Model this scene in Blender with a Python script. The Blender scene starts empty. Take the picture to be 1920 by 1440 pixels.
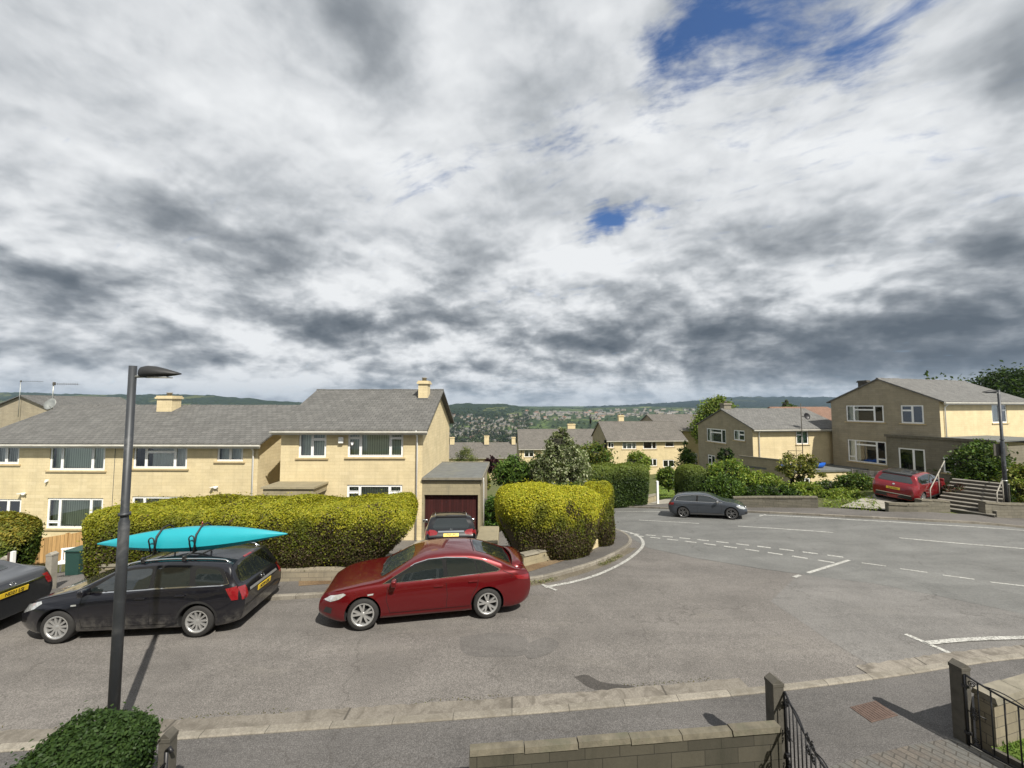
import bpy, bmesh, math, random
import numpy as np
from mathutils import Vector, Matrix
from mathutils.bvhtree import BVHTree
random.seed(7); np.random.seed(7)
scene = bpy.context.scene
COL = scene.collection
R = math.radians
# ------------------------------------------------------------------ camera
EYE, FOC, PITCH = 4.9, 720.0, math.atan(41/720)
cd = bpy.data.cameras.new('camera'); cam = bpy.data.objects.new('camera', cd); COL.objects.link(cam)
cam.location = (0, 0, EYE); cam.rotation_euler = (R(90)+PITCH, 0, 0)
cd.sensor_fit = 'HORIZONTAL'; cd.sensor_width = 36; cd.lens = 36*FOC/1920
cd.clip_start = .05; cd.clip_end = 20000
scene.camera = cam
scene.view_settings.view_transform = 'Standard'; scene.view_settings.look = 'None'
scene.view_settings.gamma = 1; scene.view_settings.use_curve_mapping = False
scene.view_settings.exposure = 0.55
scene.render.engine = 'CYCLES'
scene.cycles.max_bounces = 6; scene.cycles.diffuse_bounces = 3; scene.cycles.glossy_bounces = 3
scene.cycles.transparent_max_bounces = 12; scene.cycles.volume_bounces = 0
scene.cycles.use_denoising = True
# ------------------------------------------------------------------ node helper
class NT:
    def __init__(s, tree): s.t = tree
    def n(s, typ, **kw):
        nd = s.t.nodes.new(typ)
        ins = kw.pop('i', {})
        for k, v in kw.items(): setattr(nd, k, v)
        for k, v in ins.items():
            if isinstance(v, bpy.types.NodeSocket): s.t.links.new(v, nd.inputs[k])
            else: nd.inputs[k].default_value = v
        return nd
    def l(s, a, b): s.t.links.new(a, b)
    def m(s, op, a, b=0.0, c=None, clamp=False):
        i = {0: a, 1: b}
        if c is not None: i[2] = c
        return s.n('ShaderNodeMath', operation=op, use_clamp=clamp, i=i).outputs[0]
    def v(s, op, a, b=(0, 0, 0), out=0):
        i = {0: a, 1: b}
        return s.n('ShaderNodeVectorMath', operation=op, i=i).outputs[out]
    def noise(s, vec, scale, detail=4, rough=.5, dist=0.0, out='Fac'):
        return s.n('ShaderNodeTexNoise', i={'Vector': vec, 'Scale': scale, 'Detail': detail, 'Roughness': rough, 'Distortion': dist}).outputs[out]
    def ramp(s, fac, stops, interp='LINEAR'):
        r = s.n('ShaderNodeValToRGB', i={'Fac': fac}); e = r.color_ramp.elements; r.color_ramp.interpolation = interp
        while len(e) < len(stops): e.new(.5)
        for k, (p, c) in enumerate(stops):
            e[k].position = p; e[k].color = (c, c, c, 1) if not isinstance(c, tuple) else (*c[:3], 1)
        return r.outputs['Color']
    def mix(s, f, a, b, mode='MIX'):
        x = s.n('ShaderNodeMix', data_type='RGBA', blend_type=mode, i={0: f})
        for k, val in ((6, a), (7, b)):
            if isinstance(val, bpy.types.NodeSocket): s.l(val, x.inputs[k])
            else: x.inputs[k].default_value = (*val[:3], 1)
        return x.outputs[2]
    def smooth(s, x, a, b):
        return s.n('ShaderNodeMapRange', interpolation_type='SMOOTHSTEP', i={0: x, 1: a, 2: b, 3: 0.0, 4: 1.0}).outputs[0]
# ------------------------------------------------------------------ sun and sky
SUN_EL = R(50); SUN_H = Vector((.57, -.82, 0)).normalized()
SUN_DIR = Vector((SUN_H.x*math.cos(SUN_EL), SUN_H.y*math.cos(SUN_EL), math.sin(SUN_EL)))
sl = bpy.data.lights.new('sun', 'SUN'); sl.energy = 4.6; sl.angle = R(.6); sl.color = (1, .95, .86)
so = bpy.data.objects.new('sun', sl); COL.objects.link(so)
so.rotation_euler = SUN_DIR.to_track_quat('Z', 'Y').to_euler(); so.location = (0, 0, 60)

def pix_dir(u, v):
    d = Vector(((u-960)/FOC, 1.0, (720-v)/FOC))
    c, s = math.cos(PITCH), math.sin(PITCH)
    return Vector((d.x, d.y*c-d.z*s, d.y*s+d.z*c))
def cloud_xy(u, v):          # where a sky direction meets the cloud layer
    d = pix_dir(u, v).normalized()
    return d.x/(d.z+.30), d.y/(d.z+.30)

world = bpy.data.worlds.new('World'); scene.world = world; world.use_nodes = True
def build_world():
    t = world.node_tree; t.nodes.clear(); N = NT(t)
    out = N.n('ShaderNodeOutputWorld'); bg = N.n('ShaderNodeBackground')
    sky = N.n('ShaderNodeTexSky', sky_type='NISHITA', sun_disc=False)
    sky.sun_elevation = SUN_EL; sky.sun_rotation = math.atan2(SUN_H.x, SUN_H.y)
    sky.air_density = 1.0; sky.dust_density = .4; sky.ozone_density = 2.5
    tc = N.n('ShaderNodeTexCoord').outputs['Generated']
    sep = N.n('ShaderNodeSeparateXYZ', i={0: tc})
    z = N.m('ADD', N.m('MAXIMUM', sep.outputs[2], 0.0), .30)
    px = N.m('DIVIDE', sep.outputs[0], z); py = N.m('DIVIDE', sep.outputs[1], z)
    P = N.n('ShaderNodeCombineXYZ', i={0: px, 1: py, 2: 0.0}).outputs[0]
    # streets of cloud run from upper left to lower right: turn and stretch the layer
    mp = N.n('ShaderNodeMapping', vector_type='TEXTURE', i={'Vector': P, 'Rotation': (0, 0, R(-25)), 'Scale': (1.1, .9, 1), 'Location': (3.1, 1.7, 0)}).outputs[0]
    warp = N.noise(mp, 1.6, 3, .5, 0, 'Color')
    mpw = N.v('ADD', mp, N.v('SCALE', N.v('SUBTRACT', warp, (.5, .5, .5))))
    wn = [n for n in t.nodes if n.bl_idname == 'ShaderNodeVectorMath' and n.operation == 'SCALE'][-1]; wn.inputs['Scale'].default_value = .30
    big = N.noise(mpw, 1.3, 4, .45)
    mid = N.noise(mpw, 2.6, 5, .44)
    sd = Vector((SUN_H.x, SUN_H.y, 0))*.055
    mid2 = N.noise(N.v('ADD', mpw, tuple(sd)), 2.6, 5, .44)
    puff = N.noise(mpw, 8.0, 5, .5)
    puff2 = N.noise(N.v('ADD', mpw, tuple(sd*.45)), 8.0, 5, .5)
    # heaped cloud low over the horizon: bright tops, dark flat bases
    low = N.m('ADD', N.m('MULTIPLY', N.smooth(sep.outputs[2], .50, .10), .82), .18)
    dw = N.v('ADD', tc, N.v('MULTIPLY', N.v('SUBTRACT', N.noise(tc, 5.0, 3, .5, 0, 'Color'), (.5, .5, .5)), (.12, .12, .05)))
    D1 = N.v('MULTIPLY', dw, (1, 1, 2.3))
    hp = N.noise(D1, 4.6, 9, .56)
    hp2 = N.noise(N.v('ADD', D1, (.0, .0, .07)), 4.6, 9, .56)
    heap = N.m('MULTIPLY', N.m('SUBTRACT', hp, hp2), N.m('MULTIPLY', low, 1.15))
    def billow(vec):
        a = N.n('ShaderNodeTexVoronoi', feature='F1', i={'Vector': vec, 'Scale': 7.5, 'Detail': 2.0, 'Roughness': .5, 'Lacunarity': 2.3})
        a.normalize = True
        return N.m('SUBTRACT', 1.0, a.outputs['Distance'])
    D2 = N.v('MULTIPLY', N.v('ADD', tc, N.v('MULTIPLY', N.v('SUBTRACT', N.noise(tc, 9.0, 4, .55, 0, 'Color'), (.5, .5, .5)), (.10, .10, .06))), (1, 1, 1.75))
    bil = N.m('MULTIPLY', N.m('SUBTRACT', billow(D2), billow(N.v('ADD', D2, (.01, -.02, .045)))), N.m('MULTIPLY', low, .62))
    hthick = N.m('MULTIPLY', N.m('SUBTRACT', hp, .5), N.m('MULTIPLY', low, .40))
    thick = N.m('ADD', N.m('ADD', N.m('MULTIPLY', big, .28), .215), N.m('ADD', N.m('MULTIPLY', mid, .18), N.m('MULTIPLY', puff, .03)))
    AZ = N.m('ARCTAN2', sep.outputs[0], sep.outputs[1]); EL = N.m('ARCSINE', sep.outputs[2])
    wob = N.v('SCALE', N.v('SUBTRACT', N.noise(tc, 4.0, 5, .6, 0, 'Color'), (.5, .5, .5)))
    t.nodes[-1].inputs['Scale'].default_value = .20
    AE = N.v('ADD', N.n('ShaderNodeCombineXYZ', i={0: AZ, 1: EL, 2: 0.0}).outputs[0], wob)
    def blob(u, v, ru, rv, amp, rot=0.0):      # a bank of cloud: direction, half sizes and depth
        def ae(u, v):
            d = pix_dir(u, v).normalized(); return math.atan2(d.x, d.y), math.asin(d.z)
        a, e = ae(u, v); a1, _ = ae(u+ru, v); a0, _ = ae(u-ru, v); _, e1 = ae(u, v-rv); _, e0 = ae(u, v+rv)
        q = N.n('ShaderNodeMapping', vector_type='TEXTURE', i={'Vector': AE, 'Location': (a, e, 0), 'Rotation': (0, 0, R(rot)), 'Scale': ((a1-a0)/2, (e1-e0)/2, 5)}).outputs[0]
        d = N.v('LENGTH', q, out=1)
        g = N.m('EXPONENT', N.m('MULTIPLY', N.m('MULTIPLY', d, d), -1.0))
        return N.m('MULTIPLY', g, amp)
    def total(lst):
        a = lst[0]
        for b in lst[1:]: a = N.m('ADD', a, b)
        return a
    dark = total([blob(330, 385, 130, 60, .22, -20), blob(520, 470, 90, 40, .20, -15), blob(660, 60, 110, 110, .20, -20), blob(70, 520, 160, 40, .20, -6), blob(200, 170, 250, 110, .06),
                  blob(730, 602, 110, 22, .30), blob(1140, 630, 110, 45, .22), blob(1330, 620, 110, 40, .22), blob(1480, 645, 200, 50, .22), blob(1800, 610, 240, 60, .32), blob(1800, 675, 330, 40, .30), blob(400, 690, 700, 22, .06), blob(1500, 560, 500, 60, .05), blob(1250, 690, 260, 22, .06),
                  blob(1860, 440, 110, 55, .26, 15), blob(1880, 120, 70, 90, .20), blob(1500, 420, 200, 40, .10), blob(900, 500, 120, 35, .06), blob(1000, 560, 300, 30, .06), blob(620, 640, 120, 25, .12), blob(300, 610, 120, 25, .10),
                  blob(640, 545, 110, 35, -.16), blob(1090, 465, 150, 50, -.22), blob(800, 500, 140, 40, -.12), blob(1200, 250, 180, 110, -.10), blob(1620, 280, 200, 90, -.10),
                  blob(850, 130, 80, 120, -.14), blob(1110, 60, 110, 110, -.14), blob(700, 260, 200, 80, -.06), blob(220, 290, 200, 40, -.10), blob(450, 230, 200, 60, -.05), blob(1100, 600, 70, 30, -.10), blob(1190, 590, 30, 18, -.12), blob(1000, 735, 600, 14, -.10), blob(1560, 560, 160, 25, -.06)])
    hole = total([blob(1400, 20, 200, 100, .36, 0), blob(1620, 60, 130, 70, .23), blob(1165, 398, 70, 28, .36), blob(1260, 110, 60, 90, .13), blob(765, 345, 40, 22, .08), blob(1040, 265, 90, 60, .15), blob(1250, 382, 22, 14, .16), blob(1130, 375, 16, 22, .14), blob(840, 310, 30, 20, .05), blob(1500, 130, 160, 70, .07),
                  blob(300, 160, 520, 260, -.09), blob(300, 600, 600, 120, -.10), blob(1400, 600, 600, 120, -.10), blob(800, 150, 200, 120, -.06)])
    t1 = N.m('ADD', N.m('ADD', thick, hthick), N.m('ADD', N.m('MULTIPLY', dark, .78), .010))
    # coverage
    wisp = N.noise(N.v('MULTIPLY', mpw, (1.0, 1.9, 1)), 11.0, 8, .62)
    cov = N.m('SUBTRACT', N.m('ADD', N.m('ADD', N.m('MULTIPLY', big, .20), .02), N.m('ADD', N.m('MULTIPLY', mid, .22), N.m('MULTIPLY', wisp, .60))), hole)
    cover = N.smooth(cov, .20, .50)
    # light: thin cloud glows, thick cloud is grey; the side towards the sun is brighter
    lit = N.m('ADD', N.m('MULTIPLY', N.m('SUBTRACT', mid, mid2), 2.1), N.m('MULTIPLY', N.m('SUBTRACT', puff, puff2), 1.15))
    shade = N.m('SUBTRACT', t1, N.m('ADD', N.m('MULTIPLY', lit, .17), N.m('ADD', N.m('MULTIPLY', heap, .85), bil)))
    col = N.ramp(shade, [(.36, (.735, .75, .762)), (.44, (.60, .618, .636)), (.50, (.45, .472, .495)), (.56, (.330, .352, .374)), (.63, (.225, .247, .270)), (.72, (.140, .160, .182)), (.84, (.085, .102, .122))])
    # far cloud fades to a pale blue grey in the air near the horizon
    air = N.smooth(sep.outputs[2], .10, -.01)
    col = N.mix(N.m('MULTIPLY', air, .40), col, (.24, .30, .355))
    skyc = N.mix(1.0, sky.outputs[0], (.62, .80, 1.05), 'MULTIPLY')
    cl10 = N.mix(1.0, col, (10.0, 10.0, 10.0), 'MULTIPLY')
    fin = N.mix(cover, skyc, cl10)
    N.l(fin, bg.inputs[0]); bg.inputs[1].default_value = .08
    N.l(bg.outputs[0], out.inputs[0])
build_world()
# ------------------------------------------------------------------ objects, names, labels
def tag(o, label=None, cat=None, group=None, kind=None):
    if label: o['label'] = label
    if cat: o['category'] = cat
    if group: o['group'] = group
    if kind: o['kind'] = kind
    return o
def empty(name, loc, rz=0, rx=0, ry=0):
    o = bpy.data.objects.new(name, None); COL.objects.link(o)
    o.location = loc; o.rotation_euler = (rx, ry, rz); o.empty_display_size = .2
    return o
def link(name, me, mats, parent=None, smooth=False):
    if not isinstance(mats, (list, tuple)): mats = [mats]
    for m in mats: me.materials.append(m)
    if smooth: me.polygons.foreach_set('use_smooth', [True]*len(me.polygons))
    o = bpy.data.objects.new(name, me); COL.objects.link(o)
    if parent: o.parent = parent
    return o
def copy_tree(o, parent=None):
    c = o.copy(); COL.objects.link(c)
    if parent is not None: c.parent = parent
    for ch in list(o.children): copy_tree(ch, c)
    return c
class MB:
    """collects shapes and links them as ONE mesh object"""
    def __init__(s): s.bm = bmesh.new()
    def box(s, lo, hi, mi=0, M=None, bevel=0):
        x0, y0, z0 = lo; x1, y1, z1 = hi
        vs = [s.bm.verts.new(p) for p in ((x0,y0,z0),(x1,y0,z0),(x1,y1,z0),(x0,y1,z0),(x0,y0,z1),(x1,y0,z1),(x1,y1,z1),(x0,y1,z1))]
        fs = []
        for f in ((0,3,2,1),(4,5,6,7),(0,1,5,4),(1,2,6,5),(2,3,7,6),(3,0,4,7)):
            fc = s.bm.faces.new([vs[i] for i in f]); fc.material_index = mi; fs.append(fc)
        if bevel:
            es = {e for f in fs for e in f.edges}
            r = bmesh.ops.bevel(s.bm, geom=list(es), offset=bevel, segments=2, affect='EDGES', profile=.6)
            vs = list({v for f in r['faces'] for v in f.verts} | {v for v in vs if v.is_valid})
            for f in r['faces']: f.material_index = mi
        if M is not None:
            for v in vs: v.co = M @ v.co
        return s
    def tube(s, pts, r, n=8, mi=0, caps=True, closed=False):
        pts = [Vector(p) for p in pts]; rs = r if isinstance(r, (list, tuple)) else [r]*len(pts)
        rings = []; up = None
        for k, p in enumerate(pts):
            a = pts[k-1] if k else (pts[-1] if closed else p); b = pts[(k+1) % len(pts)] if (k < len(pts)-1 or closed) else p
            d = (b-a).normalized()
            if up is None: up = d.orthogonal().normalized()
            up = (up-d*up.dot(d)); up = up.normalized() if up.length > 1e-6 else d.orthogonal().normalized()
            w = d.cross(up)
            rings.append([s.bm.verts.new(p+(up*math.cos(2*math.pi*j/n)+w*math.sin(2*math.pi*j/n))*rs[k]) for j in range(n)])
        for k in range(len(rings) if closed else len(rings)-1):
            A, B = rings[k], rings[(k+1) % len(rings)]
            for j in range(n):
                f = s.bm.faces.new((A[j], A[(j+1) % n], B[(j+1) % n], B[j])); f.material_index = mi; f.smooth = True
        if caps and not closed:
            f = s.bm.faces.new(rings[0][::-1]); f.material_index = mi
            f = s.bm.faces.new(rings[-1]); f.material_index = mi
        return s
    def lathe(s, prof, n=24, mi=0, M=None, closed=False):
        """prof: (radius, z) pairs turned about z"""
        rings = []
        for r, z in prof:
            rings.append([s.bm.verts.new((r*math.cos(2*math.pi*j/n), r*math.sin(2*math.pi*j/n), z)) for j in range(n)] if r > 1e-5 else [s.bm.verts.new((0, 0, z))])
        ks = range(len(rings)) if closed else range(len(rings)-1)
        for k in ks:
            A, B = rings[k], rings[(k+1) % len(rings)]
            for j in range(n):
                q = (j+1) % n
                if len(A) == 1 and len(B) == 1: continue
                vs = (A[0], B[q], B[j]) if len(A) == 1 else ((A[j], A[q], B[0]) if len(B) == 1 else (A[j], A[q], B[q], B[j]))
                f = s.bm.faces.new(vs); f.material_index = mi; f.smooth = True
        if M is not None:
            for ring in rings:
                for v in ring: v.co = M @ v.co
        return s
    def prism(s, poly, axis, a, b, mi=0, M=None):
        """poly: 2-D outline, pushed along axis 'x','y','z' from a to b"""
        def pt(p, t): return {'x': (t, p[0], p[1]), 'y': (p[0], t, p[1]), 'z': (p[0], p[1], t)}[axis]
        A = [s.bm.verts.new(pt(p, a)) for p in poly]; B = [s.bm.verts.new(pt(p, b)) for p in poly]
        n = len(poly); fs = []
        for k in range(n): fs.append(s.bm.faces.new((A[k], A[(k+1) % n], B[(k+1) % n], B[k])))
        fs.append(s.bm.faces.new(A[::-1])); fs.append(s.bm.faces.new(B))
        for f in fs: f.material_index = mi
        if M is not None:
            for v in A+B: v.co = M @ v.co
        bmesh.ops.recalc_face_normals(s.bm, faces=fs)
        return s
    def quad(s, ps, mi=0):
        f = s.bm.faces.new([s.bm.verts.new(p) for p in ps]); f.material_index = mi; return s
    def build(s, name, mats, parent=None, smooth=False):
        me = bpy.data.meshes.new(name); s.bm.to_mesh(me); s.bm.free()
        return link(name, me, mats, parent, smooth)
def grid_mesh(name, V, nu, nv, mats, parent=None, closed_u=False, smooth=True):
    """V: (nu*nv,3) points, u slow"""
    me = bpy.data.meshes.new(name); fs = []
    for i in range(nu-1+(1 if closed_u else 0)):
        i2 = (i+1) % nu
        for j in range(nv-1): fs.append((i*nv+j, i2*nv+j, i2*nv+j+1, i*nv+j+1))
    me.from_pydata([tuple(map(float, p)) for p in V], [], fs); me.update()
    return link(name, me, mats, parent, smooth)
def text_mesh(txt, size):
    cu = bpy.data.curves.new('lettering', 'FONT'); cu.body = txt; cu.size = size; cu.align_x = 'CENTER'; cu.align_y = 'CENTER'; cu.extrude = .0015
    cu.offset = size*.012
    o = bpy.data.objects.new('lettering', cu); COL.objects.link(o)
    dg = bpy.context.evaluated_depsgraph_get(); me = bpy.data.meshes.new_from_object(o.evaluated_get(dg))
    bpy.data.objects.remove(o); return me
# ------------------------------------------------------------------ materials
def new_mat(name):
    m = bpy.data.materials.new(name); m.use_nodes = True; t = m.node_tree; t.nodes.clear()
    N = NT(t); out = N.n('ShaderNodeOutputMaterial'); return m, N, out
def bsdf(N, out, col, rough=.8, metal=0.0, spec=.5, coat=0.0, bump=None, bstr=.3, bdist=.01, trans=0.0, sheen=0):
    b = N.n('ShaderNodeBsdfPrincipled')
    for k, val in (('Base Color', col), ('Roughness', rough), ('Metallic', metal), ('Specular IOR Level', spec), ('Coat Weight', coat)):
        if isinstance(val, bpy.types.NodeSocket): N.l(val, b.inputs[k])
        else: b.inputs[k].default_value = (*val[:3], 1) if k == 'Base Color' else val
    b.inputs['Coat Roughness'].default_value = .03
    if bump is not None:
        bp = N.n('ShaderNodeBump', i={'Strength': bstr, 'Distance': bdist, 'Height': bump}); N.l(bp.outputs[0], b.inputs['Normal'])
    if out is not None: N.l(b.outputs[0], out.inputs[0])
    return b
def obj_co(N): return N.n('ShaderNodeTexCoord').outputs['Object']
def plain(name, c, rough=.6, metal=0.0, spec=.5, coat=0.0, var=.12, scale=6.0, bump=0.0, dirt=None, bscale=40):
    m, N, out = new_mat(name); co = obj_co(N)
    n1 = N.noise(co, scale, 5, .6)
    f = N.ramp(n1, [(.25, 1-var), (.75, 1+var*.6)])
    col = N.mix(1.0, c, f, 'MULTIPLY')
    if dirt:
        d = N.smooth(N.noise(co, scale*.45, 7, .65, .6), .5, .72); col = N.mix(N.m('MULTIPLY', d, dirt[1]), col, dirt[0])
    bsdf(N, out, col, rough, metal, spec, coat, N.noise(co, bscale, 4, .6) if bump else None, bump, .01)
    return m
def face_uv(N):
    """metres along a wall or roof slope, from its own position and normal"""
    tc = N.n('ShaderNodeTexCoord'); P = tc.outputs['Object']; n = tc.outputs['Normal']
    T = N.v('NORMALIZE', N.v('CROSS_PRODUCT', (0, 0, 1), n)); B = N.v('CROSS_PRODUCT', n, T)
    u = N.v('DOT_PRODUCT', P, T, out=1); v = N.v('DOT_PRODUCT', P, B, out=1)
    return N.n('ShaderNodeCombineXYZ', i={0: u, 1: v, 2: 0.0}).outputs[0], P
def ashlar(name, ca, cb, joint, weather=(.16, .15, .11), wamt=.3, patch=0.0, bw=.46, bh=.155, wscale=.5):
    """reconstructed stone blocks in courses with weathering"""
    m, N, out = new_mat(name); uv, P = face_uv(N)
    br = N.n('ShaderNodeTexBrick', i={'Vector': uv, 'Color1': (*ca, 1), 'Color2': (*cb, 1), 'Mortar': (*joint, 1), 'Scale': 1.0, 'Mortar Size': .006, 'Mortar Smooth': .3, 'Bias': -.1, 'Brick Width': bw, 'Row Height': bh})
    br.offset = .5
    col = br.outputs[0]
    col = N.mix(1.0, col, N.ramp(N.noise(P, 1.3, 6, .6), [(.3, .88), (.7, 1.08)]), 'MULTIPLY')
    col = N.mix(1.0, col, N.ramp(N.noise(P, 26, 4, .7), [(.3, .93), (.7, 1.06)]), 'MULTIPLY')
    if patch:
        b2 = N.n('ShaderNodeTexBrick', i={'Vector': uv, 'Color1': (0, 0, 0, 1), 'Color2': (1, 1, 1, 1), 'Mortar': (.3, .3, .3, 1), 'Scale': 1.0, 'Mortar Size': 0.0, 'Brick Width': bw, 'Row Height': bh}); b2.offset = .5
        pf = N.smooth(b2.outputs[0], .90, .94)
        col = N.mix(N.m('MULTIPLY', pf, patch), col, tuple(min(1, c*1.10+.07) for c in ca))
    w = N.smooth(N.noise(N.v('MULTIPLY', P, (1, 1, .35)), wscale*2, 8, .68, .4), .50, .80)
    col = N.mix(N.m('MULTIPLY', w, wamt), col, weather)
    st = N.smooth(N.noise(N.v('MULTIPLY', P, (2.6, 2.6, .16)), 1.6, 6, .62), .50, .74)
    col = N.mix(N.m('MULTIPLY', st, .30), col, tuple(x*.62 for x in ca))
    bmp = N.m('ADD', N.m('MULTIPLY', br.outputs['Fac'], -1.0), N.m('MULTIPLY', N.noise(P, 30, 4, .7), .5))
    bsdf(N, out, col, .9, 0, .25, 0, bmp, .35, .012)
    return m
def roof_tiles(name, c, lich=(.30, .29, .25), tw=.28, th=.22, lamt=.7, dark=(.68, 1.08)):
    m, N, out = new_mat(name); uv, P = face_uv(N)
    br = N.n('ShaderNodeTexBrick', i={'Vector': uv, 'Color1': (.84, .84, .84, 1), 'Color2': (1.10, 1.10, 1.10, 1), 'Mortar': (.30, .35, .35, 1), 'Scale': 1.0, 'Mortar Size': .010, 'Mortar Smooth': .5, 'Brick Width': tw, 'Row Height': th}); br.offset = .5
    col = N.mix(1.0, c, br.outputs[0], 'MULTIPLY')
    col = N.mix(1.0, col, N.ramp(N.noise(P, .9, 6, .65), [(.3, dark[0]+.2), (.7, dark[1])]), 'MULTIPLY')
    l1 = N.smooth(N.noise(P, 14, 6, .7), .55, .70); l2 = N.smooth(N.noise(P, 1.6, 5, .6), .42, .62)
    col = N.mix(N.m('MULTIPLY', N.m('MULTIPLY', l1, l2), lamt), col, lich)
    sv = N.n('ShaderNodeSeparateXYZ', i={0: uv}).outputs[1]
    saw = N.m('FRACT', N.m('DIVIDE', sv, th))
    bmp = N.m('ADD', N.m('ADD', N.m('MULTIPLY', saw, -.8), N.m('MULTIPLY', br.outputs['Fac'], -.6)), N.m('MULTIPLY', N.noise(P, 9, 5, .7), .7))
    bsdf(N, out, col, .88, 0, .3, 0, bmp, .55, .03)
    return m
M = {}
M['stone'] = ashlar('bath_stone_blocks', (.655, .55, .34), (.615, .512, .31), (.54, .44, .26), (.42, .36, .24), .40, .35)
M['stone_pale'] = ashlar('pale_yellow_blocks', (.65, .54, .33), (.615, .51, .305), (.56, .455, .265), (.42, .34, .20), .25, 0)
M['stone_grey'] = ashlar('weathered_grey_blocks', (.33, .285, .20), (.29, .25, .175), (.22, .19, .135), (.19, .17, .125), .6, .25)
M['stone_dirty'] = ashlar('lichened_concrete', (.33, .285, .185), (.30, .26, .17), (.24, .21, .14), (.13, .125, .10), .75, 0, .5, .16, 1.2)
M['wall_stone'] = ashlar('garden_wall_stone', (.27, .235, .17), (.21, .185, .14), (.12, .105, .085), (.11, .10, .08), .6, 0, .42, .14, 1.5)
M['wall_mid'] = ashlar('lichened_walling', (.175, .16, .125), (.13, .12, .095), (.07, .065, .05), (.06, .06, .045), .7, 0, .42, .14, 1.5)
M['stone_porch'] = ashlar('shaded_porch_blocks', (.195, .175, .13), (.165, .148, .11), (.12, .108, .082), (.09, .085, .065), .7, .2)  # darker than the gable blocks: the porch's shade is put into this colour
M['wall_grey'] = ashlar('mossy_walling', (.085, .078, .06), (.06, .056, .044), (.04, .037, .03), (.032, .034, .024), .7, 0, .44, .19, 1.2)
M['roof'] = roof_tiles('grey_concrete_tiles', (.122, .119, .112), lich=(.26, .255, .22))
M['roof_pale'] = roof_tiles('lichened_pale_tiles', (.140, .137, .130), lich=(.40, .39, .35), lamt=.95)
M['roof_far'] = roof_tiles('weathered_brown_grey_tiles', (.135, .124, .11), lamt=.35)
M['roof_brown'] = roof_tiles('brown_tiles', (.20, .12, .085), lamt=.3)
M['coping'] = plain('coping_stone', (.22, .20, .155), .9, var=.3, scale=5, bump=.5, dirt=((.12, .115, .08), .6))
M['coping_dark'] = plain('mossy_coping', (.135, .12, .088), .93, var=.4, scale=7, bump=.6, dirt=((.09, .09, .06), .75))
M['conc'] = plain('old_concrete', (.30, .28, .235), .92, var=.3, scale=4, bump=.4, dirt=((.16, .15, .11), .5))
M['conc_dark'] = plain('dirty_concrete_post', (.085, .078, .064), .92, var=.35, scale=6, bump=.5, dirt=((.06, .058, .045), .6))
M['upvc'] = plain('white_plastic', (.82, .82, .80), .35, var=.05, scale=3)
M['fascia'] = plain('painted_fascia', (.55, .53, .47), .6, var=.2, scale=3, dirt=((.3, .28, .22), .4))
M['sill'] = plain('stone_sill', (.47, .37, .21), .9, var=.2, scale=6)
M['lead'] = plain('dark_lead', (.10, .105, .11), .6, var=.3)
M['felt'] = plain('roofing_felt', (.125, .13, .125), .9, var=.25, scale=3, bump=.3, dirt=((.17, .17, .13), .5))
M['black_metal'] = plain('black_painted_iron', (.015, .015, .017), .45, var=.3, scale=12)
M['grey_metal'] = plain('grey_painted_steel', (.042, .046, .051), .5, metal=.25, var=.25, scale=3, dirt=((.24, .24, .24), .5))
M['galv'] = plain('galvanised_steel', (.42, .43, .40), .45, metal=.7, var=.25, scale=8)
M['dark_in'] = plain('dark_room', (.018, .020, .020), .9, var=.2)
M['wood_fence'] = None
def board_mat(name, c, wid=.14, vertical=True, dark=.55):
    m, N, out = new_mat(name); uv, P = face_uv(N); s = N.n('ShaderNodeSeparateXYZ', i={0: uv}).outputs[0 if vertical else 1]
    q = N.m('DIVIDE', s, wid); fr = N.m('FRACT', q); idx = N.m('FLOOR', q)
    rnd = N.n('ShaderNodeTexWhiteNoise', noise_dimensions='1D', i={'W': idx}).outputs[0]
    gap = N.m('MULTIPLY', N.smooth(fr, 0.0, .07), N.smooth(fr, 1.0, .93))
    col = N.mix(1.0, c, N.ramp(rnd, [(0, .75), (1, 1.2)]), 'MULTIPLY')
    col = N.mix(1.0, col, N.ramp(N.noise(N.v('MULTIPLY', P, (9, 9, .8)), 2, 6, .65), [(.3, .7), (.7, 1.15)]), 'MULTIPLY')
    col = N.mix(gap, tuple(x*.25 for x in c), col)
    bsdf(N, out, col, .85, 0, .3, 0, gap, .4, .012); return m
M['fence_grey'] = board_mat('weathered_grey_boards', (.17, .155, .145))
M['fence_tan'] = board_mat('new_tan_boards', (.50, .31, .13))
M['garage_door'] = board_mat('dark_red_boards', (.048, .011, .010), .12)
M['fence_pale'] = board_mat('silvered_boards', (.33, .31, .28), .12)
def glass_mat(name, tint=(.80, .86, .84), boost=1.0):
    m, N, out = new_mat(name)
    fr = N.n('ShaderNodeFresnel', i={'IOR': 1.55}).outputs[0]
    f = N.m('MULTIPLY', N.m('ADD', fr, .03), boost, clamp=True)
    tr = N.n('ShaderNodeBsdfTransparent', i={0: (*tint, 1)}); gl = N.n('ShaderNodeBsdfGlossy', i={0: (.95, .97, 1, 1), 'Roughness': .01})
    mx = N.n('ShaderNodeMixShader', i={0: f}); N.l(tr.outputs[0], mx.inputs[1]); N.l(gl.outputs[0], mx.inputs[2]); N.l(mx.outputs[0], out.inputs[0])
    return m
M['glass'] = glass_mat('window_glass', (.93, .97, .95), 1.3)
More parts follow.
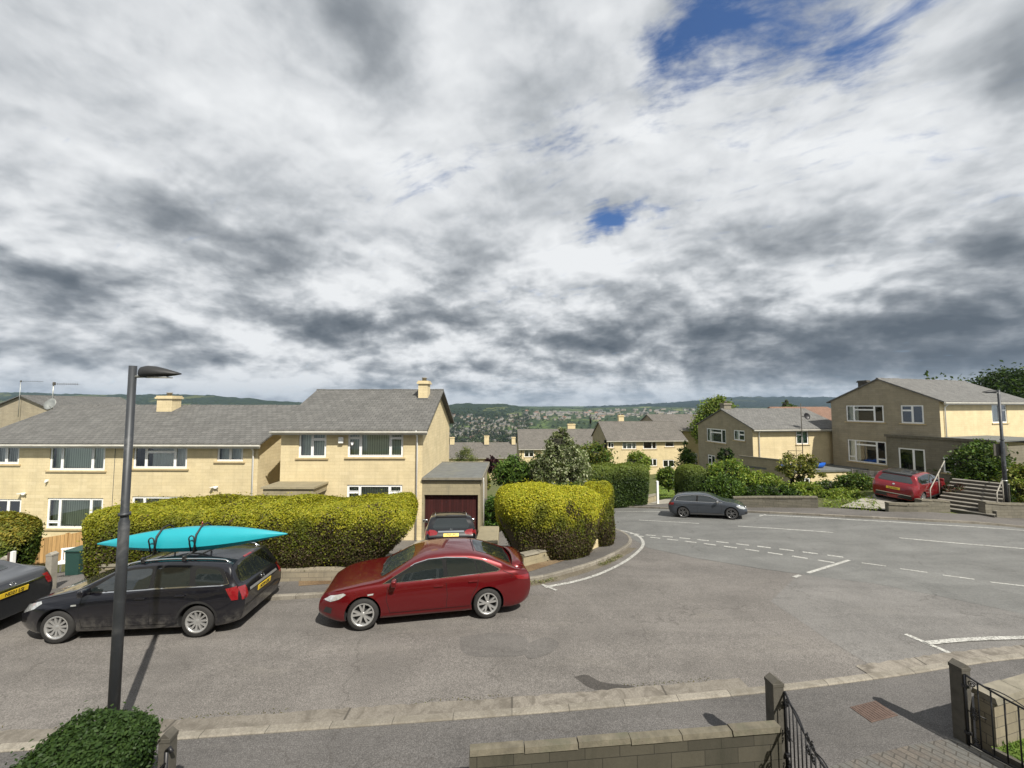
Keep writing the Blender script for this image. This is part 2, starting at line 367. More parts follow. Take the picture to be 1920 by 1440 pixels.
def blind_mat(name, c, wid, depth=.45):
    m, N, out = new_mat(name); uv, P = face_uv(N); s = N.n('ShaderNodeSeparateXYZ', i={0: uv}).outputs[0]
    fr = N.m('FRACT', N.m('DIVIDE', s, wid)); g = N.m('MULTIPLY', N.smooth(fr, 0, .25), N.smooth(fr, 1.0, .85))
    col = N.mix(g, tuple(x*depth for x in c), c)
    bsdf(N, out, col, .9); return m
M['blind'] = blind_mat('vertical_blind', (.74, .80, .68), .11)
M['blind_dark'] = blind_mat('half_open_blind', (.66, .65, .60), .10, .06)
M['curtain'] = blind_mat('net_curtain', (.80, .82, .77), .23, .62)
M['green_curtain'] = blind_mat('green_curtain', (.26, .46, .28), .15, .5)
M['grey_blind'] = plain('grey_roller_blind', (.36, .38, .36), .9)
# ------------------------------------------------------------------ the lie of the land
CP = np.array([(-16,4,0),(-8,4,0),(0,4,0),(8,4,0),(14,4,.05),(-16,9,-.02),(-8,9,0),(0,9,0),(7,9,0),(12,8,0),(18,8,.1),(30,6,.3),(-30,6,-.1),
 (-12,11,-.08),(-6,11,-.05),(0,11.5,-.1),(3,12.5,-.2),(-3,13.6,-.45),(-7,18,-1.27),(-1,18,-1.27),(-3,25,-2),(-18,18.5,-1.8),(-27,18,-1.95),(-14,13.5,-.6),(-25,10,-.2),
 (10.1,20.7,-1.05),(25,20,-.8),(16,14,-.4),(22,14,-.2),(30,14,.1),(6,25,-1.75),(14,27,-1.5),(21.5,21.6,-.40),(24.5,23.0,-.30),(31,28,-.1),(40,30,.3),(27,25,-.3),(20,33,-2.2),(20,41,-2.6),
 (29,37,-1.9),(2,40,-4.5),(9,50,-5),(-3,60,-7),(15,55,-5),(-20,40,-4.5),(40,50,-1),(30,20,-.65),(-20,60,-7),(30,60,-4),(0,75,-9),(60,40,1),(-40,30,-3.5)], dtype=float)
def _phi(r): return np.where(r > 1e-9, r*r*np.log(np.maximum(r, 1e-9)), 0)
_n = len(CP); _A = np.zeros((_n+3, _n+3)); _d = np.hypot(CP[:,None,0]-CP[None,:,0], CP[:,None,1]-CP[None,:,1])
_A[:_n,:_n] = _phi(_d)+np.eye(_n)*.6; _A[:_n,_n] = 1; _A[:_n,_n+1:] = CP[:,:2]; _A[_n,:_n] = 1; _A[_n+1:,:_n] = CP[:,:2].T
_w = np.linalg.solve(_A, np.concatenate([CP[:,2], np.zeros(3)]))
def sstep(x, a, b):
    t = np.clip((x-a)/(b-a), 0, 1); return t*t*(3-2*t)
VY = np.array([0, 60, 120, 300, 600, 900, 1400, 1900, 2300, 2700, 9000]); VZ = np.array([0, -7, -22, -52, -86, -88, -64, -36, -14, -10, -10])
def Gn(x, y):
    x = np.asarray(x, float); y = np.asarray(y, float)
    xc = np.clip(x, -45, 65); yc = np.clip(y, 1, 80)
    r = np.hypot(xc[..., None]-CP[:,0], yc[..., None]-CP[:,1])
    near = (_phi(r)*_w[:_n]).sum(-1)+_w[_n]+_w[_n+1]*xc+_w[_n+2]*yc
    far = np.interp(y, VY, VZ)+EYE*0
    t = sstep(y, 58, 130)
    return near*(1-t)+far*t
def G(x, y): return float(Gn(np.array([x]), np.array([y]))[0])
def ray(u, v, d): # the point at forward distance d along a sight line
    p = pix_dir(u, v); return Vector((p.x, p.y, p.z))*(d/p.y)+Vector((0, 0, EYE))
def GP(u, v, off=0.0):
    p = pix_dir(u, v); ts = np.concatenate([np.arange(2.5, 80, .25), np.geomspace(80, 4000, 160)])
    X = p.x/p.y*ts; Z = EYE+p.z/p.y*ts; h = Z-(Gn(X, ts)+off)
    k = np.argmax(h < 0)
    if h[k] >= 0: return Vector((X[-1], ts[-1], Z[-1]))
    a, b = ts[max(k-1, 0)], ts[k]
    for _ in range(18):
        m = (a+b)/2
        if EYE+p.z/p.y*m-(G(p.x/p.y*m, m)+off) < 0: b = m
        else: a = m
    return Vector((p.x/p.y*a, a, EYE+p.z/p.y*a))
def GPS(l, off=0.0): return [GP(u, v, off) for u, v in l]
def drape(name, poly, off, mats, step=.5, parent=None, thick=0):
    bm = bmesh.new(); vs = [bm.verts.new((p[0], p[1], 0)) for p in poly]
    bm.faces.new(vs); bmesh.ops.triangulate(bm, faces=bm.faces[:])
    xs = [p[0] for p in poly]; ys = [p[1] for p in poly]
    for ax, lo, hi in ((0, min(xs), max(xs)), (1, min(ys), max(ys))):
        k = math.floor(lo/step)+1
        while k*step < hi:
            co = [0, 0, 0]; no = [0, 0, 0]; co[ax] = k*step; no[ax] = 1
            bmesh.ops.bisect_plane(bm, geom=bm.verts[:]+bm.edges[:]+bm.faces[:], plane_co=co, plane_no=no); k += 1
    bm.verts.ensure_lookup_table()
    z = Gn(np.array([v.co.x for v in bm.verts]), np.array([v.co.y for v in bm.verts]))
    for v, h in zip(bm.verts, z): v.co.z = h+off
    bmesh.ops.recalc_face_normals(bm, faces=bm.faces[:])
    if bm.faces[:] and sum(f.normal.z for f in bm.faces) < 0: bmesh.ops.reverse_faces(bm, faces=bm.faces[:])
    me = bpy.data.meshes.new(name); bm.to_mesh(me); bm.free()
    return link(name, me, mats, parent, True)
def resample(pts, step):
    pts = [Vector((p[0], p[1])) for p in pts]; out = [pts[0]]
    for a, b in zip(pts, pts[1:]):
        n = max(1, int((b-a).length/step+.5))
        for k in range(1, n+1): out.append(a.lerp(b, k/n))
    return out
def smooth_line(pts, n=10):
    P = [Vector((p[0], p[1])) for p in pts]; P = [P[0]*2-P[1]]+P+[P[-1]*2-P[-2]]; out = []
    for k in range(1, len(P)-2):
        for j in range(n):
            t = j/n; a, b, c, d = P[k-1:k+3]
            out.append(.5*((2*b)+(c-a)*t+(2*a-5*b+4*c-d)*t*t+(3*b-a-3*c+d)*t**3))
    return out+[P[-2]]
def strip(name, line, w, off0, off1, mats, parent=None, side=0, step=.3, wob=0.0):
    """a strip of width w along a ground line, from off0 up to off1 over the ground (a kerb, a painted line)"""
    L = resample(line, step); bm = bmesh.new(); rows = []
    for k, p in enumerate(L):
        a = L[max(k-1, 0)]; b = L[min(k+1, len(L)-1)]; d = (b-a).normalized(); nrm = Vector((-d.y, d.x))
        lo, hi = (-w/2, w/2) if side == 0 else ((0, w) if side > 0 else (-w, 0))
        j = random.uniform(-wob, wob)
        A = p+nrm*(lo+j); B = p+nrm*(hi+j)
        za, zb = G(A.x, A.y), G(B.x, B.y)
        if off1 - off0 > .02: prof = [(A, za+off0), (A, za+off1-.015), (A.lerp(B, .12), za+off1), (B.lerp(A, .12), zb+off1), (B, zb+off1-.015), (B, zb+off0)]
        else: prof = [(A, za+off1), (B, zb+off1)]
        rows.append([bm.verts.new((q.x, q.y, z)) for q, z in prof])
    for r0, r1 in zip(rows, rows[1:]):
        for j in range(len(r0)-1):
            f = bm.faces.new((r0[j], r1[j], r1[j+1], r0[j+1]))
    bmesh.ops.recalc_face_normals(bm, faces=bm.faces[:])
    if sum(f.normal.z for f in bm.faces) < 0: bmesh.ops.reverse_faces(bm, faces=bm.faces[:])
    me = bpy.data.meshes.new(name); bm.to_mesh(me); bm.free()
    return link(name, me, mats, parent)
# ------------------------------------------------------------------ ground sheet, roads, pavements
def asphalt(name, c, spec=1.0, pale=(.18, .165, .142), pamt=.35, stain=.3):
    m, N, out = new_mat(name); P = obj_co(N)
    sp = N.noise(P, 55, 3, .8); col = N.mix(1.0, c, N.ramp(sp, [(.30, 1-.55*spec), (.5, 1.0), (.68, 1+.75*spec)]), 'MULTIPLY')
    col = N.mix(1.0, col, N.ramp(N.noise(P, 14, 4, .75), [(.3, .86), (.7, 1.14)]), 'MULTIPLY')
    col = N.mix(1.0, col, N.ramp(N.noise(P, .55, 6, .65, .5), [(.3, .80), (.7, 1.16)]), 'MULTIPLY')
    col = N.mix(N.m('MULTIPLY', N.smooth(N.noise(N.v('MULTIPLY', P, (.5, 1.4, 1)), 1.1, 8, .7, .6), .52, .75), pamt), col, pale)
    col = N.mix(N.m('MULTIPLY', N.smooth(N.noise(N.v('ADD', P, (7, 3, 0)), .8, 7, .7, 1.0), .60, .70), stain), col, tuple(x*.45 for x in c))
    col = N.mix(1.0, col, N.ramp(N.noise(N.v('MULTIPLY', N.v('ADD', P, N.v('MULTIPLY', N.noise(P, .3, 2, .5, 0, 'Color'), (0, 1.2, 0))), (.06, 1.5, 1)), 1.2, 5, .6), [(.35, .90), (.65, 1.09)]), 'MULTIPLY')
    ln = N.n('ShaderNodeTexVoronoi', feature='DISTANCE_TO_EDGE', i={'Vector': N.v('ADD', P, N.v('MULTIPLY', N.noise(P, 2.5, 4, .6, 0, 'Color'), (.6, .6, .6))), 'Scale': .28}).outputs[0]
    crack = N.m('MULTIPLY', N.smooth(ln, .006, .0015), N.smooth(N.noise(P, .5, 3, .5), .44, .56))
    col = N.mix(N.m('MULTIPLY', crack, .38), col, (.05, .045, .04))
    bsdf(N, out, col, .88, 0, .35, 0, sp, .5, .006)
    return m
M['asph'] = asphalt('brown_grey_road', (.134, .124, .114), .95)
M['asph_main'] = asphalt('grey_main_road', (.138, .138, .131), .5, (.155, .152, .14), .3, .12)
M['asph_mid'] = asphalt('mixed_road_patch', (.145, .139, .131), .75, (.165, .155, .14), .3, .2)
M['asph_patch'] = asphalt('smooth_road_patch', (.110, .103, .096), .6, (.115, .107, .098), .3, .1)
M['asph_dark'] = asphalt('dark_oil_stain', (.060, .055, .05), .7, (.09, .08, .072), .3, .1)
M['pave'] = asphalt('tarmac_pavement', (.108, .10, .092), .6, (.16, .145, .12), .3, .15)
M['pave_near'] = asphalt('near_tarmac_pavement', (.094, .089, .085), .9, (.13, .122, .11), .3, .15)
def kerb_mat(name, c, dirt, amt, pitch):
    m, N, out = new_mat(name); P = obj_co(N); x = N.n('ShaderNodeSeparateXYZ', i={0: P}).outputs[0]
    fr = N.m('FRACT', N.m('DIVIDE', x, pitch)); j = N.m('MULTIPLY', N.smooth(fr, .0, .012), N.smooth(fr, 1.0, .988))
    rnd = N.n('ShaderNodeTexWhiteNoise', noise_dimensions='1D', i={'W': N.m('FLOOR', N.m('DIVIDE', x, pitch))}).outputs[0]
    col = N.mix(1.0, c, N.ramp(rnd, [(0, .82), (1, 1.14)]), 'MULTIPLY'); col = N.mix(1.0, col, N.ramp(N.noise(P, 38, 4, .75), [(.3, .72), (.7, 1.25)]), 'MULTIPLY')
    d = N.smooth(N.noise(P, 3.2, 8, .72, .8), .42, .66); col = N.mix(N.m('MULTIPLY', d, amt), col, dirt); col = N.mix(j, tuple(q*.3 for q in c), col)
    bsdf(N, out, col, .93, 0, .25, 0, N.noise(P, 45, 5, .7), .7, .008); return m
M['kerb'] = kerb_mat('kerb_concrete', (.235, .215, .18), (.14, .125, .10), .75, .914)
M['channel'] = kerb_mat('kerb_channel', (.215, .195, .165), (.115, .102, .085), .95, 2.6)
def paint_mat():
    m, N, out = new_mat('worn_white_road_paint'); P = obj_co(N)
    a = N.smooth(N.noise(P, 26, 7, .8), .40, .56)
    col = N.mix(a, (.16, .155, .14), (.52, .515, .48)); col = N.mix(1.0, col, N.ramp(N.noise(P, 3, 5, .6), [(.3, .8), (.7, 1.05)]), 'MULTIPLY')
    bsdf(N, out, col, .8, 0, .3); return m
M['paint'] = paint_mat()
def turf(name, a, b, c):
    m, N, out = new_mat(name); P = obj_co(N)
    col = N.ramp(N.noise(P, .9, 6, .65), [(.3, a), (.5, b), (.7, c)])
    col = N.mix(1.0, col, N.ramp(N.noise(P, 30, 4, .7), [(.3, .6), (.7, 1.4)]), 'MULTIPLY')
    bsdf(N, out, col, .95, 0, .2, 0, N.noise(P, 40, 3, .7), .8, .04); return m
M['soil'] = turf('garden_soil_and_turf', (.075, .085, .03), (.10, .115, .04), (.12, .10, .06))
M['lawn'] = turf('short_lawn', (.085, .13, .025), (.12, .18, .035), (.16, .20, .05))
M['dirt'] = turf('leaf_litter', (.13, .085, .05), (.19, .13, .075), (.25, .19, .12))
def terrain_mat():
    m, N, out = new_mat('countryside'); P = obj_co(N)
    vo = N.n('ShaderNodeTexVoronoi', i={'Vector': N.v('MULTIPLY', P, (1, .55, 0)), 'Scale': .006}); cell = N.n('ShaderNodeSeparateColor', i={0: vo.outputs['Color']}).outputs[0]
    field = N.ramp(cell, [(.2, (.11, .145, .045)), (.45, (.085, .125, .04)), (.6, (.16, .17, .065)), (.9, (.075, .11, .04))])
    tree = N.ramp(N.noise(P, .06, 6, .75), [(.32, (.014, .026, .012)), (.5, (.030, .048, .018)), (.68, (.060, .082, .028))])
    wood = N.smooth(N.noise(N.v('MULTIPLY', P, (1, .7, 0)), .0045, 7, .7, .4), .40, .47)
    col = N.mix(wood, field, tree)
    bsdf(N, out, col, .95, 0, .15, 0, N.noise(P, .09, 5, .7), 1.0, 5); return m
M['terrain'] = terrain_mat()
def build_ground():
    az = np.linspace(-1.75, 1.75, 150); ys = np.concatenate([np.arange(1.0, 62, .8), np.geomspace(62, 9000, 110)])
    V = []
    for y in ys:
        half = max(y, 9.0)
        for a in az: V.append((a*half, y, 0))
    V = np.array(V); V[:, 2] = Gn(V[:, 0], V[:, 1])-.06
    far = V[:, 1] > 200
    V[far, 2] += (np.sin(V[far, 0]*.008)+np.sin(V[far, 0]*.0031+V[far, 1]*.004))*5*sstep(V[far, 1], 300, 900)
    o = grid_mesh('ground', V, len(ys), len(az), [M['soil'], M['terrain']])
    ya = np.repeat(ys, len(az)); mi = np.array([1 if V[p.vertices[0]][1] > 95 else 0 for p in o.data.polygons], dtype=np.int32)
    o.data.polygons.foreach_set('material_index', mi)
    tag(o, kind='structure')
build_ground()
near_kerb = [(-700, 1432), (0, 1400), (420, 1371), (850, 1341), (1200, 1313), (1440, 1290), (1590, 1272), (1700, 1257), (1790, 1243), (1920, 1228), (2300, 1196)]
far_kerb = [(-600, 1186), (0, 1146), (300, 1131), (510, 1122), (610, 1116.5), (800, 1105), (985, 1089), (1060, 1073), (1120, 1054), (1160, 1034), (1178, 1019), (1172, 1006), (1150, 995), (1118, 982), (1060, 972), (990, 964)]
main_far = [(1000, 943), (1090, 947), (1150, 951), (1255, 955), (1430, 963), (1600, 971.5), (1750, 979), (1920, 991), (2300, 1016)]
NK = smooth_line(GPS(near_kerb), 6); FK = smooth_line(GPS(far_kerb), 6); MF = smooth_line(GPS(main_far), 6)
tag(drape('road', NK+GPS([(2300, 1030)])+MF[::-1]+FK[::-1], .004, M['asph']), kind='structure')
mid = GPS([(1445, 1128), (1500, 1075), (1560, 1060), (1760, 1090), (1920, 1120), (2200, 1165), (2200, 1202)])+GPS([(1920, 1226), (1790, 1240), (1655, 1262), (1545, 1195)])
tag(drape('road', mid, .007, M['asph_mid']), kind='structure')
strip_lo = GPS([(1000, 962), (1060, 970), (1118, 980), (1152, 994), (1185, 1010), (1215, 1028), (1300, 1046), (1420, 1066), (1560, 1085), (1640, 1095), (1760, 1118), (1920, 1152), (2300, 1228)])
tag(drape('main_road', MF+strip_lo[::-1], .010, M['asph_main']), kind='structure')
def patch(pts, m, off=.0075):
    P = smooth_line(GPS(pts+pts[:1]), 5)[:-1]; return tag(drape('road_patch', P, off, m, .4), kind='structure')
patch([(862, 1195), (930, 1187), (985, 1196), (983, 1228), (900, 1232), (866, 1222)], M['asph_patch'])
patch([(988, 1208), (1022, 1196), (1048, 1207), (1030, 1226), (998, 1236), (984, 1228)], M['asph_patch'], .0105)
patch([(1076, 1270), (1100, 1266), (1130, 1280), (1190, 1288), (1150, 1296), (1110, 1292)], M['asph_dark'], .0075)
# painted lines
def line(name, pts, w=.085, off=.0145, sm=0):
    L = GPS(pts); L = smooth_line(L, sm) if sm else L
    return tag(strip(name, L, w, off, off, M['paint'], step=.25), kind='structure')
line('road_marking', [(1022, 1102), (1090, 1088), (1140, 1070), (1180, 1048), (1205, 1024), (1200, 1008), (1178, 998), (1140, 991)], .115, .0145, 6)
line('road_marking', [(1016, 1097), (1044, 1108)], .085, .0175)
def dash_row(a, b, n, frac, w):
    A, B = GP(*a), GP(*b)
    for k in range(n):
        p, q = A.lerp(B, k/n), A.lerp(B, (k+frac)/n); tag(strip('road_marking', [p, q], w, .0145, .0145, M['paint']), kind='structure')
dash_row((1181, 1001), (1600, 1048), 11, .62, .14)
dash_row((1160, 1002), (1585, 1059), 11, .62, .14)
line('road_marking', [(1515, 1075), (1592, 1051)], .11, .0175)
line('road_marking', [(1489, 1083), (1500, 1079)], .11, .0145)
for a, b in (((1616, 1056), (1661, 1062)), ((1688, 1067), (1739, 1074)), ((1768, 1079), (1827, 1087)), ((1857, 1092), (1925, 1100))): line('road_marking', [a, b], .09)
for a, b in (((1198, 975.5), (1311, 982)), ((1384, 987), (1562, 999)), ((1686, 1009), (1930, 1030)), ((1140, 972), (1147, 972.5))): line('road_marking', [a, b], .1)
line('road_marking', [(1424, 966), (1600, 975), (1750, 984), (1930, 996)], .11)
line('road_marking', [(1424, 968.5), (1436, 965)], .085, .0175)
line('road_marking', [(1130, 958), (1160, 959), (1258, 960)], .1)
line('road_marking', [(1698, 1190), (1796, 1232)], .11)
line('road_marking', [(1738, 1208), (1790, 1203), (1850, 1199.5), (1930, 1197.5), (2050, 1196)], .12, .028, 4)
# pavements (a real step up from the road) and kerbs
PV = .10
near_in = GPS([(-700, 1640), (0, 1560), (700, 1490), (1440, 1500), (1600, 1490), (1800, 1450), (2000, 1420), (2300, 1370)])
tag(drape('pavement', NK+near_in[::-1], .03, M['pave_near']), kind='structure')
def sub(L, a, b): n = len(L); return L[int(a*n):int(b*n)]
nk_l = [p for p in NK if p.x < 4.25]; nk_r = [p for p in NK if p.x >= 4.2]
tag(strip('kerb', NK, .14, -.05, .055, M['kerb'], side=-1), kind='structure')
tag(strip('kerb_channel', nk_l, .27, .0, .016, M['channel'], side=1, step=.10, wob=.02), kind='structure')
tag(strip('kerb_channel', [p for p in NK if p.x > 6.4], .25, .0, .016, M['channel'], side=1, step=.10, wob=.02), kind='structure')
far_in = GPS([(-600, 1150), (0, 1112), (110, 1103), (300, 1096), (560, 1088), (690, 1084), (800, 1078), (940, 1072), (985, 1063), (1085, 1036), (1122, 1019), (1108, 1005), (1060, 988), (985, 972)], PV)
FKo = [Vector((p.x, p.y)) for p in FK]
tag(drape('pavement', FK+far_in[::-1], PV, M['pave']), kind='structure')
fk_main = FK[:len(FK)]
tag(strip('kerb', FK, .13, -.05, PV+.008, M['kerb'], side=-1), kind='structure')
tag(drape('dirt_strip', GPS([(560, 1088), (690, 1083), (690, 1091), (560, 1099)], PV), PV+.006, M['dirt']), kind='structure')
tag(drape('dirt_strip', GPS([(960, 1066), (985, 1062), (1085, 1035), (1095, 1040), (1000, 1070), (965, 1079)], PV), PV+.006, M['dirt']), kind='structure')
# the far pavement along the main road
mfi = GPS([(1000, 936), (1090, 941), (1150, 944.5), (1228, 945), (1300, 945), (1430, 949), (1540, 951), (1660, 959.5), (1790, 963), (1920, 968), (2300, 985)], PV)
MFs = MF
tag(drape('pavement', MFs+mfi[::-1], PV, M['pave']), kind='structure')
tag(strip('kerb', MFs, .13, -.05, PV+.008, M['kerb'], side=1), kind='structure')
# ------------------------------------------------------------------ houses
def wall_bm(mb, w, z0, z1, holes, depth=.11, apex=None, mi=0, Mx=None):
    """wall in the x-z plane (outside is -y) with window holes and their reveals; apex: gable top (x, z)"""
    bm = mb.bm; new = []
    xs = sorted({0.0, w}|{h[0] for h in holes}|{h[2] for h in holes}); zs = sorted({z0, z1}|{h[1] for h in holes}|{h[3] for h in holes})
    xs = [x for x in xs if 0 <= x <= w]; zs = [z for z in zs if z0 <= z <= z1]
    grid = {}
    def V(x, z, y=0.0):
        k = (round(x, 4), round(z, 4), round(y, 4))
        if k not in grid: grid[k] = bm.verts.new((x, y, z)); new.append(grid[k])
        return grid[k]
    for a, b in zip(xs, xs[1:]):
        for c, d in zip(zs, zs[1:]):
            if any(h[0]-1e-4 <= a and b <= h[2]+1e-4 and h[1]-1e-4 <= c and d <= h[3]+1e-4 for h in holes): continue
            f = bm.faces.new((V(a, c), V(b, c), V(b, d), V(a, d))); f.material_index = mi
    if apex: f = bm.faces.new([V(x, z1) for x in xs]+[V(*apex)]); f.material_index = mi
    for x0, a, x1, b in holes:
        for p, q in (((x0, a), (x0, b)), ((x0, b), (x1, b)), ((x1, b), (x1, a)), ((x1, a), (x0, a))):
            f = bm.faces.new((V(*p), V(*q), V(*q, depth), V(*p, depth))); f.material_index = mi
    if Mx is not None:
        for v in new: v.co = Mx @ v.co
def bars_window(h, cols, Mx, parent, fr='upvc', dress='blind', sill=True, name='window', depth=.09, vary=0):
    """white framed window in hole h=(x0,z0,x1,z1): cols = [(share, [row shares from the top])]"""
    x0, z0, x1, z1 = h; t = .066; mb = MB(); gl = MB()
    y0, y1 = depth-.05, depth+.02
    mb.box((x0, y0, z0), (x1, y1, z0+t)); mb.box((x0, y0, z1-t), (x1, y1, z1)); mb.box((x0, y0, z0+t), (x0+t, y1, z1-t)); mb.box((x1-t, y0, z0+t), (x1, y1, z1-t))
    tot = sum(c[0] for c in cols); x = x0; W = x1-x0; H = z1-z0-2*t
    for k, (sh, rows) in enumerate(cols):
        xa, xb = x, x+W*sh/tot; x = xb
        la = xa+(t if k == 0 else t*.45); lb = xb-(t if k == len(cols)-1 else t*.45)
        if k < len(cols)-1: mb.box((xb-t*.45, y0+.003, z0+t), (xb+t*.45, y1-.003, z1-t))
        z = z1-t
        for j, r in enumerate(rows):
            zb = z-H*r/sum(rows)
            if j < len(rows)-1: mb.box((la, y0+.005, zb-t*.45), (lb, y1-.005, zb+t*.45))
            # the sash of each light
            s = .03
            za, zz = zb+(t*.45 if j < len(rows)-1 else 0), z-(t*.45 if j else 0)
            for lo, hi in (((la, za), (la+s, zz)), ((lb-s, za), (lb, zz)), ((la+s, za), (lb-s, za+s)), ((la+s, zz-s), (lb-s, zz))):
                mb.box((lo[0], y0-.012, lo[1]), (hi[0], y0+.012, hi[1]))
            gl.quad([Mx @ Vector(p) for p in ((la, y0+.02, za), (lb, y0+.02, za), (lb, y0+.02, zz), (la, y0+.02, zz))])
            z = zb
    for v in mb.bm.verts: v.co = Mx @ v.co
    win = mb.build(name, M[fr], parent)
    gl.build('pane', M['glass'], win)
    b = MB(); yb = depth+.14
    def curtain(xa, xb, key, wave=.018):
        n = max(6, int((xb-xa)/.03)); bmq = b.bm; rows = []
        for i in range(n+1):
            xx = xa+(xb-xa)*i/n; yy = yb+math.sin(i*1.3+xa*9)*wave
            rows.append((bmq.verts.new((xx, yy, z0+.03)), bmq.verts.new((xx, yy, z1-.03))))
        for p, q in zip(rows, rows[1:]):
            f = bmq.faces.new((p[0], q[0], q[1], p[1])); f.smooth = True
    lab = 'blind'
    if dress in ('blind', 'blind_dark'): b.box((x0+.03, yb, z0+.03), (x1-.03, yb+.01, z1-.03))
    elif dress == 'roller': b.box((x0+.03, yb, z0+(z1-z0)*.45), (x1-.03, yb+.01, z1-.03))
    elif dress == 'nets': curtain(x0+.03, x1-.03, 0); lab = 'curtain'
    elif dress == 'sides': curtain(x0+.03, x0+(x1-x0)*.26, 0); lab = 'curtain'
    elif dress == 'gap': curtain(x0+(x1-x0)*.28, x1-.03, 0); lab = 'curtain'
    elif dress == 'left': curtain(x0+.03, x0+(x1-x0)*.30, 0); lab = 'curtain'
    elif dress == 'green': curtain(x0+.03, x1-.03, 0); lab = 'curtain'
    if len(b.bm.verts):
        for v in b.bm.verts: v.co = Mx @ v.co
        b.build(lab, M[{'blind': 'blind', 'blind_dark': 'blind_dark', 'roller': 'grey_blind', 'green': 'green_curtain'}.get(dress, 'curtain')], win)
    else: b.bm.free()
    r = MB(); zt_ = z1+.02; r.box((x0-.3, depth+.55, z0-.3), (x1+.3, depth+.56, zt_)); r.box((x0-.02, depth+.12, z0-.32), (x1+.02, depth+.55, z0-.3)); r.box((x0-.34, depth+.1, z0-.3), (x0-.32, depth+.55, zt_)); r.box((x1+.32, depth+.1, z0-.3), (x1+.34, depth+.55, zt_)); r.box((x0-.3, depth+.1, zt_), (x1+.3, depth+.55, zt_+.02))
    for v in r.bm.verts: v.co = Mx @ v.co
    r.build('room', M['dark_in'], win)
    if sill:
        s = MB(); s.box((x0-.12, -.06, z0-.085), (x1+.12, depth, z0-.004), bevel=.008)
        for v in s.bm.verts: v.co = Mx @ v.co
        s.build('sill', M['sill'], win)
    return win
def roof_part(root, W, D, ze, zr, mat, ov=.28, ev=.32, th=.09, xr0=None, hip=False, name='roof', z_soff=.0, y_off=0):
    """two pitched slopes with ridge along x"""
    mb = MB(); s = (zr-ze)/(D/2); zl = ze-ev*s
    x0, x1 = -ov, W+ov; ym = D/2
    for sgn in (0, 1):
        ya, yb = (-ev, ym) if sgn == 0 else (D+ev, ym)
        A = [(x0, ya, zl), (x1, ya, zl), (x1, yb, zr), (x0, yb, zr)]
        lo = [mb.bm.verts.new(p) for p in A]; hi = [mb.bm.verts.new((p[0], p[1], p[2]+th)) for p in A]
        if sgn: lo, hi = lo[::-1], hi[::-1]
        mb.bm.faces.new(hi); mb.bm.faces.new(lo[::-1])
        for k in range(4): mb.bm.faces.new((lo[k], lo[(k+1) % 4], hi[(k+1) % 4], hi[k]))
    bmesh.ops.recalc_face_normals(mb.bm, faces=mb.bm.faces[:])
    # courses of tile standing a little proud at their lower edge
    rf = mb.build(name, M[mat], root)
    rt = MB(); n = int((x1-x0)/.45)
    for k in range(n):
        a = x0+(x1-x0)*k/n; b = x0+(x1-x0)*(k+1)/n; dz = random.uniform(-.012, .012); q = .11
        rt.prism([(ym-q, zr+th-.06+dz), (ym-q*.5, zr+th+.035+dz), (ym, zr+th+.055+dz), (ym+q*.5, zr+th+.035+dz), (ym+q, zr+th-.06+dz)], 'x', a+.006, b-.006)
    rt.build('ridge_tiles', M[mat], rf)
    g = MB(); zg = zl-.01
    g.box((x0+.01, -ev-.012, zg-.15), (x1-.01, -ev+.012, zg+.02)); g.build('fascia', M['fascia'], rf)
    gt = MB(); gt.prism([(-ev-.12, zg+.015), (-ev-.125, zg-.03), (-ev-.10, zg-.075), (-ev-.05, zg-.085), (-ev-.013, zg-.05), (-ev-.013, zg+.0)], 'x', x0-.02, x1+.02)
    gt.build('gutter', M['fascia'], rf)
    return rf
def chimney_part(root, x, y, zb, zt, wx, wy, mat='stone', pots=1, name='chimney'):
    mb = MB(); mb.box((x-wx/2, y-wy/2, zb), (x+wx/2, y+wy/2, zt)); mb.box((x-wx/2-.07, y-wy/2-.07, zt), (x+wx/2+.07, y+wy/2+.07, zt+.10)); mb.box((x-wx/2-.03, y-wy/2-.03, zt+.10), (x+wx/2+.03, y+wy/2+.03, zt+.17))
    c = mb.build(name, M[mat], root)
    for k in range(pots):
        p = MB(); px = x+(k-(pots-1)/2)*.42
        p.lathe([(.0, zt+.17), (.13, zt+.17), (.11, zt+.30), (.14, zt+.31), (.14, zt+.36), (.0, zt+.36)], 14, M=Matrix.Translation((px, y, 0))); p.build('chimney_pot', M['coping'], c)
    f = MB(); f.box((x-wx/2-.02, y-wy/2-.09, zb+.0), (x+wx/2+.02, y-wy/2-.004, zb+.12)); f.build('flashing', M['lead'], c)
    return c
def downpipe(root, x, y, z0, z1, m='upvc', r=.04):
    mb = MB(); mb.tube([(x, y-.27, z1+.02), (x, y-.25, z1-.10), (x, y-.07, z1-.30), (x, y-.07, z0)], r, 10); return mb.build('downpipe', M[m], root)
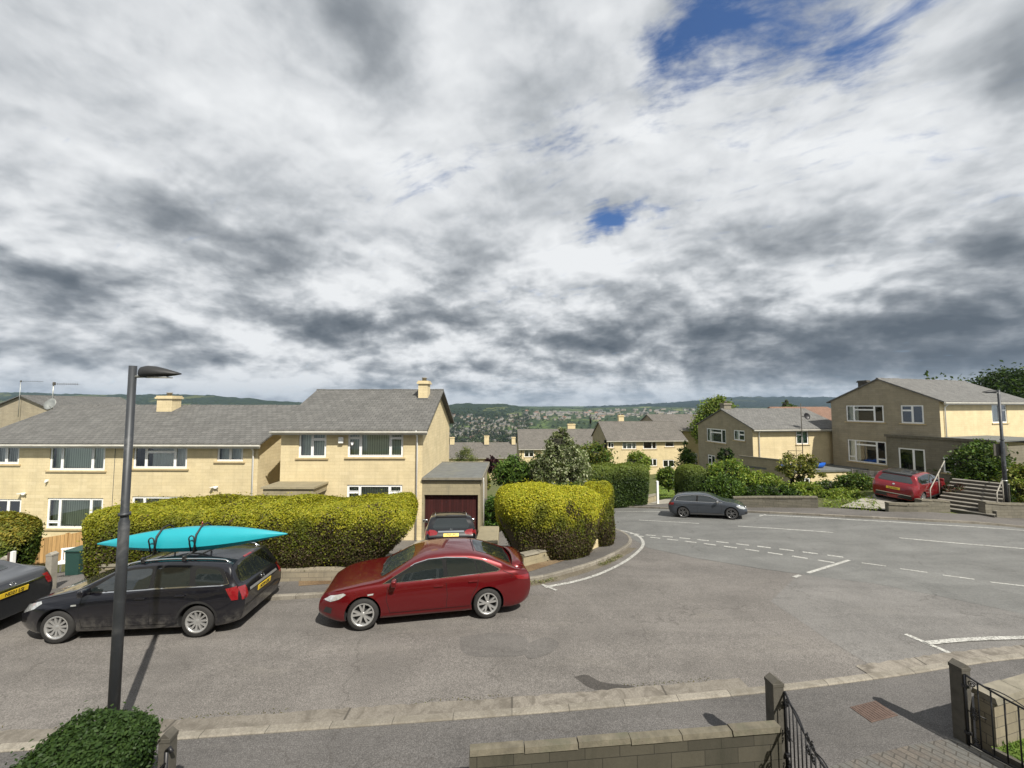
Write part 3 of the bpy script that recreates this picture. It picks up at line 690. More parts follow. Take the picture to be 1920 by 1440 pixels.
class House:
    def __init__(s, name, label, cat, x, y, yaw, W, D, zb, ze, zr, wall='stone', side=None, roof='roof', ov=.28, ev=.3):
        s.root = empty(name, (x, y, 0), yaw); tag(s.root, label, cat)
        s.o = Vector((x, y, 0)); s.yaw = yaw; s.W, s.D, s.zb, s.ze, s.zr = W, D, zb, ze, zr
        s.holes = {'front': [], 'right': [], 'left': []}; s.wins = []; s.wall = wall; s.side = side or wall; s.roof = roof; s.ov, s.ev = ov, ev
        s.FM = {'front': Matrix.Identity(4), 'right': Matrix.Translation((W, 0, 0)) @ Matrix.Rotation(R(90), 4, 'Z'), 'left': Matrix.Translation((0, D, 0)) @ Matrix.Rotation(R(-90), 4, 'Z')}
        s.WM = Matrix.Translation((x, y, 0)) @ Matrix.Rotation(yaw, 4, 'Z')
    def on(s, face, u, v):
        """where the sight line through a point of the picture meets a wall: metres along and up"""
        F = s.WM @ s.FM[face]; inv = F.inverted(); o = inv @ Vector((0, 0, EYE)); d = inv.to_3x3() @ pix_dir(u, v); t = -o.y/d.y; p = o+d*t
        return p.x, p.z
    def win(s, face, u0, v0, u1, v1, cols, dress='blind', sill=True, name='window', h=None, wh=None):
        um, vm = (u0+u1)/2, (v0+v1)/2
        a = s.on(face, u0, vm)[0]; b = s.on(face, u1, vm)[0]; zt = s.on(face, um, v0)[1]; zb = s.on(face, um, v1)[1]
        a, b = max(min(a, b), .12), min(max(a, b), (s.W if face == 'front' else s.D)-.12); hole = (a, max(zb, s.zb+.02), b, min(zt, s.ze-.06))
        s.holes[face].append(hole); s.wins.append((face, hole, cols, dress, sill, name))
    def finish(s, gable=True):
        mb = MB()
        wall_bm(mb, s.W, s.zb-1.2, s.ze, s.holes['front'])
        wall_bm(mb, s.W, s.zb-1.2, s.ze, [], Mx=Matrix.Translation((s.W, s.D, 0)) @ Matrix.Rotation(R(180), 4, 'Z'))
        for f in ('right', 'left'):
            wall_bm(mb, s.D, s.zb-1.2, s.ze, s.holes[f], apex=(s.D/2, s.zr), mi=1, Mx=s.FM[f])
        mb.build('wall', [M[s.wall], M[s.side]], s.root)
        for face, hole, cols, dress, sill, name in s.wins: bars_window(hole, cols, s.FM[face], s.root, dress=dress, sill=sill, name=name)
        s.rf = roof_part(s.root, s.W, s.D, s.ze, s.zr, s.roof, s.ov, s.ev)
        return s
T3 = [(1, [1]), (2.6, [1]), (1, [1])]; T2 = [(1, [1]), (1, [1])]
# --- the detached house in the middle
h = House('detached_house', 'yellow stone house with grey tiled roof and attached flat roofed garage behind the clipped hedges', 'house', -10.75, 18.0, R(-.4), 6.6, 7.3, -1.27, 3.88, 5.70)
h.win('front', 560, 809, 612, 858, [(1, [1]), (1.05, [.28, .72])], 'blind')
h.win('front', 652, 808.5, 756, 857, [(1, [.24, .76]), (2.35, [1]), (1, [.24, .76])], 'blind')
h.win('front', 650, 909, 754, 962, [(1, [.24, .76]), (2.35, [1]), (1, [.24, .76])], 'blind')
h.win('front', 520, 925, 585, 1005, [(1, [1]), (1, [.2, .8])], 'none', False, 'door')
h.finish()
chimney_part(h.root, 5.95, 2.95, 5.20, 6.08, .50, .62, 'stone', 1)
downpipe(h.root, 6.36, 0, -1.25, 3.75)
mb = MB(); mb.box((.02, -1.2, 1.03), (2.2, .0, 1.33)); mb.box((-.05, -1.27, 1.33), (2.27, .0, 1.41)); mb.build('door_canopy', M['stone_dirty'], h.root)
for xx in (2.72, ):
    mb = MB(); mb.box((xx, -.13, 3.17), (xx+.22, -.002, 3.46), bevel=.02); mb.build('alarm_box', M['upvc'], h.root)
mb = MB(); mb.box((3.28, -.09, 3.16), (3.42, -.002, 3.24), bevel=.015); mb.tube([(3.35, -.05, 3.16), (3.35, -.10, 3.08)], .05, 10); mb.build('wall_lamp', M['upvc'], h.root)
# the garage belongs to the house
gx0, gx1 = 6.605, 9.28; gz = 1.60
mb = MB(); wall_bm(mb, gx1-gx0, -2.4, gz-.12, [(.10, -1.32, 2.58, .80)], .22, Mx=Matrix.Translation((gx0, .02, 0)))
mb.box((gx1-.02, .022, -2.4), (gx1, 4.6, gz-.12)); mb.box((gx0, 4.58, -2.4), (gx1-.02, 4.6, gz-.12)); mb.build('garage_wall', M['stone_dirty'], h.root)
mb = MB(); mb.prism([(-.10, gz-.12), (-.10, gz-.02), (-.04, gz+.0), (4.72, gz+.0), (4.72, gz-.12)], 'x', gx0+.005, gx1+.10); gr = mb.build('garage_roof', M['felt'], h.root)
mb = MB(); mb.box((gx1+.10, -.12, gz-.17), (gx1+.13, 4.74, gz+.03)); mb.box((gx0, 4.725, gz-.12), (gx1+.1, 4.76, gz+.05)); mb.box((gx0+.01, -.125, gz-.09), (gx1+.10, -.105, gz+.01)); mb.build('roof_edge', M['coping'], gr)
mb = MB(); mb.box((gx0+.10, .19, -1.32), (gx0+2.58, .23, .80)); gd = mb.build('garage_door', M['garage_door'], h.root)
mb = MB(); mb.box((gx0+1.28, .15, -.55), (gx0+1.42, .19, -.51)); mb.build('door_handle', M['black_metal'], gd)
downpipe(h.root, gx1+.11, .62, -1.0, 1.5)
# --- the long terrace to the left
h = House('terraced_house', 'long yellow stone terrace with twin pot chimney beyond the hedge at the left', 'house', -26.2, 18.85, R(-1.2), 14.05, 7.4, -1.95, 3.18, 4.82)
BB = [(1, [1]), (2.5, [1]), (1.05, [1])]
h.win('front', -14, 835, 36, 870, T2, 'blind_dark')
h.win('front', 93, 834.5, 197, 882, BB, 'blind')
h.win('front', 250, 833, 351, 878.5, [(1, [1]), (2.3, [.30, .70]), (1, [1])], 'gap')
h.win('front', 407, 830, 456, 865, T2, 'nets')
h.win('front', 87, 934, 192, 991, [(1, [.82, .18]), (2.5, [1]), (1, [1])], 'blind')
h.win('front', -14, 936, 37, 1030, T2, 'none', False, 'door')
h.win('front', 246, 931, 350, 985, BB, 'nets')
h.win('front', 400, 929, 455, 1010, T2, 'none', False, 'door')
h.finish()
chimney_part(h.root, 6.55, 3.25, 4.35, 5.30, .86, .60, 'stone', 1)
downpipe(h.root, 13.85, 0, -1.9, 3.05)
for u, v in ((49, 926), (408, 914)):
    a, z = h.on('front', u, v); mb = MB(); mb.box((a-.12, -.10, z-.04), (a-.0, -.003, z+.06), bevel=.01); mb.tube([(a+.02, -.02, z), (a+.06, -.12, z+.05), (a+.12, -.16, z+.06)], .022, 8); mb.prism([(a-.26, z+.04), (a-.12, z+.07), (a-.12, z+.02)], 'y', -.2, -.05); mb.build('security_lamp', M['upvc'], h.root)
a, z = h.on('front', 90, 901); mb = MB(); mb.box((a-.05, -.1, z-.05), (a+.05, -.003, z+.05), bevel=.02); mb.tube([(a+.02, -.05, z-.02), (a, -.14, z-.07)], .03, 8); mb.build('security_lamp', M['upvc'], h.root)
a, z = h.on('front', 215, 870); mb = MB(); mb.box((a-.008, -.014, -1.9), (a+.008, -.002, 3.1)); mb.build('wall_joint', M['lead'], h.root)
# --- gable of the next house up the row, far left
h = House('gable_house', 'yellow stone house showing only its gable above the terrace roof at the far left', 'house', -58.6, 45.0, 0, 9, 10, -6, 4.6, 6.05, 'stone_grey', 'stone_grey')
h.root.rotation_euler[2] = R(90); h.root.location = (-53.9, 45, 0); h.W = 11; h.D = 6.9
h.FM['left'] = Matrix.Translation((0, h.D, 0)) @ Matrix.Rotation(R(-90), 4, 'Z'); h.FM['right'] = Matrix.Translation((h.W, 0, 0)) @ Matrix.Rotation(R(90), 4, 'Z')
h.finish()
# --- the grey gabled detached house in the middle right
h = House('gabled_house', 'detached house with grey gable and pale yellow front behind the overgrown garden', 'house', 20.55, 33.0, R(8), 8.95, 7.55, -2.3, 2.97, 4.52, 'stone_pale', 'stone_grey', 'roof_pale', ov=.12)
h.win('left', 1325, 804, 1361, 829.5, [(1, [1]), (2.6, [.25, .75]), (1, [1])], 'sides')
h.win('left', 1375.5, 806.5, 1396, 826, [(1, [1]), (1.1, [.4, .6])], 'left')
h.win('left', 1327, 853, 1341, 872, [(1, [.3, .7]), (1, [1])], 'none')
h.win('front', 1493, 807.5, 1516, 833, [(1, [.28, .72]), (1, [1])], 'green')
h.finish()
chimney_part(h.root, .55, 3.95, 4.3, 5.0, .75, .55, 'coping', 1)
downpipe(h.root, .55, 0, -2.0, 2.85); downpipe(h.root, 8.35, 0, -.9, 2.85, 'black_metal', .09)
mb = MB(); mb.box((8.27, -.36, 2.7), (8.43, -.2, 3.3)); mb.build('soil_vent', M['black_metal'], h.root)
# aerial and dish on a pole against the front
mb = MB(); mb.tube([(4.35, -.42, .75), (4.35, -.42, 5.1)], .03, 8); mb.tube([(3.3, -.02, 1.05), (4.35, -.42, 1.05)], .02, 6); mb.tube([(3.4, -.02, .2), (4.35, -.42, .95)], .02, 6); mb.build('aerial_pole', M['conc_dark'], h.root)
mb = MB(); mb.lathe([(0, 0), (.12, .01), (.22, .04), (.30, .09), (.29, .10), (.2, .05), (0, .012)], 20, M=Matrix.Translation((4.75, -.5, 4.0)) @ Matrix.Rotation(R(75), 4, 'X')); mb.tube([(4.4, -.42, 4.0), (4.75, -.48, 4.0)], .025, 6); mb.build('satellite_dish', M['black_metal'], h.root)
# its flat roofed side building
mb = MB(); wall_bm(mb, 3.6, -3.2, .55, [], Mx=Matrix.Translation((-.8, .5, 0)) @ Matrix.Rotation(R(-62), 4, 'Z'))
mb.build('outhouse_wall', M['stone_grey'], h.root)
mb = MB(); mb.prism([(-.9, .6), (1.05, -2.9), (8.9, -2.9), (8.9, .1), (0, .1)], 'z', -.32, -.17); mb.build('flat_roof', M['felt'], h.root)
mb = MB(); wall_bm(mb, 5.6, -3.2, -.33, [(.5, -1.6, 1.4, -.75)], Mx=Matrix.Translation((1.15, -2.8, 0))); mb.build('outhouse_front', M['stone_pale'], h.root)
mb = MB(); wall_bm(mb, 2.2, -3.2, -.33, [(.4, -1.35, 1.3, -.65)], Mx=Matrix.Translation((6.76, -2.8, 0))); ow = mb.build('outhouse_side', M['stone_grey'], h.root)
bars_window((.4, -1.35, 1.3, -.65), T2, Matrix.Translation((6.76, -2.8, 0)), h.root, dress='none')
bars_window((.5, -1.6, 1.4, -.75), T2, Matrix.Translation((1.15, -2.8, 0)), h.root, dress='sides')
mb = MB(); mb.prism([(-.92, .62), (-.78, .62), (1.1, -2.85), (.96, -2.95)], 'z', .55, .64); mb.build('parapet', M['coping'], h.root)
# --- the house at the right
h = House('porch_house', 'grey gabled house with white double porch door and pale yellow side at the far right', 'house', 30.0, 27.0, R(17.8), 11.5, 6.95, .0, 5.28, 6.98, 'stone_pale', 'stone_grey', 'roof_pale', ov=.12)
h.win('left', 1586.5, 760, 1657, 791, [(1, [1]), (2.5, [.24, .76]), (1.1, [1])], 'left')
h.win('left', 1689, 759.5, 1732, 794, [(1.05, [.27, .73]), (1, [1])], 'none')
h.win('left', 1590, 826, 1662, 868, [(1, [.8, .2]), (2.6, [.18, .82]), (1.1, [.8, .2])], 'left')
h.win('front', 1860, 758, 1888, 793, [(1, [1]), (1, [.3, .7])], 'nets')
h.finish()
chimney_part(h.root, 1.0, 5.0, 5.9, 6.85, .42, .6, 'conc_dark', 0)
downpipe(h.root, .45, 0, 2.2, 5.1)
# flat roofed porch wing across the gable
def plane_y(u):      # how far along the porch wall (local y) a column of the picture falls
    inv = h.WM.inverted(); o = inv @ Vector((0, 0, EYE)); d = inv.to_3x3() @ pix_dir(u, 850); t = (-.75-o.x)/d.x; return (o+d*t).y
yt, y0 = plane_y(1664), plane_y(1866)
PM = Matrix.Translation((-.75, yt, 0)) @ Matrix.Rotation(R(-90), 4, 'Z'); h.FM['porch'] = PM; PL = yt-y0
def prect(u0, v0, u1, v1):
    a = h.on('porch', u0, (v0+v1)/2)[0]; b = h.on('porch', u1, (v0+v1)/2)[0]; return (a, h.on('porch', (u0+u1)/2, v1)[1], b, h.on('porch', (u0+u1)/2, v0)[1])
wl = [prect(1685, 841, 1735, 884.5), prect(1768, 857.5, 1792, 887)]; ztp = h.on('porch', 1664, 817)[1]
mb = MB(); wall_bm(mb, PL, -1.5, ztp, wl, Mx=PM); mb.box((-.75, yt, -1.5), (-.0, yt+.02, ztp)); mb.box((-.75, y0-.02, -1.5), (5.5, y0, ztp-.3)); mb.build('porch_wall', M['stone_porch'], h.root)
mb = MB(); mb.prism([(-.83, yt+.08), (-.004, yt+.08), (-.004, -.02), (5.5, -.02), (5.5, y0-.1), (-.83, y0-.1)][::-1], 'z', ztp, ztp+.08); mb.build('porch_roof', M['felt'], h.root)
mb = MB(); mb.box((-.86, y0-.12, ztp-.06), (-.834, yt+.1, ztp+.12)); mb.build('porch_parapet', M['coping_dark'], h.root)
bars_window(wl[0], [(1.35, [1]), (1, [1])], PM, h.root, dress='none', sill=False, name='porch_door')
bars_window(wl[1], [(1, [1])], PM, h.root, dress='none')
mb = MB(); mb.box((5.6, -3.2, ztp-.32), (12.4, -.02, ztp-.18)); mb.box((5.6, -3.2, -1), (5.8, -3.0, ztp-.32)); mb.box((11.3, -3.2, -1), (11.5, -3.0, ztp-.32)); mb.build('carport', M['felt'], h.root)
# --- houses down the slope
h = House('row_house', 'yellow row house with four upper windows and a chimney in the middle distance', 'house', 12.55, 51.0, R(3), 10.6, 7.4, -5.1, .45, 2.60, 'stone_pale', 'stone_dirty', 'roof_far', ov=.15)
h.win('front', 1134, 826, 1151, 840, [(1, [1]), (1, [.35, .65])], 'none'); h.win('front', 1167, 826, 1193, 842, [(1, [1]), (1.2, [.28, .72]), (1, [1])], 'nets')
h.win('front', 1206, 826, 1231, 842, [(2, [1]), (1, [1])], 'none'); h.win('front', 1247, 825, 1264, 838, [(1, [1])], 'roller')
h.win('front', 1216, 860, 1232, 874, T2, 'none'); h.win('front', 1243, 862, 1264, 876, T2, 'none'); h.win('front', 1177, 861, 1192, 876, T2, 'nets')
h.finish(); chimney_part(h.root, 3.2, 3.9, 2.3, 3.4, .75, .5, 'stone_pale', 2); downpipe(h.root, 10.4, 0, -5, .4, 'black_metal')
mb = MB(); mb.tube([(-1.2, 3.9, 2.4), (-1.2, 3.9, 3.6)], .12, 10); mb.build('flue', M['black_metal'], h.root)
h = House('row_house', 'yellow row house with grey roof half hidden behind the tall variegated tree', 'house', 1.2, 62.0, R(2), 22, 9.2, -7.4, -1.85, .78, 'stone_pale', 'stone_dirty', 'roof_far', ov=.15)
h.win('front', 983, 842, 1001, 857, T2, 'roller'); h.win('front', 1019, 842, 1030, 862, [(1, [1])], 'nets')
h.finish(); chimney_part(h.root, 9.3, 4.9, .5, 1.6, 1.3, .6, 'stone_pale', 2); downpipe(h.root, .3, 0, -7, -2, 'black_metal')
h = House('tall_house', 'pale yellow house with brown grey roof and white conservatory behind the row house', 'house', 21.6, 55.5, R(5), 7.5, 9.5, -5.5, 1.5, 3.45, 'stone_pale', 'stone_grey', 'roof_far', ov=.15)
h.win('front', 1268, 810, 1279, 822, [(1, [1]), (1, [.4, .6])], 'none'); h.win('front', 1283, 850, 1308, 869, T2, 'nets')
h.finish(); downpipe(h.root, 3.0, 0, -5, 1.4, 'black_metal')
h = House('low_house', 'low grey roofed house with two chimneys beyond the garage roof', 'house', -13.2, 78.0, R(1), 20.5, 9, -15, -5.4, -3.0, 'stone_pale', 'stone_dirty', 'roof_far', ov=.2)
h.finish(); chimney_part(h.root, .6, 4.0, -3.4, -1.9, .9, .6, 'stone', 1); chimney_part(h.root, 7.9, 3.9, -3.4, -1.6, 1.0, .7, 'stone', 2); chimney_part(h.root, 13.6, 3.9, -3.4, -1.9, .8, .7, 'stone', 2)
h = House('brown_roofed_house', 'house with brown tiled roof between the gabled house and the porch house', 'house', 45.5, 62, R(12), 12, 9, -1, 2.6, 4.6, 'stone_grey', 'stone_grey', 'roof_brown')
h.finish()
# the house the picture was taken from, behind the view
h = House('street_house', 'stone house behind the viewpoint from whose upper window the street is seen', 'house', 13, -.55, R(180), 27, 8, 0, 6.6, 8.6, 'stone', 'stone')
for k in range(5):
    for z in (1.0, 3.7): hole = (2.0+5.2*k, z, 4.2+5.2*k, z+1.25); h.holes['front'].append(hole); h.wins.append(('front', hole, T3, 'none', True, 'window'))
h.finish()
# ------------------------------------------------------------------ foliage
def leaf_mat(name, gloss=.25, trans=.35):
    m, N, out = new_mat(name)
    at = N.n('ShaderNodeAttribute', attribute_name='tint').outputs['Color']
    d = N.n('ShaderNodeBsdfPrincipled', i={'Base Color': at, 'Roughness': .55, 'Specular IOR Level': gloss})
    tl = N.n('ShaderNodeBsdfTranslucent', i={'Color': N.mix(1.0, at, (1.15, 1.1, .6), 'MULTIPLY')})
    mx = N.n('ShaderNodeMixShader', i={0: trans}); N.l(d.outputs[0], mx.inputs[1]); N.l(tl.outputs[0], mx.inputs[2]); N.l(mx.outputs[0], out.inputs[0]); return m
M['leaf'] = leaf_mat('leaves')
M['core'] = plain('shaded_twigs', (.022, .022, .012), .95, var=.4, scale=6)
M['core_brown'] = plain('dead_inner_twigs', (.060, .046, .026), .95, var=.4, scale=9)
M['bark'] = plain('bark', (.12, .095, .07), .95, var=.35, scale=8, bump=.6)
rng = np.random.default_rng(11)
_K = rng.normal(size=(14, 3)); _K /= np.linalg.norm(_K, axis=1)[:, None]; _F = rng.uniform(0, 6.28, 14)
def wob(P, f):   # smooth random field, about -1..1
    a = np.sin(P @ (_K[:7].T*f)+_F[:7]).sum(1)/2.6; b = np.sin(P @ (_K[7:].T*f*2.3)+_F[7:]).sum(1)/5.2
    return a+b
def leaves(name, P, nrm, size, cols, parent=None, flat=.5, asp=.55, spread=1.0):
    """one bent leaf or spray at each point: P (N,3), nrm outward (N,3), size (N,), cols (N,3)"""
    n = len(P); r = rng.normal(size=(n, 3)); d = nrm*flat+r*spread*.6; d /= np.linalg.norm(d, axis=1)[:, None]+1e-9
    t = np.cross(d, rng.normal(size=(n, 3))); t /= np.linalg.norm(t, axis=1)[:, None]+1e-9; b = np.cross(d, t)
    s = size[:, None]
    V = np.empty((n, 4, 3)); V[:, 0] = P-t*s; V[:, 1] = P-b*s*asp+d*s*.18; V[:, 2] = P+t*s; V[:, 3] = P+b*s*asp+d*s*.18
    me = bpy.data.meshes.new(name); me.vertices.add(n*4); me.vertices.foreach_set('co', V.reshape(-1))
    me.loops.add(n*4); me.loops.foreach_set('vertex_index', np.arange(n*4, dtype=np.int32))
    me.polygons.add(n); me.polygons.foreach_set('loop_start', np.arange(0, n*4, 4, dtype=np.int32)); me.polygons.foreach_set('loop_total', np.full(n, 4, dtype=np.int32))
    ca = me.color_attributes.new('tint', 'FLOAT_COLOR', 'POINT'); c4 = np.ones((n, 4, 4)); c4[:, :, :3] = np.clip(cols, 0, 1)[:, None, :]; ca.data.foreach_set('color', c4.reshape(-1))
    me.update(calc_edges=True); me.validate()
    return link(name, me, M['leaf'], parent)
PV_ = [.28]
def pal(n, cols, w=None):
    c = np.array(cols)[rng.choice(len(cols), n, p=w)]; return c*rng.uniform(1-PV_[0], 1+PV_[0], (n, 1))
def hedge(name, label, path, half, zt, n, size, colf, core='core', zb=0.0, p_end=7, under=.16, group=None, bulge=.10, cat='hedge', sq=.42, off0=0.0, ends=(.12, .12)):
    """path: (x, y) centre line; half: half depth; zt: height above the ground"""
    path = smooth_line(path, 14) if len(path) > 2 else path
    L = resample(path, .12); S = np.array([(p.x, p.y) for p in L]); seg = np.r_[0, np.cumsum(np.hypot(*np.diff(S, axis=0).T))]; tot = seg[-1]
    def surf(t0_, th, k=1.0):
        s0 = np.sin(th); h0 = .5+.5*np.sign(s0)*np.abs(s0)**sq; u_ = np.clip(1-h0, 0, 1)**1.25
        t = t0_+np.clip(.5-t0_, 0, 1)*2*u_*ends[0]/tot-np.clip(t0_-.5, 0, 1)*2*u_*ends[1]/tot
        x = np.interp(t*tot, seg, S[:, 0]); y = np.interp(t*tot, seg, S[:, 1])
        e = .02; dx = np.interp(np.clip(t+e, 0, 1)*tot, seg, S[:, 0])-np.interp(np.clip(t-e, 0, 1)*tot, seg, S[:, 0]); dy = np.interp(np.clip(t+e, 0, 1)*tot, seg, S[:, 1])-np.interp(np.clip(t-e, 0, 1)*tot, seg, S[:, 1])
        l = np.hypot(dx, dy)+1e-9; nx, ny = -dy/l, dx/l
        u = np.abs(2*t0_-1); ed = np.maximum(1-u**(p_end*tot/4), 0)**.42
        c, s = np.cos(th), np.sin(th); cs = np.sign(c)*np.abs(c)**sq; ss = np.sign(s)*np.abs(s)**sq
        hf = .5+.5*ss                                     # 0 bottom, 1 top
        w = half*(1-under*(1-hf)**1.3)*cs*ed*k; g = Gn(x, y)+off0
        z = g+zb+(zt-zb)*(hf*(.55+.45*ed) if True else hf)*k+(1-k)*.1
        endx = (dx/l)*np.sign(2*t-1)*(ed*0)
        P = np.stack([x+nx*w+endx, y+ny*w, z], 1)
        N_ = np.stack([nx*c*half, ny*c*half, s*(zt-zb)/2+.0*s], 1)
        tang = np.stack([dx/l, dy/l, 0*dx], 1)*(np.sign(2*t-1)*np.maximum(u**(p_end*tot/4)-.15, 0)*1.2)[:, None]*half
        N_ = N_/(np.linalg.norm(N_, axis=1)[:, None]+1e-9)+tang; N_ /= np.linalg.norm(N_, axis=1)[:, None]+1e-9
        return P, N_, hf
    root = empty(name, (0, 0, 0)); tag(root, label, cat, group)
    tb = np.linspace(-1.5, math.pi+1.5, 120001); cc, s2 = np.cos(tb), np.sin(tb); yy = half*np.sign(cc)*np.abs(cc)**sq; zz = (zt-zb)/2*np.sign(s2)*np.abs(s2)**sq
    al = np.r_[0, np.cumsum(np.hypot(np.diff(yy), np.diff(zz)))]; TH = lambda q: np.interp(q*al[-1], al, tb)
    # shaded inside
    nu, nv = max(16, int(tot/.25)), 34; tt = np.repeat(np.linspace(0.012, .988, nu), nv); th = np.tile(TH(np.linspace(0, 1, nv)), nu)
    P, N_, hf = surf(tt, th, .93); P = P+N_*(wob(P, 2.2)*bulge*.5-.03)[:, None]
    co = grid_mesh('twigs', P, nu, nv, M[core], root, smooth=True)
    t = rng.uniform(0, 1, n); cap = rng.random(n) < .10; t = np.where(cap, np.where(rng.random(n) < .5, rng.uniform(0, .03, n), rng.uniform(.97, 1, n)), t)
    th = TH(rng.uniform(0.01, .99, n))
    P, N_, hf = surf(t, th); w = wob(P, 2.2); depth = rng.exponential(.035, n)
    P = P+N_*(w*bulge-depth+rng.normal(0, .014, n)+np.where(rng.random(n) < .05, rng.exponential(.04, n), 0))[:, None]
    leaves('foliage', P, N_, size*rng.uniform(.6, 1.35, n), colf(P, hf, t, w, depth), root, flat=1.15)
    return root
def lime_cols(brown_from=.52, greener=0.0, gold=1.0):
    def f(P, hf, t, w, depth):
        n = len(P); gz = wob(P, 1.1)*.10+wob(P, 4.5)*.10
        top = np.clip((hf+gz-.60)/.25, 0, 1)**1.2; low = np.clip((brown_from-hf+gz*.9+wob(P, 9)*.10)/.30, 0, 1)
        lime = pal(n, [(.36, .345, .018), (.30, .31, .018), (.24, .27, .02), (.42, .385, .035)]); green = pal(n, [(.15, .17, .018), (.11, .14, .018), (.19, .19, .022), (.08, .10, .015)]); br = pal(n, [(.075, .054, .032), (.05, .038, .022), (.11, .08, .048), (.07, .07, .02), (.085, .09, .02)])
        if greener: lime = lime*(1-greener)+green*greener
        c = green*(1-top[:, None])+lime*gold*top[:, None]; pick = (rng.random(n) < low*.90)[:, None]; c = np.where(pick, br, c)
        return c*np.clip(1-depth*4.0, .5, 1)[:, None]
    return f
def green_cols(cols, topc=None):
    def f(P, hf, t, w, depth):
        c = pal(len(P), cols)
        if topc is not None: k = np.clip((hf-.72)*4+wob(P, 3)*.2, 0, 1)[:, None]*.8; c = c*(1-k)+pal(len(P), topc)*k
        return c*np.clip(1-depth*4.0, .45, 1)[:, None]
    return f
def W2(u, v, off=0): p = GP(u, v, off); return Vector((p.x, p.y))
def at(u, d): # ground position at forward distance d below column u
    return Vector(((u-960)/FOC*d*1.0, d))
PV_[0] = .15
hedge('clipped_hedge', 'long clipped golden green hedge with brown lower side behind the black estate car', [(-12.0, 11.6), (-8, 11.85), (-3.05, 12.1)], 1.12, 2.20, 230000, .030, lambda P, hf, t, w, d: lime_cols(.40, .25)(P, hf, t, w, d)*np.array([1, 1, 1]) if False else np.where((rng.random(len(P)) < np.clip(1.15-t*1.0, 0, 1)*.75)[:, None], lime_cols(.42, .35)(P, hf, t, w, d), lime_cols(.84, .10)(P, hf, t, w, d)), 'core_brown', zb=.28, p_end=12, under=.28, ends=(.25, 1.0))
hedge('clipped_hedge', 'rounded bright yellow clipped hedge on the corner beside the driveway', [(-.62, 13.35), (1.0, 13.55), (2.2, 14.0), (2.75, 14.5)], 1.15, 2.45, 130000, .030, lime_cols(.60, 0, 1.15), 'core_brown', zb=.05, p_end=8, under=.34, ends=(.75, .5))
hedge('clipped_hedge', 'narrow yellow hedge end with bare brown side behind the corner hedge', [(3.1, 14.9), (3.5, 15.8), (3.6, 17.2)], .62, 2.45, 40000, .032, lime_cols(.72, 0, 1.1), 'core_brown', zb=.05, p_end=5)
hedge('clipped_hedge', 'orange tipped green hedge at the left edge behind the grey saloon', [(-20, 12.0), (-17, 12.3), (-15.5, 12.4)], 1.05, 1.75, 50000, .042, green_cols([(.07, .12, .022), (.10, .15, .028), (.13, .17, .032), (.05, .09, .018)], [(.32, .25, .035), (.24, .22, .03), (.17, .19, .028)]), zb=.0)
hedge('clipped_hedge', 'dark green clipped hedge in the near left corner beside the lamp post', [(-4.60, 2.3), (-4.55, 4.86)], .56, 1.40, 90000, .021, green_cols([(.018, .042, .010), (.03, .062, .013), (.045, .085, .018), (.012, .028, .008)], [(.05, .09, .02), (.035, .07, .016)]), zb=-.2, sq=.36, bulge=.06, p_end=16)
hedge('clipped_hedge', 'square cut dark green hedge above the low stone wall across the main road', [(4.6, 26.6), (8.6, 26.4), (9.2, 26.3)], 1.3, 2.75, 42000, .065, green_cols([(.034, .062, .013), (.052, .09, .018), (.075, .12, .024), (.022, .042, .01)], [(.19, .23, .04), (.14, .19, .034)]), zb=-.1, sq=.3, bulge=.06)
hedge('clipped_hedge', 'short rounded green hedge behind the grey hatchback', [(11.6, 27.4), (13.5, 27.4)], 1.0, 2.35, 26000, .06, green_cols([(.045, .078, .016), (.068, .11, .022), (.09, .135, .026), (.03, .052, .012)], [(.20, .24, .04), (.15, .20, .036)]), zb=-.1, sq=.35, bulge=.06)
PV_[0] = .28
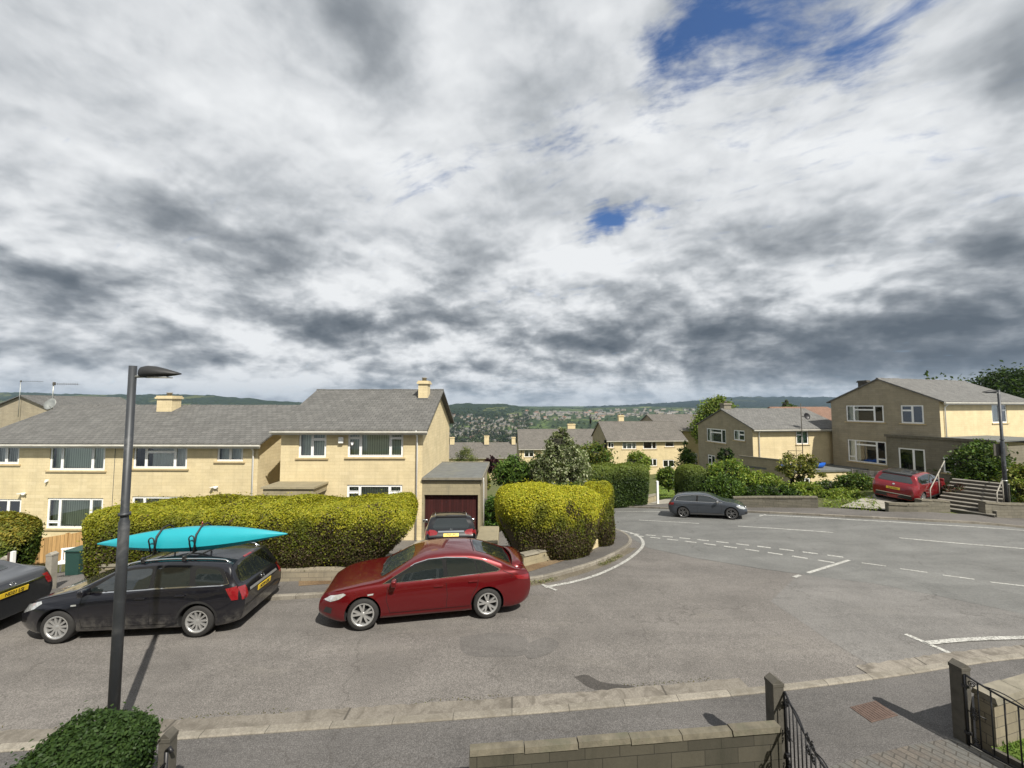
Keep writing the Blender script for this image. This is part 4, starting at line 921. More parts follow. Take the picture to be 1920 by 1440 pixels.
def shrub(name, label, cat, x, y, parts, n, size, cols, base=None, group=None, trunk=None, clump=.38, flat=.25, core=True, asp=.5, limbs=5, airy=0.0):
    """parts: (dx, dy, dz, rx, ry, rz) lobes above the base; leaves sit in clumps through the lobes"""
    z0 = G(x, y) if base is None else base
    root = empty(name, (x, y, z0)); tag(root, label, cat, group)
    vol = np.array([p[3]*p[4]*p[5] for p in parts])**.67; vol /= vol.sum(); PP = []; NN = []; CC = []
    for p, f in zip(parts, vol):
        m = int(n*f); k = max(5, int(m/45)); q = rng.normal(size=(k, 3)); q /= np.linalg.norm(q, axis=1)[:, None]
        rad = rng.uniform(.45 if not airy else .2, 1.0, k)**.5; c = q*rad[:, None]*np.array(p[3:6])+np.array(p[0:3]); c[:, 2] = np.maximum(c[:, 2], .08)
        idx = rng.integers(0, k, m); cs = clump*rng.uniform(.6, 1.3, k)*min(p[3:6])
        pts = c[idx]+rng.normal(size=(m, 3))*cs[idx][:, None]*np.array([.62, .62, .45])
        pts[:, 2] = np.maximum(pts[:, 2], .03)
        nr = pts-np.array(p[0:3])+np.array([0, 0, .4*p[5]]); nr /= np.linalg.norm(nr, axis=1)[:, None]+1e-9
        tone = rng.uniform(.62, 1.3, k)[idx]
        PP.append(pts); NN.append(nr); CC.append(pal(m, cols)*tone[:, None])
    P = np.concatenate(PP); leaves('foliage', P, np.concatenate(NN), size*rng.uniform(.6, 1.4, len(P)), np.concatenate(CC), root, flat=flat, asp=asp)
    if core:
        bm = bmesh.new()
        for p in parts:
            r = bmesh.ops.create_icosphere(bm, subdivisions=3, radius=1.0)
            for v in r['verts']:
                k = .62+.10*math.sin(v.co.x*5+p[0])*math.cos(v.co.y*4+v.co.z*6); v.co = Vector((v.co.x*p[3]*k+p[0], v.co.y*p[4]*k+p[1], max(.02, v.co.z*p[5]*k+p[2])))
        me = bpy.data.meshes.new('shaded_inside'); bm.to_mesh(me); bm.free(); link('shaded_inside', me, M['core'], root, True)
    tr = trunk or (.05+.02*parts[0][5]); mb = MB(); top = max(parts, key=lambda p: p[2]); ctr = Vector(parts[0][:3])
    mb.tube([(0, 0, -.15), (ctr.x*.3, ctr.y*.3, ctr.z*.45), (top[0]*.8, top[1]*.8, top[2])], [tr, tr*.7, tr*.25], 8)
    for k in range(limbs):
        p = parts[k % len(parts)]; a = rng.uniform(0, 6.28); e = Vector((p[0]+math.cos(a)*p[3]*.7, p[1]+math.sin(a)*p[4]*.7, p[2]+rng.uniform(-.1, .6)*p[5])); s = Vector((ctr.x*.3, ctr.y*.3, ctr.z*rng.uniform(.25, .5)))
        mb.tube([s, s.lerp(e, .5)+Vector((0, 0, .1*p[5])), e], [tr*.5, tr*.3, tr*.1], 6)
    mb.build('trunk', M['bark'], root)
    return root
LIGHT = [(.16, .235, .03), (.21, .28, .045), (.11, .18, .026), (.27, .31, .07)]
MID = [(.062, .115, .02), (.09, .155, .028), (.125, .195, .036), (.04, .08, .015)]
DARK = [(.024, .048, .012), (.038, .07, .018), (.056, .095, .024), (.016, .032, .01)]
VAR = [(.16, .20, .08), (.25, .28, .15), (.38, .40, .26), (.11, .145, .05), (.07, .10, .035)]
OLIVE = [(.14, .16, .03), (.20, .22, .045), (.085, .11, .025), (.28, .27, .07)]
def px_shrub(name, label, cat, u, vb, vt, d, wu, n, size, cols, lobes=None, **kw):
    """a plant at distance d, base and top rows vb, vt and half width wu in picture units"""
    x = (u-960)/FOC*d; zb = EYE-(vb-761)*d/FOC; hgt = (vb-vt)*d/FOC; r = wu*d/FOC
    if lobes == 'cone': parts = [(0, 0, hgt*.28, r, r, hgt*.30), (r*.08, 0, hgt*.50, r*.78, r*.78, hgt*.28), (-r*.05, 0, hgt*.72, r*.48, r*.48, hgt*.22), (0, 0, hgt*.88, r*.22, r*.22, hgt*.13)]
    elif lobes == 'wide': parts = [(-r*.5, 0, hgt*.42, r*.55, r*.6, hgt*.45), (r*.45, .1, hgt*.40, r*.55, r*.6, hgt*.42), (0, -.1, hgt*.58, r*.6, r*.6, hgt*.42)]
    elif lobes == 'tree': parts = [(0, 0, hgt*.62, r*.75, r*.75, hgt*.33), (-r*.45, 0, hgt*.50, r*.5, r*.5, hgt*.22), (r*.5, 0, hgt*.52, r*.5, r*.5, hgt*.22), (r*.1, -.2, hgt*.80, r*.48, r*.48, hgt*.20), (r*.2, .2, hgt*.38, r*.5, r*.5, hgt*.15)]
    else: parts = [(0, 0, hgt*.5, r, r, hgt*.5)]
    return shrub(name, label, cat, x, d, parts, n, size, cols, base=zb, **kw)
px_shrub('shrub', 'bright green bush at the end wall of the garage', 'shrub', 921, 990, 926, 19.5, 20, 5000, .06, [(.07, .14, .02), (.10, .18, .03), (.04, .09, .015)], 'wide')
px_shrub('variegated_tree', 'tall conical pale variegated tree behind the corner hedge', 'tree', 1052, 912, 803, 25.5, 52, 16000, .085, VAR, 'cone', clump=.26)
px_shrub('shrub', 'dark green bush behind the grey board fence', 'shrub', 966, 908, 858, 27, 36, 7000, .09, MID, 'wide')
px_shrub('shrub', 'dark leaved shrub with white blossom between the fence bush and the variegated tree', 'shrub', 1012, 912, 850, 26.5, 22, 5000, .085, MID+VAR[2:3], 'wide')
px_shrub('shrub', 'olive green shrub to the right of the variegated tree', 'shrub', 1112, 885, 832, 30, 36, 7500, .10, OLIVE+MID, 'wide')
px_shrub('shrub', 'light green bush before the row house windows', 'shrub', 1196, 886, 846, 38, 22, 4500, .11, LIGHT, 'wide', airy=.5)
px_shrub('shrub', 'thin dark shrub at the corner of the row house', 'shrub', 1282, 886, 826, 42, 18, 2600, .11, MID, 'cone', airy=.6, core=False)
px_shrub('shrub', 'loose green bush beside the white gate post', 'shrub', 1250, 916, 872, 31, 18, 4500, .10, LIGHT+MID, 'wide')
px_shrub('broad_tree', 'broad light green tree rising behind the gabled house', 'tree', 1342, 872, 744, 52, 44, 15000, .17, [(.14, .21, .035), (.19, .26, .045), (.09, .15, .025), (.25, .29, .08)], 'tree', trunk=.25, clump=.34)
px_shrub('shrub', 'dark shrub at the outhouse corner of the gabled house', 'shrub', 1357, 866, 838, 31.5, 13, 2600, .09, DARK, 'wide')
px_shrub('shrub', 'yellow green bush at the left of the overgrown garden', 'shrub', 1362, 925, 862, 26.5, 40, 9500, .085, LIGHT+MID[:2], 'wide')
px_shrub('shrub', 'grey green bush low in the overgrown garden', 'shrub', 1352, 935, 890, 25.3, 34, 7500, .08, MID, 'wide')
px_shrub('shrub', 'light green bush in the middle of the overgrown garden', 'shrub', 1420, 928, 884, 26, 40, 9000, .085, LIGHT, 'wide')
px_shrub('shrub', 'dark low hedge plants behind the long garden wall', 'shrub', 1440, 936, 905, 25, 50, 9000, .075, DARK+MID, 'wide')
px_shrub('shrub', 'bright grassy bush at the right end of the overgrown garden', 'shrub', 1496, 934, 902, 25.4, 38, 8000, .08, LIGHT, 'wide')
px_shrub('small_tree', 'small sparse golden leaved tree in front of the flat roofed outhouse', 'tree', 1491, 915, 848, 26.5, 46, 3800, .085, OLIVE, 'tree', airy=.8, core=False, clump=.3, limbs=9)
px_shrub('shrub', 'white flecked low plant before the porch house', 'shrub', 1548, 930, 898, 27, 26, 4500, .08, MID+[(.35, .36, .3)], 'wide')
px_shrub('shrub', 'green bush left of the parked red car', 'shrub', 1596, 926, 884, 25.5, 30, 7000, .08, MID+OLIVE[:1], 'wide')
px_shrub('shrub', 'pale weedy plant at the driveway edge', 'shrub', 1570, 941, 915, 23.8, 38, 6000, .07, LIGHT, 'wide')
px_shrub('climbing_shrub', 'large leaved evergreen shrub against the porch wall', 'shrub', 1832, 905, 826, 24.5, 42, 11000, .085, [(.05, .10, .018), (.08, .14, .026), (.03, .06, .012), (.12, .17, .04)], 'wide')
px_shrub('shrub', 'yellow green bush at the right edge above the wall', 'shrub', 1905, 948, 866, 21.5, 30, 8500, .065, OLIVE+LIGHT, 'wide')
px_shrub('shrub', 'small grey rose bush at the foot of the steps', 'shrub', 1776, 945, 900, 21.6, 16, 2500, .055, [(.10, .11, .05), (.06, .08, .03), (.25, .12, .10)], 'wide', airy=.5)
px_shrub('shrub', 'dark bush beside the lamp post at the right', 'shrub', 1868, 950, 908, 21.5, 16, 3500, .06, DARK+MID, 'wide')
px_shrub('climbing_shrub', 'thin climbing rose on the porch wall beside the door', 'shrub', 1750, 905, 850, 27, 12, 900, .08, MID, 'cone', airy=.9, core=False)
px_shrub('conifer_tree', 'dark conifer behind the roof at the right edge', 'tree', 1900, 800, 697, 48, 78, 16000, .20, DARK, 'wide', trunk=.3)
px_shrub('slender_tree', 'slender tree top showing over the gabled house roof', 'tree', 1474, 790, 748, 75, 20, 1800, .2, MID, 'cone', trunk=.2)
px_shrub('feathery_tree', 'feathery pale green tree in front of the low grey roofs', 'tree', 872, 905, 838, 40, 27, 3600, .11, [(.13, .16, .05), (.17, .19, .06), (.09, .12, .035)], 'tree', airy=.8, core=False, asp=.25)
px_shrub('purple_shrub', 'dark purple leaved bush near the feathery tree', 'shrub', 924, 885, 853, 36, 14, 2200, .10, [(.045, .018, .022), (.07, .028, .03), (.03, .015, .016)], 'wide')
px_shrub('purple_tree', 'dark purple tree behind the low roofs', 'tree', 937, 850, 829, 92, 18, 2200, .22, [(.05, .016, .018), (.075, .025, .026)], 'wide')
px_shrub('shrub', 'dull green bush to the left of the purple bush', 'shrub', 905, 920, 872, 30, 14, 3000, .09, OLIVE, 'wide')
px_shrub('low_shrub', 'low soft green mound behind the corner hedge', 'shrub', 1080, 925, 903, 21.5, 42, 6000, .06, [(.10, .15, .03), (.07, .115, .022), (.16, .19, .07)], 'wide')
px_shrub('purple_shrub', 'dark red low bush along the foot of the board fence', 'shrub', 960, 925, 913, 18.5, 24, 2500, .05, [(.06, .018, .02), (.09, .03, .03), (.05, .04, .02)], 'wide')
for u, vt in ((1738, 693), (1752, 699), (1770, 697), (1782, 703), (1797, 703)):
    px_shrub('slender_tree', 'thin tree top showing above the ridge of the porch house', 'tree', u, 760, vt, 58, 5, 110, .2, MID, 'tree', core=False, trunk=.07, limbs=3, airy=.9, group='tree tops above the porch house ridge')
# grass
def grass(name, poly, dens, hgt, cols, size=.02, lift=0.0):
    xs = [p[0] for p in poly]; ys = [p[1] for p in poly]; n = int((max(xs)-min(xs))*(max(ys)-min(ys))*dens)
    X = rng.uniform(min(xs), max(xs), n); Y = rng.uniform(min(ys), max(ys), n); ins = np.zeros(n, bool); k = len(poly)
    for i in range(k):
        x1, y1 = poly[i][0], poly[i][1]; x2, y2 = poly[(i+1) % k][0], poly[(i+1) % k][1]
        c = ((y1 > Y) != (y2 > Y)) & (X < (x2-x1)*(Y-y1)/(y2-y1+1e-12)+x1); ins ^= c
    X, Y = X[ins], Y[ins]; n = len(X); P = np.stack([X, Y, Gn(X, Y)+lift+rng.uniform(.0, hgt, n)], 1); N_ = np.tile([0, 0, 1.0], (n, 1))
    o = leaves(name, P, rng.normal(size=(n, 3)), size*rng.uniform(.6, 1.6, n), pal(n, cols), None, asp=.22); return tag(o, kind='stuff')
def sheet(name, pts, m, off=.006): return tag(drape(name, GPS(pts), off, M[m], .6), kind='structure')
# ------------------------------------------------------------------ cars
def paint(name, c, metal=.35, rough=.32, dust=.0, coat=1.0):
    m, N, out = new_mat(name); P = obj_co(N)
    fl = N.noise(P, 900, 2, .5); col = N.mix(1.0, c, N.ramp(fl, [(.35, .8), (.65, 1.25)]), 'MULTIPLY')
    if dust:
        z = N.n('ShaderNodeSeparateXYZ', i={0: P}).outputs[2]
        d = N.m('MULTIPLY', N.smooth(z, .62, .22), N.smooth(N.noise(P, 5, 7, .7), .38, .65)); col = N.mix(N.m('MULTIPLY', d, dust), col, (.17, .16, .14))
    bsdf(N, out, col, rough, metal, .3, coat); return m
M['p_red'] = paint('deep_red_metallic', (.105, .0025, .0045), .35, .36)
M['p_black'] = paint('blue_black_paint', (.004, .004, .007), .0, .35, .45)
M['p_grey'] = paint('dark_grey_metallic', (.050, .058, .070), .45, .36)
M['p_merc'] = paint('graphite_metallic', (.042, .044, .048), .45, .36)
M['p_glc'] = paint('black_paint', (.005, .005, .006), .0, .3)
M['p_red2'] = paint('bright_red_metallic', (.19, .003, .008), .35, .38)
M['p_roof'] = paint('black_roof_paint', (.02, .022, .023), .2, .3)
def cglass(name, c=(.012, .016, .016)):
    m, N, out = new_mat(name); b = bsdf(N, out, c, .02, 0, .9); b.inputs['IOR'].default_value = 1.6; return m
M['cglass'] = cglass('tinted_car_glass')
M['cglass_clear'] = cglass('windscreen_glass', (.035, .045, .042))
M['chrome'] = plain('chrome', (.75, .75, .74), .12, metal=1.0, var=.05)
M['alloy'] = plain('silver_alloy', (.58, .58, .57), .3, metal=.75, var=.12, scale=9)
M['alloy_dk'] = plain('grey_alloy', (.20, .20, .20), .3, metal=.8, var=.1)
M['rubber'] = plain('tyre_rubber', (.022, .021, .020), .85, var=.3, scale=14, bump=.2)
M['trim'] = plain('black_plastic', (.018, .018, .018), .55, var=.2)
M['gap'] = plain('panel_gap', (.004, .004, .004), .9, var=.0)
M['lamp_red'] = plain('red_lamp_glass', (.20, .010, .013), .15, coat=1.0, var=.25, scale=18)
M['lamp_clear'] = plain('clear_lamp_glass', (.62, .63, .62), .08, metal=.5, coat=1.0, var=.35, scale=20)
M['plate_y'] = plain('yellow_plate', (.72, .50, .035), .4, var=.05)
M['plate_w'] = plain('white_plate', (.80, .80, .78), .4, var=.05)
M['ink'] = plain('black_lettering', (.01, .01, .01), .6, var=0)
M['arch'] = plain('arch_liner', (.012, .012, .012), .95, var=.2)
def interp(tab, xs):
    t = sorted(tab); X = np.array([p[0] for p in t]); Y = np.array([p[1] for p in t])
    # smooth through the points (monotone cubic)
    h = np.diff(X); dl = np.diff(Y)/h; m = np.r_[dl[0], np.where(dl[:-1]*dl[1:] > 0, 2*dl[:-1]*dl[1:]/(dl[:-1]+dl[1:]+1e-12), 0), dl[-1]]
    xs = np.clip(xs, X[0], X[-1]); k = np.clip(np.searchsorted(X, xs)-1, 0, len(h)-1); t_ = (xs-X[k])/h[k]
    return Y[k]*(1+2*t_)*(1-t_)**2+m[k]*h[k]*t_*(1-t_)**2+Y[k+1]*t_**2*(3-2*t_)+m[k+1]*h[k]*t_**2*(t_-1)
def build_car(name, label, S):
    root = empty(name, (0, 0, 0)); tag(root, label, 'car')
    pm = M[S['paint']]; top, belt = S['top'], S['belt']; W = S['W']/2; zb = S.get('zb', .19)
    xf, xr = max(p[0] for p in top), min(p[0] for p in top); fx, rx = S['ax']; tr = S['tyre']
    st = np.unique(np.concatenate([np.linspace(xr, xr+.5, 22), np.linspace(xr+.5, xf-.5, 60), np.linspace(xf-.5, xf, 22)]))
    zt = interp(top, st); bl = np.minimum(interp(belt, st), zt-.015)
    kf = np.clip((st-(xf-S.get('nose', .62)))/S.get('nose', .62), 0, 1); kr = np.clip(((xr+S.get('tail', .5))-st)/S.get('tail', .5), 0, 1)
    w = W*(1-S.get('nf', .26)*kf**2.4-S.get('nr', .17)*kr**2.6)
    flare = .018*(np.exp(-((st-fx)/.38)**2)+np.exp(-((st-rx)/.40)**2))
    V = []; npt = 0
    for x, z, b, ww, fl in zip(st, zt, bl, w, flare):
        h = max(z-b, .015); wr = ww*.94-S.get('tumble', .30)*h; zlo = zb+.10*(1 if False else 0)
        zl = zb+S.get('lift', .10)*float(np.clip((x-(xf-.5))/.5, 0, 1))+S.get('liftr', .06)*float(np.clip(((xr+.5)-x)/.5, 0, 1))
        dz = b-zl
        sec = [(0, zl), (ww*.80, zl), (ww*.93, zl+.015), (ww*.975, zl+.07), (ww*.985+fl*.6, zl+dz*.25), (ww*1.0+fl, zl+dz*.45), (ww*1.0+fl, zl+dz*.62), (ww*.99+fl*.5, zl+dz*.80), (ww*.978, zl+dz*.92), (ww*.955, b), (ww*.94, b+min(.02, h*.3)),
               (ww*.94-(ww*.94-wr)*.45, b+h*.45), (wr+.012, b+h*.80), (wr-.02, b+h*.895), (wr*.86, b+h*.955), (wr*.55, b+h*.988), (0, z)]
        npt = len(sec)
        for y, zz in sec:
            xs = x
            if x > xf-.6: xs -= S.get('rake_f', .20)*((zz-.46)/.45)**2*((x-(xf-.6))/.6)**2 if zz > .46 else .55*((zz-.46))**2*((x-(xf-.6))/.6)**2*1.6
            if x < xr+.5: xs += (S.get('rake_r', .10)*((zz-.62)/.45)**2 if zz > .62 else .75*(zz-.62)**2)*(((xr+.5)-x)/.5)**2
            V.append((xs, y, zz))
    V = np.array(V).reshape(len(st), npt, 3); Lf = V.copy(); Lf[:, :, 1] *= -1
    full = np.concatenate([V, Lf[:, ::-1][:, 1:-1]], 1); nn = full.shape[1]
    bm = bmesh.new(); vs = [[bm.verts.new(p) for p in row] for row in full]
    for a, b in zip(vs, vs[1:]):
        for j in range(nn): bm.faces.new((a[j], a[(j+1) % nn], b[(j+1) % nn], b[j]))
    bm.faces.new(vs[0]); bm.faces.new(vs[-1][::-1])
    bmesh.ops.recalc_face_normals(bm, faces=bm.faces[:])
    bvh = BVHTree.FromBMesh(bm)
    me = bpy.data.meshes.new('body'); bm.to_mesh(me); bm.free()
    body = link('body', me, [pm, M['arch']], root, True)
    # wheel arches
    mb = MB()
    for ax in (fx, rx):
        for s in (1, -1):
            Mx = Matrix.Translation((ax, s*(W-.13), tr+.012)) @ Matrix.Rotation(R(90), 4, 'X')
            rr = tr+.052; mb.lathe([(0, -.2), (rr, -.2), (rr, .2), (0, .2)], 36, 0, Mx)
    bmesh.ops.recalc_face_normals(mb.bm, faces=mb.bm.faces[:])
    cut = mb.build('cut', M['arch']); md = body.modifiers.new('arches', 'BOOLEAN'); md.object = cut; md.operation = 'DIFFERENCE'; md.solver = 'EXACT'; md.material_mode = 'TRANSFER'
    dg = bpy.context.evaluated_depsgraph_get(); nm = bpy.data.meshes.new_from_object(body.evaluated_get(dg)); body.modifiers.clear()
    if len(nm.polygons) > 100:
        body.data = nm; nm.name = 'body'
        try: nm.set_sharp_from_angle(angle=R(38))
        except Exception: pass
    bpy.data.objects.remove(cut)
    DIR = {'left': (Vector((0, 1, 0)), lambda a, b: (a, 3, b)), 'right': (Vector((0, -1, 0)), lambda a, b: (a, -3, b)), 'top': (Vector((0, 0, 1)), lambda a, b: (a, b, 4)), 'rear': (Vector((-1, 0, 0)), lambda a, b: (-6, a, b)), 'front': (Vector((1, 0, 0)), lambda a, b: (6, a, b))}
    def panel(nm, poly, face, m, off=.004, parent=root, step=.045, mats=None, mb2=None):
        bm = bmesh.new(); bm.faces.new([bm.verts.new((p[0], p[1], 0)) for p in poly]); bmesh.ops.triangulate(bm, faces=bm.faces[:])
        for axi in (0, 1):
            lo, hi = min(p[axi] for p in poly), max(p[axi] for p in poly); k = math.floor(lo/step)+1
            while k*step < hi:
                co = [0, 0, 0]; no = [0, 0, 0]; co[axi] = k*step; no[axi] = 1
                bmesh.ops.bisect_plane(bm, geom=bm.verts[:]+bm.edges[:]+bm.faces[:], plane_co=co, plane_no=no); k += 1
        d, fn = DIR[face]
        for v in bm.verts:
            o = Vector(fn(v.co.x, v.co.y)); hit = bvh.ray_cast(o, -d)
            if hit[0] is None: hit = bvh.find_nearest(Vector(fn(v.co.x, v.co.y))-d*(3-W if face in ('left', 'right') else 3))
            nrm = hit[1]; nrm = nrm if nrm.dot(d) > 0 else -nrm
            v.co = hit[0]+(nrm*.6+d*.4)*off
        for f in bm.faces:
            f.normal_update()
            if f.normal.dot(d) < 0: f.normal_flip()
        if mb2 is not None:
            tmp = bpy.data.meshes.new('t'); bm.to_mesh(tmp); mb2.bm.from_mesh(tmp); bpy.data.meshes.remove(tmp); bm.free(); return None
        me = bpy.data.meshes.new(nm); bm.to_mesh(me); bm.free(); return link(nm, me, M[m] if isinstance(m, str) else m, parent, True)
    def seam(pts, face, wd=.010, off=.0025, mb2=None):
        for a, b in zip(pts, pts[1:]):
            a, b = Vector(a), Vector(b); d = (b-a).normalized(); n = Vector((-d.y, d.x))*wd/2
            panel('s', [a-n, b-n, b+n, a+n], face, 'gap', off, mb2=mb2, step=.12)
    def rounded(poly, k=.28):
        P = [Vector(p) for p in poly]; out = []
        for i, p in enumerate(P):
            a, b = P[i-1], P[(i+1) % len(P)]; la = min(k*(p-a).length, .07); lb = min(k*(b-p).length, .07)
            q0 = p+(a-p).normalized()*la; q1 = p+(b-p).normalized()*lb; out += [tuple(q0), tuple(q0.lerp(p, .6).lerp(q1.lerp(p, .6), .5)), tuple(q1)]
        return out
    mir = lambda poly: [(p[0], -p[1]) for p in poly]
    for s in ('left', 'right'):
        if 'dlo' in S:
            panel('window_trim', S['dlo'], s, S.get('dlo_mat', 'chrome'), .0025)
            if 'dlo_in' in S: panel('pillar', S['dlo_in'], s, 'gap', .004)
        for wn in S['side']: panel('side_window', rounded(wn), s, 'cglass', .0065)
        sm = MB()
        for ln in S['seams']: seam(ln, s, mb2=sm)
        sm.build('door_gap', M['gap'], root)
        for hx, hz in S['handles']:
            sg = 1 if s == 'left' else -1; hit = bvh.ray_cast(Vector((hx, 3*sg, hz)), Vector((0, -sg, 0)))[0]
            mb = MB(); mb.box((hx-.10, hit.y+sg*.012-.012, hz-.014), (hx+.10, hit.y+sg*.012+.016, hz+.014), bevel=.010); mb.build('door_handle', M[S.get('handle_mat', S['paint'])], root)
        if 'skirt' in S: panel('sill_trim', S['skirt'], s, S.get('skirt_mat', 'trim'), .006)
        # mirror
        mx, mz = S['mirror']; sg = 1 if s == 'left' else -1; hit = bvh.ray_cast(Vector((mx, 3*sg, mz-.02)), Vector((0, -sg, 0)))[0]
        mb = MB(); mb.box((mx-.05, -.10, -.065), (mx+.06, .10, .075), bevel=.035, M=Matrix.Translation((0, hit.y+sg*.13, mz+.035))); mi = mb.build('door_mirror', M[S.get('mirror_mat', S['paint'])], root, True)
        mb = MB(); mb.tube([(mx+.01, hit.y-sg*.02, mz-.03), (mx+.01, hit.y+sg*.09, mz)], .028, 8); mb.build('mirror_arm', M['trim'], mi)
        for nm, key, mt in (('headlight', 'head', 'lamp_clear'), ('tail_light', 'tail_side', 'lamp_red'), ('indicator', 'ind', 'lamp_clear'), ('wheel_arch_trim', 'archtrim', 'trim')):
            if key in S: panel(nm, S[key], s, mt, .006)
    for poly in S.get('shut', []): pass
    panel('windscreen', rounded(S['wind'], .12), 'top', 'cglass_clear', .005)
    panel('rear_window', rounded(S['back'], .12), S.get('back_dir', 'top'), 'cglass', .005)
    for nm, poly, face, mt, off in S.get('extra', []): panel(nm, poly, face, mt, off)
    if S.get('roofmat'): panel('roof_panel', S['roofpoly'], 'top', S['roofmat'], .003)
    # number plates
    for face, txt, cy, cz, mt in S.get('plates', []):
        d, fn = DIR[face]; hit = bvh.ray_cast(Vector(fn(cy, cz)), -d); o = hit[0]; sg = -1 if face == 'rear' else 1
        up = bvh.ray_cast(Vector(fn(cy, cz+.05)), -d)[0]-bvh.ray_cast(Vector(fn(cy, cz-.05)), -d)[0]; up.normalize(); side = Vector((0, 1*sg, 0)); nrm = side.cross(up)
        Mx = Matrix(((side.x, up.x, nrm.x, o.x+nrm.x*.012), (side.y, up.y, nrm.y, o.y+nrm.y*.012), (side.z, up.z, nrm.z, o.z+nrm.z*.012), (0, 0, 0, 1)))
        mb = MB(); mb.box((-.26, -.056, -.008), (.26, .056, .004), bevel=.004, M=Mx); pl = mb.build('number_plate', M[mt], root)
        if txt: tm = text_mesh(txt, .098); tm.transform(Matrix.Scale(.88, 4, (1, 0, 0))); tm.transform(Mx @ Matrix.Translation((0, 0, .0055))); link('lettering', tm, M['ink'], pl)
    for face, cy, cz, kind, sz in S.get('badges', []):
        d, fn = DIR[face]; hit = bvh.ray_cast(Vector(fn(cy, cz)), -d); o = hit[0]; nrm = hit[1] if hit[1].dot(d) > 0 else -hit[1]
        Q = Matrix.Translation(o+nrm*.008) @ nrm.to_track_quat('Z', 'Y').to_matrix().to_4x4(); mb = MB()
        ring = lambda cx, cy2, r: mb.tube([Q @ Vector((cx+r*math.cos(a), cy2+r*math.sin(a), 0)) for a in np.linspace(0, 2*math.pi, 20, endpoint=False)], sz*.09, 6, closed=True)
        if kind == 'star':
            ring(0, 0, sz)
            for a in (90, 210, 330): mb.tube([Q @ Vector((0, 0, 0)), Q @ Vector((sz*math.cos(R(a)), sz*math.sin(R(a)), 0))], [sz*.14, sz*.03], 6)
        elif kind == 'rings':
            for k in range(4): ring((k-1.5)*sz*1.35, 0, sz)
        elif kind == 'bolt':
            ring(0, 0, sz); mb.tube([Q @ Vector((-sz*1.0, .1*sz, 0)), Q @ Vector((.1*sz, .12*sz, 0)), Q @ Vector((-.1*sz, -.12*sz, 0)), Q @ Vector((sz*1.0, -.1*sz, 0))], sz*.1, 6)
        else: mb.lathe([(0, 0), (sz, 0), (sz*.9, .008), (0, .010)], 20, M=Q)
        mb.build('badge', M['chrome'], root)
    # wheels
    for ax in (fx, rx):
        for s in (1, -1):
            wc = empty('wheel', (ax, s*(W-.115), tr), 0 if s > 0 else math.pi); wc.parent = root; tw = .105
            mb = MB(); ri = tr*(S.get('rim', .66)+.035); RX = Matrix.Rotation(R(-90), 4, 'X')
            mb.lathe([(ri-.02, -tw), (ri+.012, -tw*1.0), (tr-.03, -tw*1.02), (tr-.004, -tw*.82), (tr, -tw*.5), (tr, tw*.5), (tr-.004, tw*.82), (tr-.03, tw*1.02), (ri+.012, tw), (ri-.02, tw)], 44, 0, RX, closed=True); mb.build('tyre', M['rubber'], wc, True)
            mb = MB(); mb.lathe([(ri+.006, tw*1.02), (ri-.006, tw*1.06), (ri-.022, tw*1.0), (ri-.030, tw*.82), (ri-.034, -tw*.6)], 44, 0, RX)
            ns = S.get('spokes', 5); dbl = S.get('split', True); hub = tr*.12
            for k in range(ns):
                a = 2*math.pi*k/ns+.2
                for o in ((-.23, .23) if dbl else (0,)):
                    e0 = Vector((math.cos(a+o*.15)*hub, 0, math.sin(a+o*.15)*hub)); e1 = Vector((math.cos(a+o)*(ri-.012), 0, math.sin(a+o)*(ri-.012))); dd = (e1-e0).normalized(); pw = Vector((-dd.z, 0, dd.x)); w0, w1 = S.get('spw', (.021, .019))
                    q = [e0-pw*w0, e1-pw*w1, e1+pw*w1, e0+pw*w0]; A = [mb.bm.verts.new(p+Vector((0, tw*(.80 if i in (0, 3) else .93), 0))) for i, p in enumerate(q)]; B = [mb.bm.verts.new(p+Vector((0, tw*.45, 0))) for p in q]
                    mb.bm.faces.new(A); mb.bm.faces.new(B[::-1])
                    for i in range(4): mb.bm.faces.new((A[i], A[(i+1) % 4], B[(i+1) % 4], B[i]))
            mb.lathe([(0, tw*.84), (hub*.8, tw*.84), (hub*1.25, tw*.76), (hub*1.25, tw*.4)], 20, 0, RX)
            bmesh.ops.recalc_face_normals(mb.bm, faces=mb.bm.faces[:]); mb.build('rim', M[S.get('rim_mat', 'alloy')], wc)
            mb = MB(); mb.lathe([(0, tw*.15), (ri-.028, tw*.15)], 30, 0, RX); mb.lathe([(0, tw*.24), (ri*.62, tw*.24), (ri*.62, tw*.16)], 30, 0, RX); mb.build('brake_disc', M['arch'], wc)
    return root
def place_car(root, C, head, S):
    """C: ground point under the middle of the wheelbase; head: unit vector to the front"""
    hd = Vector((head[0], head[1])).normalized(); n = Vector((-hd.y, hd.x)); C = Vector((C[0], C[1])); wb = S['ax'][0]-S['ax'][1]; t = S['W']/2-.12
    off = (S['ax'][0]+S['ax'][1])/2
    z = lambda p: G(p.x, p.y)+.012
    f, b, l, r = C+hd*wb/2, C-hd*wb/2, C+n*t, C-n*t
    X = Vector((*(f-b), z(f)-z(b))).normalized(); Y = Vector((*(l-r), z(l)-z(r))); Y = (Y-X*Y.dot(X)).normalized(); Z = X.cross(Y)
    o = Vector((C.x, C.y, (z(f)+z(b))/2))-X*off
    root.matrix_world = Matrix(((X.x, Y.x, Z.x, o.x), (X.y, Y.y, Z.y, o.y), (X.z, Y.z, Z.z, o.z), (0, 0, 0, 1)))
